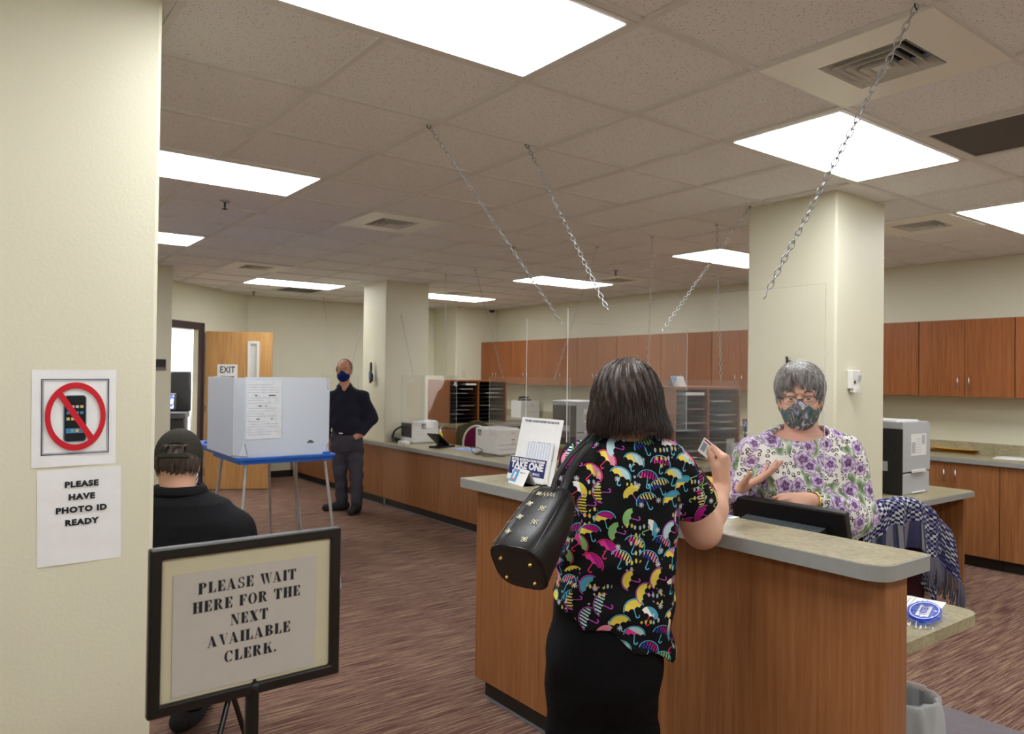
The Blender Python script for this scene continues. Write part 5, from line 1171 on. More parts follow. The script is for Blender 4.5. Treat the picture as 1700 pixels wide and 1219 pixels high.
def head(B, c, Fr, s=1.0, k=.02):
    """c = centre of the skull; face looks along Fr[1]"""
    p = lambda x, y, z: hp(c, Fr, (x*s, y*s, z*s)); R = Fr.T
    B.ell(p(0, -.012, .022), np.array((.076, .094, .098))*s, R, .02); B.ell(p(0, .022, -.045), np.array((.060, .070, .072))*s, R, .03)
    B.ell(p(0, .058, -.092), np.array((.026, .022, .020))*s, R, .03); B.cone(p(0, .086, .006), p(0, .108, -.030), .009*s, .015*s, .014)
    B.cone(p(-.010, .098, -.036), p(.010, .098, -.036), .009*s, .009*s, .008)
    for q in (-1, 1):
        B.ell(p(q*.031, .088, .012), np.array((.019, .014, .013))*s, R, .012, op=-1)
        B.cone(p(q*.012, .088, .030), p(q*.048, .074, .030), .009*s, .008*s, .014); B.ell(p(q*.040, .066, -.030), np.array((.022, .018, .02))*s, R, .02)
        B.ell(p(q*.077, -.006, -.012), np.array((.007, .020, .031))*s, R, .006); B.ell(p(q*.082, .002, -.010), np.array((.004, .010, .018))*s, R, .003, op=-1)
    for q in (-1, 1): B.ell(p(q*.031, .0785, .0158), np.array((.0178, .0132, .0104))*s, R, .003); B.ell(p(q*.031, .0775, -.0025), np.array((.017, .0115, .0062))*s, R, .004)
    B.cone(p(-.020, .088, -.062), p(.020, .088, -.062), .008*s, .008*s, .01); B.cone(p(-.016, .087, -.074), p(.016, .087, -.074), .009*s, .009*s, .008)
    return p
def eyes(root, c, Fr, s, lid=None):
    p = lambda x, y, z: hp(c, Fr, (x*s, y*s, z*s))
    for q in (-1, 1):
        mb = MB(root); mb.ball(p(q*.031, .074, .008), .0122*s, 16); e = mb.obj('eye', M['eyewhite'], root)
        mb = MB(root); mb.ball(p(q*.031, .0818, .0030), .0064*s, 12); mb.obj('iris', M['iris'], e)
        mb = MB(root); mb.tube([p(q*.014, .094, .030), p(q*.030, .092, .036), (p(q*.048, .082, .031))], [.003*s, .0036*s, .002*s], 6, flat=.6); mb.obj('eyebrow', lid or M['hair_dark'], root)
def hand(B, wr, d, up, side, s=1.0, curls=(.35, .4, .45, .5), spread=.14, thumb=(.75, .5), wristr=.026, k=.008):
    """wr wrist point, d finger direction, up = back-of-hand normal, side = +1 when the thumb lies along cross(d, up)"""
    d = np.array(d, float); d /= np.linalg.norm(d); up = np.array(up, float); up -= d*(up@d); up /= np.linalg.norm(up); t = np.cross(d, up)*side
    wr = np.array(wr, float); kn = []
    for i, (o, l) in enumerate(((.026, .086), (.008, .090), (-.011, .085), (-.028, .076))):
        q = wr+t*o*s+d*l*s+up*.004*s*(1-abs(i-1)*.6); kn.append(q); B.cone(wr+t*o*.72*s+d*.012*s, q, .0145*s, .0105*s, .014)
    B.cone(wr-d*.01*s, wr+d*.02*s, wristr*s*.9, .024*s, .012, flat=up, f=.72)
    for i, (L_, cu) in enumerate(zip(((.043, .026, .021), (.047, .029, .022), (.043, .027, .021), (.034, .021, .019)), curls)):
        a = (1.5-i)*spread*.55; dd = d*math.cos(a)+t*math.sin(a); p = kn[i]; an = 0; r = (.0092, .0082, .0074, .0064)
        for j in range(3):
            an += cu*(.8, 1.1, .8)[j]; v = dd*math.cos(an)-up*math.sin(an); q = p+v*L_[j]*s; B.cone(p, q, r[j]*s*(1-.05*(i == 3)*3), r[j+1]*s*(1-.05*(i == 3)*3), .004 if j else .007); p = q
        kn[i] = p
    a0 = wr+t*.020*s+d*.022*s-up*.006*s; v = d*math.cos(thumb[0])+t*math.sin(thumb[0])-up*.25; v /= np.linalg.norm(v); b0 = a0+v*.040*s
    B.cone(a0, b0, .0165*s, .0125*s, .012); v2 = v*math.cos(thumb[1])+(d*.8-up*.6)*math.sin(thumb[1]); v2 /= np.linalg.norm(v2); c0 = b0+v2*.032*s; B.cone(b0, c0, .0118*s, .0098*s, .006)
    v3 = v2*math.cos(thumb[1]*.6)+(d*.8-up*.6)*math.sin(thumb[1]*.6); v3 /= np.linalg.norm(v3); e0 = c0+v3*.026*s; B.cone(c0, e0, .0096*s, .0078*s, .005)
    return kn, e0
def bounds(pts, m): P = np.array(pts); return P.min(0)-m, P.max(0)+m
def folds(P, amp, f=1.0, seed=0):
    a = P[:, 0]*11*f+seed; b = P[:, 1]*13*f+seed*2; c = P[:, 2]*9*f
    return amp*(np.sin(a+1.7*np.sin(c*1.3+seed)+b*.6)*np.sin(c*1.6+1.2*np.sin(b))+.5*np.sin(b*2.1+c*2.7+np.sin(a*1.5)))
R2c = (LAT[:2], DEP[:2])

# ---------------------------------------------------------------- printed fabrics
def uv_mix(t):
    c = t.new('ShaderNodeTexCoord'); return c.outputs['UV']
def umbrella_fabric():
    t = NT('black scrub fabric with little umbrellas'); uv = uv_mix(t); col = srgb(14, 14, 18)
    base = t.new('ShaderNodeRGB'); base.outputs[0].default_value = col; cur = base.outputs[0]
    def layer(scale, off, size, pal, shape, cur, seed):
        m = t.vm('ADD', t.vm('SCALE', uv, scale), off); v = t.vor(m, 1.0, rnd=.30, dim='2D')
        loc = t.vm('SUBTRACT', m, v.outputs['Position']); sep = t.new('ShaderNodeSeparateColor'); t.put(v.outputs['Color'], sep.inputs[0]); r1, r2, r3 = sep.outputs
        ang = t.math('MULTIPLY', t.math('SUBTRACT', r1, .5), 3.4 if shape == 'u' else 6.2)
        vr = t.new('ShaderNodeVectorRotate', rotation_type='Z_AXIS'); t.put(loc, vr.inputs['Vector']); t.put(ang, vr.inputs['Angle']); s_ = t.new('ShaderNodeSeparateXYZ'); t.put(t.vm('SCALE', vr.outputs[0], 1/size), s_.inputs[0]); x, y = s_.outputs[0], s_.outputs[1]
        return x, y, r2, r3, r1
    L = lambda a, b: t.math('LESS_THAN', a, b); G_ = lambda a, b: t.math('GREATER_THAN', a, b); A_ = lambda *q: (q[0] if len(q) == 1 else t.math('MULTIPLY', q[0], A_(*q[1:])))
    def seg(v, c, w_): return L(t.math('ABSOLUTE', t.math('SUBTRACT', v, c)), w_)
    pal = [(0, srgb(226, 206, 84)), (.16, srgb(166, 26, 124)), (.32, srgb(186, 216, 222)), (.50, srgb(140, 190, 120)), (.60, srgb(222, 140, 168)), (.72, srgb(216, 196, 120)), (.88, srgb(80, 160, 186))]
    pal2 = [(0, srgb(246, 240, 236)), (.25, srgb(240, 214, 90)), (.5, srgb(224, 60, 150)), (.75, srgb(52, 60, 160))]
    hand = [(0, srgb(190, 80, 190)), (.35, srgb(90, 190, 220)), (.65, srgb(226, 50, 110)), (.85, srgb(150, 200, 120))]
    for scale, off, seed in ((12.0, (0, 0, 0), 0), (12.0, (.5, .5, 0), 1)):
        size = .43
        x, y, r2, r3, r1 = layer(scale, off, size, pal, 'u', cur, seed)
        x2, y2 = t.math('MULTIPLY', x, x), t.math('MULTIPLY', y, y); rr_ = t.math('SQRT', t.math('ADD', x2, t.math('MULTIPLY', y2, 1.5)))
        scal = t.math('MULTIPLY', t.math('ABSOLUTE', t.math('SINE', t.math('MULTIPLY', x, 6.28))), .12)
        dome = A_(L(rr_, .80), G_(y, t.math('SUBTRACT', scal, .06)))
        inner = A_(dome, L(t.math('ADD', t.math('MULTIPLY', y, 1.0), t.math('MULTIPLY', x, .5)), .22))
        stripes = A_(dome, G_(r3, .62), G_(t.math('SINE', t.math('MULTIPLY', x, 26)), .1))
        outl = A_(seg(rr_, .88, .035), G_(y, -.05), G_(r3, .25))
        shaft = A_(L(t.math('ABSOLUTE', x), .035), L(y, .05), G_(y, -.62))
        hx_ = t.math('SUBTRACT', x, .14); hy = t.math('ADD', y, .62); hr = t.math('SQRT', t.math('ADD', t.math('MULTIPLY', hx_, hx_), t.math('MULTIPLY', hy, hy))); hook = A_(seg(hr, .14, .045), L(hy, .03))
        # keep the second lattice only where the first leaves room
        gate = L(r2, .92) if seed == 0 else G_(r2, .12)
        c1 = t.ramp(r2, pal, 'CONSTANT'); c2 = t.ramp(r3, pal2, 'CONSTANT'); c3 = t.ramp(r1, hand, 'CONSTANT')
        cur = t.mix(A_(t.math('MAXIMUM', shaft, hook), gate), cur, c3); cur = t.mix(A_(outl, gate), cur, c3)
        cur = t.mix(A_(dome, gate), cur, c1); cur = t.mix(A_(inner, G_(r1, .35), gate), cur, c2); cur = t.mix(A_(stripes, gate), cur, srgb(20, 20, 26))
    # snow stars and rain drops
    m = t.vm('ADD', t.vm('SCALE', uv, 16), (.3, .7, 0)); v = t.vor(m, 1.0, rnd=.55, dim='2D'); loc = t.vm('SUBTRACT', m, v.outputs['Position']); s_ = t.new('ShaderNodeSeparateXYZ'); t.put(loc, s_.inputs[0]); sep = t.new('ShaderNodeSeparateColor'); t.put(v.outputs['Color'], sep.inputs[0])
    an = t.math('ARCTAN2', s_.outputs[1], s_.outputs[0]); rad = v.outputs['Distance']; star = A_(L(rad, t.math('ADD', .07, t.math('MULTIPLY', t.math('COSINE', t.math('MULTIPLY', an, 8)), .07))), G_(sep.outputs[0], .62)); cur = t.mix(star, cur, srgb(225, 225, 228))
    m = t.vm('MULTIPLY', uv, (74, 40, 0)); v = t.vor(m, 1.0, rnd=.35, dim='2D'); zone = G_(t.noise(t.vm('ADD', uv, (3, 1, 0)), 15, 1), .60); sep = t.new('ShaderNodeSeparateColor'); t.put(v.outputs['Color'], sep.inputs[0])
    drop = A_(L(v.outputs['Distance'], .26), zone); cur = t.mix(t.math('MULTIPLY', drop, .85), cur, t.ramp(sep.outputs[0], [(0, srgb(180, 200, 206)), (.6, srgb(226, 206, 90))], 'CONSTANT'))
    n = t.noise(t.co(), 7, 3, .5, .5); t.bump(n, .22, .03); return t.fin(cur, .8, 0, .2)
def floral_fabric():
    t = NT('white blouse with purple flowers and leopard spots'); uv = uv_mix(t); L = lambda a, b: t.math('LESS_THAN', a, b); G_ = lambda a, b: t.math('GREATER_THAN', a, b); MUL = lambda a, b: t.math('MULTIPLY', a, b)
    w_ = t.new('ShaderNodeTexNoise'); t.put(uv, w_.inputs['Vector']); w_.inputs['Scale'].default_value = 26; w_.inputs['Detail'].default_value = 3
    wuv = t.vm('ADD', uv, t.vm('SCALE', t.vm('SUBTRACT', w_.outputs['Color'], (.5, .5, .5)), .018))
    # leopard ground
    v = t.vor(wuv, 46, rnd=.8, dim='2D'); sep = t.new('ShaderNodeSeparateColor'); t.put(v.outputs['Color'], sep.inputs[0])
    nz = t.noise(uv, 90, 2); ringm = MUL(MUL(L(v.outputs['Distance'], .34), G_(v.outputs['Distance'], .17)), G_(nz, .42)); cur = t.mix(ringm, srgb(232, 228, 222), srgb(48, 42, 48)); cur = t.mix(MUL(L(v.outputs['Distance'], .17), .35), cur, srgb(170, 160, 160))
    # foliage
    vl = t.vor(t.vm('MULTIPLY', wuv, (1.0, .55, 0)), 34, rnd=1, dim='2D'); ln = t.noise(t.vm('ADD', uv, (5, 2, 0)), 9, 2); leaf = MUL(G_(ln, .50), L(vl.outputs['Distance'], .62)); lc = t.ramp(vl.outputs['Distance'], [(.05, srgb(84, 108, 78)), (.35, srgb(132, 152, 116)), (.6, srgb(196, 206, 186))])
    cur = t.mix(leaf, cur, lc)
    # blooms
    for sc, off, thr in ((10.5, (.2, .1, 0), .33), (14, (3.4, 1.7, 0), .30)):
        m = t.vm('ADD', t.vm('SCALE', wuv, sc), off); vb = t.vor(m, 1.0, rnd=.55, dim='2D'); loc = t.vm('SUBTRACT', m, vb.outputs['Position']); s_ = t.new('ShaderNodeSeparateXYZ'); t.put(loc, s_.inputs[0]); an = t.math('ARCTAN2', s_.outputs[1], s_.outputs[0])
        sp = t.new('ShaderNodeSeparateColor'); t.put(vb.outputs['Color'], sp.inputs[0]); d = vb.outputs['Distance']
        rim = t.math('ADD', .40, t.math('ADD', MUL(t.math('SINE', MUL(an, 5)), .05), MUL(t.math('SUBTRACT', t.noise(uv, 30, 3), .5), .35))); bloom = MUL(L(d, rim), G_(sp.outputs[0], thr))
        pet = t.math('SINE', t.math('ADD', MUL(t.math('ABSOLUTE', t.math('SINE', t.math('ADD', MUL(an, 2.5), MUL(d, 9)))), 2.4), MUL(d, 26))); sh = t.math('ADD', MUL(pet, .20), t.math('ADD', MUL(d, 1.2), MUL(t.noise(uv, 75, 4, .65), .75)))
        bc_ = t.ramp(sh, [(.30, srgb(86, 50, 98)), (.52, srgb(140, 106, 154)), (.76, srgb(186, 164, 198)), (.98, srgb(228, 218, 232))]); cur = t.mix(bloom, cur, bc_)
    n = t.noise(t.co(), 9, 3, .5, .5); t.bump(n, .18, .03); return t.fin(cur, .7, 0, .25)
def mask_fabric():
    t = NT('mask with teal landscape print'); c = t.co(); a = t.noise(c, 22, 4, .65, 1.2); col = t.ramp(a, [(.32, srgb(40, 60, 84)), (.43, srgb(62, 104, 116)), (.47, srgb(110, 128, 80)), (.50, srgb(44, 40, 70)), (.53, srgb(160, 122, 92)), (.56, srgb(112, 150, 220)), (.61, srgb(226, 206, 186))]); t.bump(t.noise(c, 60, 2), .3, .004); return t.fin(col, .85, 0, .1)
def uvbox(P, N):
    """lateral/height on fronts and backs, depth/height on the sides"""
    la, de, z = P@LAT, P@DEP, P[:, 2]; side = np.abs(N@LAT) > np.abs(N@DEP)*1.25
    return np.stack([np.where(side, de+.37, la), z], 1)
# ================================================================ PEOPLE
def sec(l, r, y, d, ry):
    c = at((l+r)/2, y, d); return (c[2], c[0], c[1], (r-l)/2*d/F_PX, ry)
def strands(mb, n, root_fn, seg=10, r=.0011, seed=1):
    rnd = random.Random(seed)
    for _ in range(n):
        pts = root_fn(rnd, seg)
        if pts is None: continue
        mb.tube(pts, [r*(1.25-.9*i/(len(pts)-1)) for i in range(len(pts))], 3)
def feet(B, ank, dirv, L_=.25, w_=.045, h=.045):
    a = np.array(ank, float); d = np.array(dirv, float); d[2] = 0; d /= np.linalg.norm(d)
    f0 = np.array([a[0], a[1], h]); B.cone(f0-d*.045, f0+d*.05, w_, w_*1.02, .03); B.cone(f0+d*.05, f0+d*(L_-.07)-UPV*.008, w_*1.02, w_*.80, .03); B.cone(f0, a, .045, .05, .03)
    B.fn(lambda P: -P[:, 2]+.003, .004, 2)
# ---------------------------------------------------------------- customer, seen from behind
D0 = 2.34
base = at(1000, 1219, D0)
cust = thing('person', 'woman seen from behind in umbrella-print scrub top, holding a card at the counter', 'person', (base[0], base[1], 0), -YAW)
B = Body(); hc = at(1041, 665, 2.37); Fr = frame(-.25, -.05, .03); head(B, hc, Fr, 1.0)
eyes(cust, hc, Fr, 1.03)
B.cone(hc+np.array([0, 0, -.06]), at(1042, 735, 2.36), .056, .060, .03)
B.loft([sec(1005, 1085, 728, 2.36, .05), sec(975, 1118, 745, 2.36, .085), sec(962, 1128, 770, 2.36, .10), sec(950, 1112, 860, 2.35, .115), sec(938, 1105, 930, 2.34, .11), sec(938, 1092, 1010, 2.34, .11), sec(940, 1080, 1060, 2.33, .10)], R2c, .03)
sh, el, wr = at(1108, 772, 2.37), at(1166, 880, 2.45), at(1199, 806, 2.585)
B.chain([sh, at(1143, 836, 2.42), el], [.062, .066, .058], .03); B.chain([el, el*.55+wr*.45+np.array([0, 0, -.004]), wr], [.055, .048, .029], .03)
hand(B, wr, UPV+LAT*.05-DEP*.05, LAT*.75-DEP*.6, -1, 1.12, (.95, 1.25, 1.4, 1.45), .07, (.30, .40), .031)
shl, ell_, wl = at(965, 772, 2.36), at(952, 900, 2.42), at(1005, 905, 2.63)
B.chain([shl, ell_], [.058, .05], .03); B.chain([ell_, wl], [.048, .028], .02); hand(B, wl, DEP*.5+LAT*.8, UPV, -1, .98, (.2, .25, .3, .35))
hipz = at(1005, 1050, 2.33)
kn, an = [], []
for px_, s_ in ((955, -1), (1048, 1)):
    h_ = at(px_+(14 if s_ < 0 else -14), 1060, 2.33); k_ = at(px_+(2 if s_ < 0 else -6), 1210, 2.36); k_ = np.array([k_[0], k_[1], .47]); a_ = k_+np.array([0, 0, -.39])-DEP*.03; kn.append(k_); an.append(a_); B.chain([h_, k_, a_], [.070, .055, .040], .03)
lo, hi = bounds([hc, wr, at(1200, 740, 2.6), wl, an[0], shl, an[1]], .17); lo[2] = 0
V, Fq = B.mesh(lo, hi, .0042); add_mesh('body', V, Fq, M['skin'], cust)
# scrub top
B = Body()
B.loft([sec(1000, 1090, 722, 2.36, .060), sec(972, 1120, 737, 2.36, .09), sec(955, 1136, 760, 2.36, .112), sec(945, 1130, 800, 2.35, .124), sec(938, 1124, 860, 2.35, .13), sec(930, 1120, 920, 2.34, .132), sec(918, 1117, 980, 2.335, .14), sec(908, 1116, 1040, 2.33, .148), sec(905, 1118, 1100, 2.33, .152)], R2c, .03, 2.3)
B.cone(at(1104, 768, 2.37), at(1146, 826, 2.415), .072, .084, .035); B.cone(at(962, 768, 2.36), at(952, 830, 2.385), .066, .076, .035)
nh = hc+np.array([0, 0, -.06])
B.cone(nh, at(1042, 712, 2.35), .066, .066, .006, op=-1)
def hem(P):
    l = P@LAT; zh = .925+(l-.16)*-.45+.010*np.sin(l*40); return zh-P[:, 2]
B.fn(hem, .006, 2)
sd = el-sh; sd /= np.linalg.norm(sd); cutp = at(1152, 842, 2.43)
def sleeve(P):          # cut the sleeve across the upper arm
    v = (P-cutp)@sd; far = ((P@LAT) > (at(1128, 800, 2.4)@LAT)) & (P[:, 2] > 1.02); return np.where(far, v, -1)
B.fn(sleeve, .004, 2)
cutl = at(951, 838, 2.39)
B.fn(lambda P: np.where(((P@LAT) < (at(934, 800, 2.4)@LAT)) & (P[:, 2] > 1.06), cutl[2]-P[:, 2], -1), .004, 2)
def wr_post(P, d):
    la, z = P@LAT, P[:, 2]; fold = .006*np.sin((z-.55*la)*46+3*np.sin(la*14))*np.clip((1.30-z)*3, 0, 1)*np.clip(1.2-abs(la-.32)*3, 0, 1); return d+fold+folds(P, .0022, 1.4, 2)
B.post = wr_post
lo, hi = bounds([at(1045, 715, 2.36), at(1000, 1110, 2.33), at(1180, 840, 2.45), at(930, 840, 2.36)], .19)
V, Fq = B.mesh(lo, hi, .005); add_mesh('scrub_top', V, Fq, umbrella_fabric(), cust, uvfn=uvbox, label='black short-sleeved top printed with little umbrellas')
# trousers
B = Body()
B.loft([sec(935, 1102, 930, 2.34, .116), sec(924, 1100, 985, 2.34, .124), sec(917, 1098, 1050, 2.33, .138), sec(913, 1091, 1110, 2.33, .140), sec(915, 1086, 1140, 2.33, .124), sec(925, 1080, 1175, 2.33, .085), sec(960, 1045, 1215, 2.33, .02)], R2c, .06, 2.4)
for k_, a_, px_ in zip(kn, an, (959, 1042)): B.chain([at(px_, 1085, 2.33), k_, a_+np.array([0, 0, -.02])], [.090, .084, .068], .05)
B.fn(lambda P: .035-P[:, 2], .004, 2); B.post = lambda P, d: d+folds(P, .0035, 1.3, 5)
lo, hi = bounds([hipz, kn[0], an[1]], .2); lo[2] = 0; V, Fq = B.mesh(lo, hi, .0065); add_mesh('trousers', V, Fq, M['trousers'], cust)
for a_ in an:
    B = Body(); feet(B, a_-DEP*.0, DEP); V, Fq = B.mesh(a_-np.array([.3, .3, .12]), a_+np.array([.3, .3, .1]), .006); add_mesh('shoe', V, Fq, M['shoe'], cust)
# bob haircut
B = Body(); px_h = lambda x, y, d=2.37: at(x, y, d)
B.ell(px_h(1041, 652), (.104, .110, .111), Fr.T, .03); B.ell(px_h(1040, 682), (.114, .100, .068), Fr.T, .04); B.cone(px_h(992, 700), px_h(1082, 700), .028, .030, .03); B.cone(px_h(1088, 694, 2.40), px_h(1098, 704, 2.36), .024, .016, .02)
fc = hp(hc, Fr, (0, .105, -.03)); B.ell(fc, (.062, .075, .085), Fr.T, .02, op=-1)
B.fn(lambda P: (at(1040, 716, 2.36)[2]+.006*np.sin((P@LAT)*60))-P[:, 2], .008, 2)
def hpost(P, d):
    q = (P-hc)@Fr.T; a = np.arctan2(q[:, 1], q[:, 0]); return d+.0035*np.sin(a*22+4*np.sin(q[:, 2]*18))+.0018*np.sin(a*47+q[:, 2]*30)
B.post = hpost
V, Fq = B.mesh(hc-.21, hc+.19, .0042); Vh = V
def bobroot(rnd, seg):
    a = rnd.uniform(0, 2*PI); 
    if -.9 < math.sin(a) and math.sin(a) > .72: return None
    top = np.array([.0+.02*math.cos(a), -.012, .10]); tilt = rnd.uniform(.02, .10); pts = []
    end = rnd.uniform(-.116, -.088)-(.0 if rnd.random() < .9 else .012); amp = rnd.uniform(0, .016); ph = rnd.uniform(0, 6); lift = rnd.uniform(-.002, .0055)
    start = rnd.uniform(0, .45)
    for i in range(seg):
        t = start+(1-start)*i/(seg-1); z = .134-(.134-end)*t**1.15
        ex = 0
        if z > .0: r_ = .104*math.sqrt(max(0, 1-(max(z, 0)/.138)**2))
        else: r_ = .104+.013*min(1, -z/.07)-.010*max(0, (-z-.09)/.05)
        fl = .014*max(0, t-.80)/.20*max(0, math.cos(a)+.1)
        rr_ = r_+lift+fl+amp*math.sin(t*9+ph)*.4; aa = a+.10*math.sin(t*3+ph)*(.6)+.15*(1-t)*math.sin(a*2)
        pts.append(hp(hc, Fr, (rr_*math.cos(aa)*1.03, -.004+rr_*math.sin(aa)*.98, z-.004)))
    return pts
mb = MB(cust); strands(mb, 2600, bobroot, 11, .0011, 3)
hb = mb; n0 = len(hb.v); inv = np.array(wmat(cust).inverted()); Vl = V@inv[:3, :3].T+inv[:3, 3]
hb.v += [tuple(p) for p in Vl]; hb.f += [tuple(int(i)+n0 for i in f) for f in Fq]; hb.m += [0]*len(Fq); hb.sm += [True]*len(Fq)
hb.obj('hair', M['hair_brown'], cust)
# card in her hand
cd = at(1177, 748, 2.57); ca = (at(1190, 760, 2.61)-at(1166, 740, 2.58)); ca /= np.linalg.norm(ca); cn = -DEP*.75+UPV*.45-LAT*.40; cn -= ca*(cn@ca); cn /= np.linalg.norm(cn); cb_ = np.cross(cn, ca)
t = thing('id_card', 'pale blue identity card held between the customer\'s fingers', 'card', tuple(cd)); t.rotation_euler = Matrix((tuple(ca), tuple(cb_), tuple(cn))).transposed().to_euler()
mb = MB(); mb.prism(rpoly(-.043, -.027, .043, .027, (.004,)*4), -.0005, .0004, mi=0); mb.obj('card', plain('pale blue card', srgb(232, 242, 250), .35), t)
mb = MB(); rect(mb, -.038, -.018, -.016, .012, .0007, 0); rect(mb, -.038, .017, .036, .022, .0007, 1); [rect(mb, -.010, .008-.008*k, .02+.006*(k % 2), .010-.008*k, .0007, 0) for k in range(4)]; mb.obj('print', [M['grey_ink'], M['red']], t)
# ---------------------------------------------------------------- handbag
bb, bt = at(861, 944, 2.03), at(930, 818, 2.24); ax = bt-bb; Lb_ = np.linalg.norm(ax); ax /= Lb_
nv = -DEP*.72-LAT*.42+UPV*.55; nv -= ax*(nv@ax); nv /= np.linalg.norm(nv); uv_ = np.cross(ax, nv)          # nv: printed face, uv_: sideways
bag = thing('handbag', 'black leather handbag with small cream flowers hanging from the customer\'s shoulder', 'handbag', tuple(bb)); BMx = Matrix((tuple(uv_), tuple(ax), tuple(nv))).transposed(); bag.rotation_euler = BMx.to_euler()
def bsec(y, w_, t_, n=40, e=3.2):
    out = []
    for k in range(n):
        a = 2*PI*k/n; c, s_ = math.cos(a), math.sin(a); out.append((w_*math.copysign(abs(c)**(2/e), c), y, t_*math.copysign(abs(s_)**(2/e), s_)))
    return out
rows = [(0, .062, .064), (.0, .074, .076), (.006, .079, .081), (.10, .076, .074), (.20, .070, .064), (.25, .064, .056), (.278, .056, .044), (.290, .045, .028)]
mb = MB(); n_ = 40; vs = []; [vs.extend(bsec(*r_)) for r_ in rows]; fs = [(i*n_+k, i*n_+(k+1) % n_, (i+1)*n_+(k+1) % n_, (i+1)*n_+k) for i in range(len(rows)-1) for k in range(n_)]
mb.add(vs, fs, smooth=True); mb.add(bsec(0, .062, .064), [tuple(range(n_))]); mb.add(bsec(.290, .045, .028), [tuple(range(n_-1, -1, -1))]); mb.obj('bag_body', M['leather'], bag)
mb = MB(); mb.tube(bsec(.004, .0785, .0805), .0026, 6, closed=True); 
for sx_ in (-1, 1): mb.tube([(sx_*.062, .01, .073), (sx_*.0585, .15, .062), (sx_*.052, .25, .050), (sx_*.042, .285, .036)], .0018, 5)
mb.obj('piping', plain('glossy black piping', srgb(18, 18, 20), .2), bag)
for x_, z_ in ((-.042, .036), (.046, .030), (-.046, -.040), (.040, -.044)):
    mb = MB(); mb.T = rot(PI/2, 4, 'X'); mb.lathe([(0, .012), (.0045, .010), (.006, .0), (.004, -.004), (0, -.004)], (x_, z_, 0), 12); mb.T = None; mb.obj('metal_foot', M['gold'], bag)
mb = MB()
fz = lambda y: float(np.interp(y, [0, .006, .10, .20, .25, .278], [.078, .081, .074, .064, .056, .046]))+.0006
def flower(x, y, s_, rz, edge=0):
    for q in range(4):
        a = rz+q*PI/2; zz = fz(y) if not edge else None
        pts = []
        for k in range(12):
            b_ = 2*PI*k/12; u_, v_ = s_*(.62+.42*math.cos(b_)), s_*.30*math.sin(b_); X_, Y_ = u_*math.cos(a)-v_*math.sin(a), u_*math.sin(a)+v_*math.cos(a)
            if edge: wv_ = .0775-.006*max(0, (y-.1)/.1); pts.append((-wv_, y+Y_, x+X_) if edge < 0 else (wv_, y+Y_, x+X_))
            else: pts.append((x+X_, y+Y_, zz+.001))
        mb.tube(pts, .0011, 4, closed=True)
for x, y, s_ in ((.024, .035, .010), (-.036, .055, .008), (.022, .105, .011), (-.030, .118, .009), (.018, .165, .011), (-.028, .178, .009), (-.022, .228, .008)): flower(x, y, s_, x*40, 0)
for x, y in ((.03, .05), (-.01, .08), (.03, .12), (-.02, .15), (.02, .19), (-.01, .225)): flower(x, y, .008, y*50, -1)
for x, y in ((-.004, .125), (.0, .07), (.004, .215), (-.052, .09), (-.05, .15)):
    for q in range(3): mb.ball((x+.005*(q-1), y+.003*q, fz(y)), .0013, 6)
for k in range(4): mb.tube([(-.012+.010*k, .222, fz(.222)), (-.007+.010*k, .240, fz(.24)), (-.003+.010*k, .222, fz(.222))], .0012, 4)
mb.obj('flower_print', M['cream'], bag, label='small cream flower outlines')
mb = MB(); mb.tube([(-.070, .0, .052), (-.0675, .15, .044), (-.060, .25, .034)], .0016, 5); mb.obj('zipper', M['black'], bag)
inv = np.array(wmat(bag).inverted())
def strap(pts, w_, th, name):
    P = [Vector(inv[:3, :3]@np.array(p)+inv[:3, 3]) for p in pts]; out = []
    for i in range(len(P)-1):
        a, b, c, d = P[max(i-1, 0)], P[i], P[i+1], P[min(i+2, len(P)-1)]
        for k in range(5): q = k/5; out.append(.5*((2*b)+(c-a)*q+(2*a-5*b+4*c-d)*q*q+(3*b-a-3*c+d)*q**3))
    out.append(P[-1]); up = Vector(inv[:3, :3]@(DEP*.3+UPV*.2+LAT*.9)); mb = MB(); mb.tube(out, w_, 10, up=up, flat=th/w_); return mb.obj(name, M['leather'], bag, label=None)
strap([at(934, 815, 2.20), at(942, 795, 2.215), at(962, 758, 2.235), at(982, 733, 2.262), at(994, 722, 2.33), at(996, 728, 2.44), at(985, 770, 2.49), at(950, 825, 2.36)], .013, .003, 'strap')
strap([at(918, 812, 2.17), at(925, 790, 2.185), at(948, 756, 2.215), at(972, 732, 2.255), at(984, 722, 2.33), at(984, 730, 2.45), at(965, 775, 2.48), at(935, 822, 2.34)], .008, .003, 'strap')

# ---------------------------------------------------------------- clerk
DC = 3.12
base = at(1330, 900, DC); clerk = thing('person', 'grey-haired woman in glasses, patterned mask and purple floral blouse behind the counter', 'person', (base[0], base[1], 0), -YAW)
Fr = frame(PI-.40, -.10, -.03); hc = at(1328, 660, DC); S_ = 1.06
B = Body(); head(B, hc, Fr, S_); eyes(clerk, hc, Fr, S_, M['hair_dark'])
B.cone(hc+np.array([0, 0, -.06]), at(1332, 722, DC+.02), .062, .068, .03)
B.loft([sec(1290, 1376, 716, DC+.02, .06), sec(1258, 1402, 734, DC, .095), sec(1245, 1412, 770, DC, .12), sec(1242, 1408, 830, DC, .13), sec(1240, 1410, 900, DC, .13), sec(1245, 1405, 980, DC, .12)], R2c, .03)
sR, eR, wR = at(1408, 756, DC), at(1424, 858, 3.02), at(1347, 831, 2.84)
sL, eL, wL = at(1246, 756, DC), at(1222, 856, 3.13), at(1224, 815, 2.99)
B.chain([sR, eR, wR], [.055, .045, .027], .02); B.chain([sL, eL, wL], [.055, .045, .027], .02)
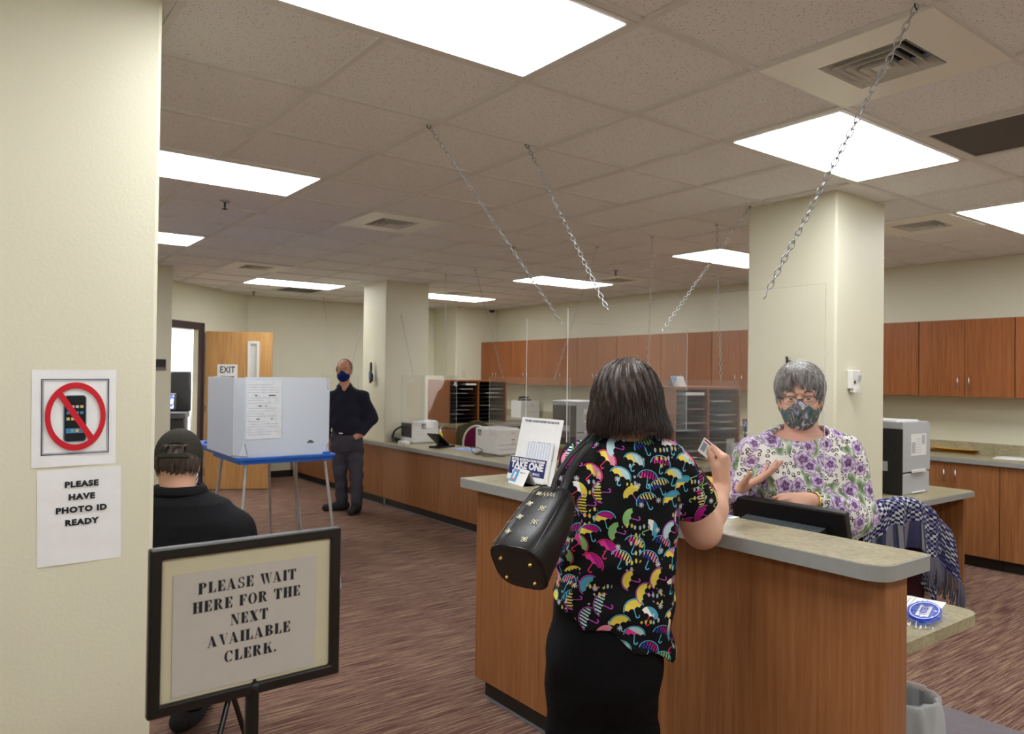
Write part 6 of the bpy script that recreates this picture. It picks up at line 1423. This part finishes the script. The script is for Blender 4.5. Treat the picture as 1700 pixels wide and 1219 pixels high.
hand(B, wR, -LAT-UPV*.02+DEP*.0, UPV*.55-DEP*.8, 1, .88, (.5, .65, .75, .8), .10, (.30, .25), .026)
hand(B, wL, LAT*.70+UPV*.48-DEP*.25, -UPV*.80-DEP*.25+LAT*.45, -1, 1.12, (.15, .12, .2, .3), .11, (.95, .1), .029)
knC, anC = [], []
for px_ in (1290, 1370):
    h_ = at(px_, 985, DC); k_ = np.array([h_[0], h_[1], .46]); a_ = np.array([h_[0], h_[1], .08]); knC.append(k_); anC.append(a_); B.chain([h_, k_, a_], [.085, .06, .04], .03)
lo, hi = bounds([hc, wR, wL, sR, sL, anC[0], anC[1]], .17); lo[2] = 0
V, Fq = B.mesh(lo, hi, .0042); add_mesh('body', V, Fq, M['skin3'], clerk)
B = Body()
B.loft([sec(1296, 1370, 706, DC+.02, .070), sec(1258, 1402, 724, DC, .105), sec(1240, 1417, 750, DC, .135), sec(1236, 1418, 800, DC, .15), sec(1234, 1416, 860, DC, .155), sec(1232, 1418, 930, DC, .16), sec(1232, 1418, 990, DC, .155)], R2c, .035, 2.3)
for px_ in (1292, 1362): B.ell(at(px_, 806, DC-.11), (.075, .06, .075), None, .06)
B.chain([at(1404, 754, DC), at(1421, 854, 3.04), at(1404, 856, 2.96), at(1358, 834, 2.86)], [.078, .080, .068, .038], .03); B.chain([at(1250, 754, DC), eL, wL+(eL-wL)*.06], [.076, .072, .042], .03)
nk = at(1331, 716, DC-.055); B.ell(nk, (.115, .115, .052), frame(PI, .5).T, .012, op=-1); B.cone(hc, at(1332, 724, DC), .080, .080, .008, op=-1)
zb = at(1330, 975, DC)[2]; B.fn(lambda P: zb-P[:, 2], .005, 2); B.post = lambda P, d: d+folds(P, .0032, 1.5, 9)+.003*np.sin((P[:, 2]*1.3+(P@LAT))*38)*np.clip(1.3-P[:, 2], 0, 1)
lo, hi = bounds([at(1330, 700, DC), at(1330, 985, DC), sR, eR, sL, eL, wL, wR], .20); V, Fq = B.mesh(lo, hi, .005); add_mesh('blouse', V, Fq, floral_fabric(), clerk, uvfn=uvbox, label='white long-sleeved blouse with purple flowers and leopard spots')
B = Body(); B.loft([sec(1245, 1410, 955, DC, .13), sec(1238, 1414, 1020, DC, .15)], R2c, .03)
for px_, k_, a_ in zip((1290, 1370), knC, anC): B.chain([at(px_, 1010, DC), k_, a_], [.10, .075, .06], .02)
B.fn(lambda P: .03-P[:, 2], .004, 2); lo, hi = bounds([at(1330, 960, DC), knC[0], knC[1], anC[0]], .22); lo[2] = 0; V, Fq = B.mesh(lo, hi, .008); add_mesh('trousers', V, Fq, M['trousers'], clerk)
for a_ in anC: B = Body(); feet(B, a_, -DEP); V, Fq = B.mesh(a_-np.array([.3, .3, .1]), a_+np.array([.3, .3, .1]), .008); add_mesh('shoe', V, Fq, M['black'], clerk)
# hair, swept fringe
P_ = lambda x, y, z: hp(hc, Fr, (x*S_, y*S_, z*S_))
B = Body(); B.ell(P_(0, -.020, .040), np.array((.092, .108, .101))*S_, Fr.T, .02); B.ell(P_(0, -.045, -.015), np.array((.086, .075, .078))*S_, Fr.T, .03)
B.ell(P_(0, .100, -.022), np.array((.070, .085, .070))*S_, Fr.T, .012, op=-1); B.ell(P_(.012, .105, .035), np.array((.044, .055, .040))*S_, Fr.T, .012, op=-1)
B.fn(lambda P: (P_(0, 0, -.070)-P)@Fr[2], .01, 2)
def hp2(P, d):
    q = (P-hc)@Fr.T; return d+.003*np.sin(q[:, 0]*240+q[:, 2]*60+5*np.sin(q[:, 1]*30))
B.post = hp2; V, Fq = B.mesh(hc-.19, hc+.19, .004)
def shortroot(rnd, seg):
    sgn = -1 if rnd.random() < .60 else 1; y0 = rnd.uniform(-.115, .078); lift = rnd.uniform(.0005, .006); pts = []; end = rnd.uniform(1.55, 2.15) if y0 < .03 else rnd.uniform(1.3, 1.75); wob = rnd.uniform(-.012, .012); x0 = .028+rnd.uniform(-.010, .010)
    for i in range(seg):
        t = i/(seg-1); y = y0+(.020*t if y0 > .0 else -.012*t)+wob*t; sc = math.sqrt(max(.04, 1-((y+.020)/.112)**2)); ph0 = math.asin(max(-.95, min(.95, x0/(.092*sc)))); ph = ph0+(sgn*end-ph0)*t
        pts.append(P_((.0915*sc+lift)*math.sin(ph), y, .040+(.1005*sc+lift)*math.cos(ph)))
    return pts
mb = MB(clerk); strands(mb, 2200, shortroot, 11, .0012, 8)
def fringe(rnd, seg):
    left = rnd.random() < .34; x0 = .028+rnd.uniform(-.012, .012); pts = []; l_ = rnd.uniform(.75, 1.0); yst = rnd.uniform(.02, .07); out = rnd.uniform(.2, 1.0)
    for i in range(seg):
        t = i/(seg-1)*l_; x = x0+(.052*out*t**1.2 if left else -.105*out*t**1.25); y = yst+(.098-yst)*math.sin(min(1.57, t*1.5))-.012*max(0, t-.5)-.9*max(0, abs(x)-.045)**1.3; sc = math.sqrt(max(.04, 1-((min(yst, .06)+.020)/.112)**2))
        z = .040+.101*sc+.006*math.sin(t*2.6)-(.080-.018*out*(not left))*t**1.5; pts.append(P_(x, y, z))
    return pts
strands(mb, 620, fringe, 9, .0013, 9)
n0 = len(mb.v); inv = np.array(wmat(clerk).inverted()); Vl = V@inv[:3, :3].T+inv[:3, 3]; mb.v += [tuple(p) for p in Vl]; mb.f += [tuple(int(i)+n0 for i in f) for f in Fq]; mb.m += [0]*len(Fq); mb.sm += [True]*len(Fq)
mb.obj('hair', M['hair_grey'], clerk)
def face_mask(root, hc, Fr, S_, mat, h=.003, lab=None):
    P_ = lambda x, y, z: hp(hc, Fr, (x*S_, y*S_, z*S_)); B = Body()
    B.ell(P_(0, .034, -.056), np.array((.069, .078, .060))*S_, Fr.T, .02); B.cone(P_(0, .098, -.002), P_(0, .118, -.038), .013*S_, .020*S_, .02); B.ell(P_(0, .050, -.085), np.array((.042, .050, .036))*S_, Fr.T, .03)
    B.fn(lambda P: ((P-hc)@Fr.T)[:, 2]+.012*S_-.10*np.abs(((P-hc)@Fr.T)[:, 0])*-1*0-(.020*S_-np.abs(((P-hc)@Fr.T)[:, 0])*.45), .006, 2)
    B.fn(lambda P: .016*S_-((P-hc)@Fr.T)[:, 1], .004, 2)
    B.fn(lambda P: -((P-hc)@Fr.T)[:, 2]-.132*S_, .02, 2)
    V, Fq = B.mesh(hc-.17, hc+.15, h); o_ = add_mesh('face_mask', V, Fq, mat, root, label=lab)
    for q in (-1, 1):
        mb = MB(root); mb.tube([P_(q*.064, .030, -.030), P_(q*.078, .010, -.006), P_(q*.084, -.014, .006), P_(q*.086, -.022, -.016), P_(q*.078, -.004, -.050), P_(q*.058, .030, -.078)], .0016*S_, 5); mb.obj('ear_loop', M['black'], o_)
face_mask(clerk, hc, Fr, S_, mask_fabric(), .003, 'cloth mask with teal and blue landscape print')
g = MB(clerk); gl = MB(clerk)
for q in (-1, 1):
    cx_ = q*.034; ring_ = [(cx_+.026*math.cos(a), .1135-.010*abs(q*.034+.026*math.cos(a))/.06, .002+.017*math.sin(a)) for a in [2*PI*k/20 for k in range(20)]]
    g.tube([P_(*p) for p in ring_[0:11]], .0017, 6); g.tube([P_(*p) for p in ring_[10:20]+[ring_[0]]], .0007, 5); gl.add([P_(*p) for p in ring_], [tuple(range(20))])
    g.tube([P_(q*.060, .104, .008), P_(q*.078, .085, .010), P_(q*.086, .02, .008), P_(q*.086, -.015, .000), P_(q*.084, -.03, -.018)], .0018, 6)
g.tube([P_(-.008, .113, .004), P_(0, .115, .007), P_(.008, .113, .004)], .0016, 6); go = g.obj('glasses', M['black'], clerk); gl.obj('lens', M['glass'], go)
wd = (wR-eR)/np.linalg.norm(wR-eR); wc = wR-wd*.012; wu = np.cross(wd, UPV); wu /= np.linalg.norm(wu); wv2 = np.cross(wu, wd)
mb = MB(clerk); mb.tube([wc+wu*.032*math.cos(a)+wv2*.034*math.sin(a) for a in [2*PI*k/28 for k in range(28)]], .0065, 8, closed=True, up=wd, flat=.5); mb.obj('wristwatch', M['gold'], clerk, label='gold watch band on her wrist')

# ---------------------------------------------------------------- standing man at the far counter
DM = 8.75
pm = lambda x, y, d=0: at(x, y, DM+d)
base = pm(578, 846); man = thing('person', 'standing man in blue mask and dark shirt, hand on hip, by the far counter', 'person', (base[0], base[1], 0), -YAW)
Fr = frame(PI-.06, -.02); hc = pm(571.5, 615.5); S_ = 1.06; B = Body(); head(B, hc, Fr, S_); eyes(man, hc, Fr, S_, M['hair_sandy'])
B.cone(hc+np.array([0, 0, -.07]), pm(573, 645), .060, .062, .03)
B.loft([sec(563, 585, 643, DM, .055), sec(557, 595, 652, DM, .08), sec(556, 596, 668, DM, .095), sec(557, 594, 700, DM, .11), sec(558, 595, 722, DM, .10), sec(557, 596, 740, DM, .10)], R2c, .03)
shR, elR, wrR = pm(602, 659), pm(616, 693, .06), pm(600, 722, -.10); shL, elL, wrL = pm(550, 659), pm(544.5, 698, .02), pm(541.5, 731, -.04)
B.chain([shR, elR, wrR], [.058, .045, .030], .02); B.chain([shL, elL, wrL], [.058, .045, .030], .02)
hand(B, wrR, -LAT*.85-UPV*.3-DEP*.1, -DEP*.9+UPV*.2, 1, 1.0, (.5, .6, .7, .8)); hand(B, wrL, -UPV-LAT*.08, -DEP*.4-LAT*.8, 1, 1.0, (.4, .5, .5, .6))
hipA, hipB = pm(562, 738), pm(589, 738); kA, kB = pm(565, 786, -.03), pm(591, 788, -.05); aA, aB = pm(568, 834), pm(592, 840, -.15)
B.chain([hipA, kA, aA], [.085, .060, .04], .03); B.chain([hipB, kB, aB], [.085, .060, .04], .03)
lo, hi = bounds([hc, elR, wrL, aA, aB], .2); lo[2] = 0; V, Fq = B.mesh(lo, hi, .0075); add_mesh('body', V, Fq, M['skin2'], man)
B = Body(); B.loft([sec(563, 584, 640, DM, .065), sec(552, 600, 651, DM, .10), sec(549, 602, 664, DM, .125), sec(550, 600, 690, DM, .15), sec(551, 601, 708, DM, .155), sec(552, 601, 719, DM, .145)], R2c, .03)
B.chain([shR, elR, wrR+(elR-wrR)*.1], [.074, .068, .046], .07); B.chain([shL, elL, wrL+(elL-wrL)*.1], [.070, .062, .042], .03)
B.cone(pm(573, 630, -.0), pm(571, 646, -.10), .052, .028, .01, op=-1); B.post = lambda P, d: d+folds(P, .006, 1.2, 3)
zb = pm(575, 719)[2]; B.fn(lambda P: np.where(np.abs((P-hipA)@LAT-.1) < .30, zb-P[:, 2], -1)*((P[:, 2] < zb+.02) & (np.abs((P-pm(576, 719))@LAT) < .165) & (np.abs((P-pm(576, 719))@DEP) < .13))-1*~((P[:, 2] < zb+.02) & (np.abs((P-pm(576, 719))@LAT) < .165) & (np.abs((P-pm(576, 719))@DEP) < .13)), .003, 2)
lo, hi = bounds([pm(575, 640), elR, wrL, wrR], .2); V, Fq = B.mesh(lo, hi, .008); sh_o = add_mesh('shirt', V, Fq, M['navy_shirt'], man)
for q in (-1, 1):
    mb = MB(man); n_ = pm(573, 640, 0); mb.add([hp(n_, Fr, v) for v in ((0, -.065, .035), (q*-.062, -.01, .030), (q*-.058, .055, -.002), (q*-.022, .095, -.062), (q*-.070, .105, -.050), (q*-.088, .04, -.012), (q*-.078, -.05, .0))], [(0, 1, 6), (1, 2, 5, 6), (2, 3, 4, 5)]); o_ = mb.obj('collar', M['navy_shirt'], sh_o); so = o_.modifiers.new('s', 'SOLIDIFY'); so.thickness = .008
B = Body(); B.loft([sec(552, 601, 716, DM, .135), sec(550, 603, 738, DM, .14), sec(551, 602, 748, DM, .13), sec(560, 594, 762, DM, .07), sec(572, 580, 775, DM, .01)], R2c, .05)
B.chain([pm(563, 746), kA, aA+np.array([0, 0, .01])], [.100, .078, .066], .015); B.chain([pm(589, 746), kB, aB+np.array([0, 0, .01])], [.100, .078, .066], .015)
B.fn(lambda P: .045-P[:, 2], .004, 2); B.post = lambda P, d: d+folds(P, .007, 1.5, 7); lo, hi = bounds([pm(576, 720), aA, aB], .2); lo[2] = 0; V, Fq = B.mesh(lo, hi, .009); add_mesh('trousers', V, Fq, M['slacks'], man)
for a_, dd_ in ((aA, -LAT*.85-DEP*.5), (aB, -DEP-LAT*.15)): B = Body(); feet(B, np.array([a_[0], a_[1], .10]), dd_, .27, .05, .05); V, Fq = B.mesh(np.array([a_[0], a_[1], .1])-np.array([.34, .34, .12]), np.array([a_[0], a_[1], .1])+np.array([.34, .34, .12]), .009); add_mesh('shoe', V, Fq, M['shoe'], man)
mb = MB(man); c_ = pm(576, 718.5); mb.tube([c_+LAT*.176*math.cos(a)+DEP*.142*math.sin(a) for a in [2*PI*k/30 for k in range(30)]], .018, 6, closed=True, up=UPV, flat=.35); bl_ = mb.obj('belt', M['leather'], man); mb = MB(man); b0_ = c_-DEP*.148-LAT*.04; mb.tube([b0_-LAT*.025, b0_+LAT*.02], .018, 4, flat=.4); mb.obj('buckle', M['chrome'], bl_)
B = Body(); B.ell(hp(hc, Fr, (0, -.030, .035)), np.array((.085, .095, .098))*S_, Fr.T, .02); B.ell(hp(hc, Fr, (0, .06, .05)), np.array((.060, .09, .12))*S_, Fr.T, .02, op=-1); B.ell(hp(hc, Fr, (.074, .02, .012)), (.020, .03, .04), Fr.T, .02); B.fn(lambda P: (hp(hc, Fr, (0, 0, -.055))-P)@Fr[2], .01, 2)
V, Fq = B.mesh(hc-.16, hc+.17, .007); add_mesh('hair', V, Fq, M['hair_sandy'], man)
face_mask(man, hc, Fr, S_*1.02, cloth('navy blue mask', srgb(24, 40, 110)), .006, 'dark blue face mask')

# ---------------------------------------------------------------- seated man, seen from behind
DS = 3.0
ps = lambda x, y, d=0: at(x, y, DS+d)
base = ps(297, 1100); sm_ = thing('person', 'seated man seen from behind in dark cap and black polo beside the near wall', 'person', (base[0], base[1], 0), -YAW)
Fr = frame(.22, -.22); hc = ps(297, 768, .02); S_ = 1.02; B = Body(); head(B, hc, Fr, S_); eyes(sm_, hc, Fr, S_)
B.cone(hc+np.array([0, 0, -.04])-DEP*.03, ps(298, 838, -.01), .062, .068, .03)
B.loft([sec(262, 338, 822, DS, .07), sec(230, 376, 842, DS, .10), sec(200, 396, 870, DS, .12), sec(196, 398, 960, DS+.02, .13), sec(205, 390, 1060, DS+.03, .14)], R2c, .03)
aR = [ps(392, 880), ps(404, 985, .08), ps(360, 985, .32)]; aL = [ps(203, 880, .03), ps(196, 985, .10), ps(250, 985, .34)]
B.chain(aR, [.058, .048, .030], .02); B.chain(aL, [.058, .048, .030], .02); hand(B, aR[2], DEP-LAT*.3, UPV, -1, 1.0, (.3,)*4); hand(B, aL[2], DEP+LAT*.3, UPV, 1, 1.0, (.3,)*4)
hpA, hpB = ps(258, 1085, .02), ps(338, 1085, .02); kA = hpA+DEP*.42; kB = hpB+DEP*.42; aA = np.array([*(kA-DEP*.05)[:2], .09]); aB = np.array([*(ps(305, 1190, .36))[:2], .09]); kB = kB
B.chain([hpA, kA, aA], [.085, .06, .04], .03); B.chain([hpB, kB, aB], [.085, .06, .04], .03)
lo, hi = bounds([hc, aR[1], aL[1], kA, kB, aA, aB, aR[2]], .2); lo[2] = 0; V, Fq = B.mesh(lo, hi, .006); add_mesh('body', V, Fq, M['skin'], sm_)
B = Body(); B.loft([sec(262, 338, 814, DS, .076), sec(228, 380, 832, DS, .115), sec(196, 402, 862, DS, .135), sec(188, 408, 910, DS, .148), sec(192, 404, 980, DS+.01, .155), sec(196, 400, 1085, DS+.02, .165)], R2c, .04)
B.chain([aR[0], ps(404, 958, .07)], [.078, .074], .04); B.chain([aL[0], ps(196, 958, .09)], [.078, .074], .04); B.cone(hc, ps(298, 815, 0), .066, .066, .006, op=-1)
zb = ps(300, 1092)[2]; B.fn(lambda P: zb-P[:, 2], .006, 2); B.post = lambda P, d: d+folds(P, .004, .9, 4)+.003*np.sin((P[:, 2]+.8*(P@LAT))*30)*np.clip(((P@LAT)+1.15)*4, 0, 1)
lo, hi = bounds([ps(298, 815), ps(298, 1092), aR[0], aR[1], aL[1]], .2); V, Fq = B.mesh(lo, hi, .006); po = add_mesh('polo_shirt', V, Fq, M['polo'], sm_)
def coll(a, b):
    an = -PI*.5+(a-.5)*2*PI*.80; q = b; r_ = .068+.020*math.sin(q*PI*.5)+.006*q; z = .026-(.048*q if q > .35 else -.02*q+.024*q)
    c_ = ps(298, 812, 0); return tuple(c_+LAT*(r_*1.16*math.cos(an))+DEP*(r_*1.0*math.sin(an))+UPV*(.030*math.sin(min(1, (1-q)*1.4)*PI/2)-.016))
mb = MB(sm_); mb.grid(40, 8, coll); o_ = mb.obj('collar', M['polo'], po); so = o_.modifiers.new('s', 'SOLIDIFY'); so.thickness = .005; so.offset = 0
B = Body(); B.chain([hpA-DEP*.02, kA], [.105, .082], .03); B.chain([hpB-DEP*.02, kB], [.105, .082], .03); B.chain([kA, aA+np.array([0, 0, .02])], [.08, .062], .03); B.chain([kB, aB+np.array([0, 0, .03])], [.08, .062], .03); B.cone(hpA, hpB, .11, .11, .03)
B.post = lambda P, d: d+folds(P, .004, 1.2, 6); lo, hi = bounds([hpA, hpB, kA, kB, aA, aB], .19); lo[2] = 0; V, Fq = B.mesh(lo, hi, .008); add_mesh('trousers', V, Fq, M['trousers'], sm_)
for a_ in (aA, aB): B = Body(); feet(B, a_, DEP); V, Fq = B.mesh(a_-np.array([.3, .3, .1]), a_+np.array([.3, .3, .12]), .008); add_mesh('shoe', V, Fq, M['shoe'], sm_)
# short hair, cap with the tuft through its back opening, mask edge
P_ = lambda x, y, z: hp(hc, Fr, (x*S_, y*S_, z*S_))
B = Body(); B.ell(P_(0, -.018, .015), np.array((.081, .094, .098))*S_, Fr.T, .02); B.ell(P_(0, .085, -.02), np.array((.09, .075, .12))*S_, Fr.T, .01, op=-1); B.fn(lambda P: (P_(0, 0, -.060)-P)@Fr[2]-.012*np.sin((P@LAT)*70), .012, 2)
B.post = lambda P, d: d+.0025*np.sin(((P-hc)@Fr.T)[:, 0]*300+4*np.sin(P[:, 2]*60)); V, Fq = B.mesh(hc-.17, hc+.15, .004)
mb = MB(sm_)
def nape(rnd, seg):
    a = rnd.uniform(-PI*.98, -PI*.02); z0 = rnd.uniform(-.03, .03); l_ = rnd.uniform(.02, .035); pts = []
    for i in range(5):
        t = i/4; z = z0-l_*t; r_ = .080*math.sqrt(max(.1, 1-((z-.015)/.11)**2))+.004+.003*t; pts.append(P_(r_*math.cos(a)*1.0, -.018+r_*1.17*math.sin(a), z))
    return pts
strands(mb, 700, nape, 5, .0011, 4)
def tuft(rnd, seg):
    x0 = rnd.uniform(-.030, .046); pts = []; l_ = rnd.uniform(.15, .8)**1.0; cu = rnd.uniform(-.035, .030)
    for i in range(6): t = i/5*l_; pts.append(P_(x0+cu*t, -.104-.020*math.sin(t*2.4), .050+.012*math.sin(t*2.5)-.042*t*t))
    return pts
strands(mb, 90, tuft, 6, .0017, 5)
n0 = len(mb.v); inv = np.array(wmat(sm_).inverted()); Vl = V@inv[:3, :3].T+inv[:3, 3]; mb.v += [tuple(p) for p in Vl]; mb.f += [tuple(int(i)+n0 for i in f) for f in Fq]; mb.m += [0]*len(Fq); mb.sm += [True]*len(Fq); mb.obj('hair', M['hair_dark'], sm_)
B = Body(); B.ell(P_(0, -.008, .030), np.array((.090, .108, .104))*S_, Fr.T, .01); B.ell(P_(.006, -.128, .040), np.array((.040, .045, .024))*S_, Fr.T, .006, op=-1); B.ell(P_(0, -.008, .010), np.array((.079, .094, .098))*S_, Fr.T, .004, op=-1)
B.fn(lambda P: (P_(0, 0, .004)-P)@Fr[2], .004, 2); V, Fq = B.mesh(hc-.17, hc+.18, .0035); cap = add_mesh('cap', V, Fq, M['cap'], sm_, label='dark olive baseball cap worn forwards')
mb = MB(sm_); mb.grid(16, 6, lambda a, b: tuple(P_((a-.5)*.150*(1-.25*b*b), .085+.085*b-.05*(a-.5)**2*4, .020-.018*(a-.5)**2*4-.012*b))); o_ = mb.obj('brim', M['cap'], cap); so = o_.modifiers.new('s', 'SOLIDIFY'); so.thickness = .004
mb = MB(sm_); mb.tube([P_(.092*math.sin(a), -.008-.1115*math.cos(a), .012) for a in [(-.62+1.24*k/10) for k in range(11)]], .008, 6, up=Fr[2], flat=.3); mb.obj('strap', M['cap'], cap)
face_mask(sm_, hc, Fr, S_, M['paper'], .005, 'white face mask')
# his folding chair
t = thing('folding_chair', 'black metal folding chair the seated man sits on', 'chair', (base[0], base[1], 0), -YAW)
mb = MB(); mb.box(-.21, -.18, .425, .21, .22, .448); mb.obj('seat', M['black'], t, bevel=.01)
zs = hpA[2]
for s_ in (-1, 1):
    mb = MB(); mb.tube([(s_*.22, -.24, .84), (s_*.22, -.20, .60), (s_*.22, .0, .30), (s_*.22, .20, .01)], .0115, 8); mb.obj('leg', M['black'], t); mb = MB(); mb.tube([(s_*.20, .20, .43), (s_*.20, .0, .28), (s_*.20, -.26, .01)], .0115, 8); mb.obj('leg', M['black'], t)
mb = MB(); mb.grid(8, 3, lambda a, b: ((a-.5)*.42, -.225-.02*math.sin(a*PI)-.01*b, .66+.17*b)); o_ = mb.obj('backrest', M['black'], t); so = o_.modifiers.new('s', 'SOLIDIFY'); so.thickness = .012
mb = MB(); mb.tube([(-.22, .16, .05), (.22, .16, .05)], .009); mb.tube([(-.20, -.20, .06), (.20, -.20, .06)], .009); mb.obj('stretcher', M['black'], t)
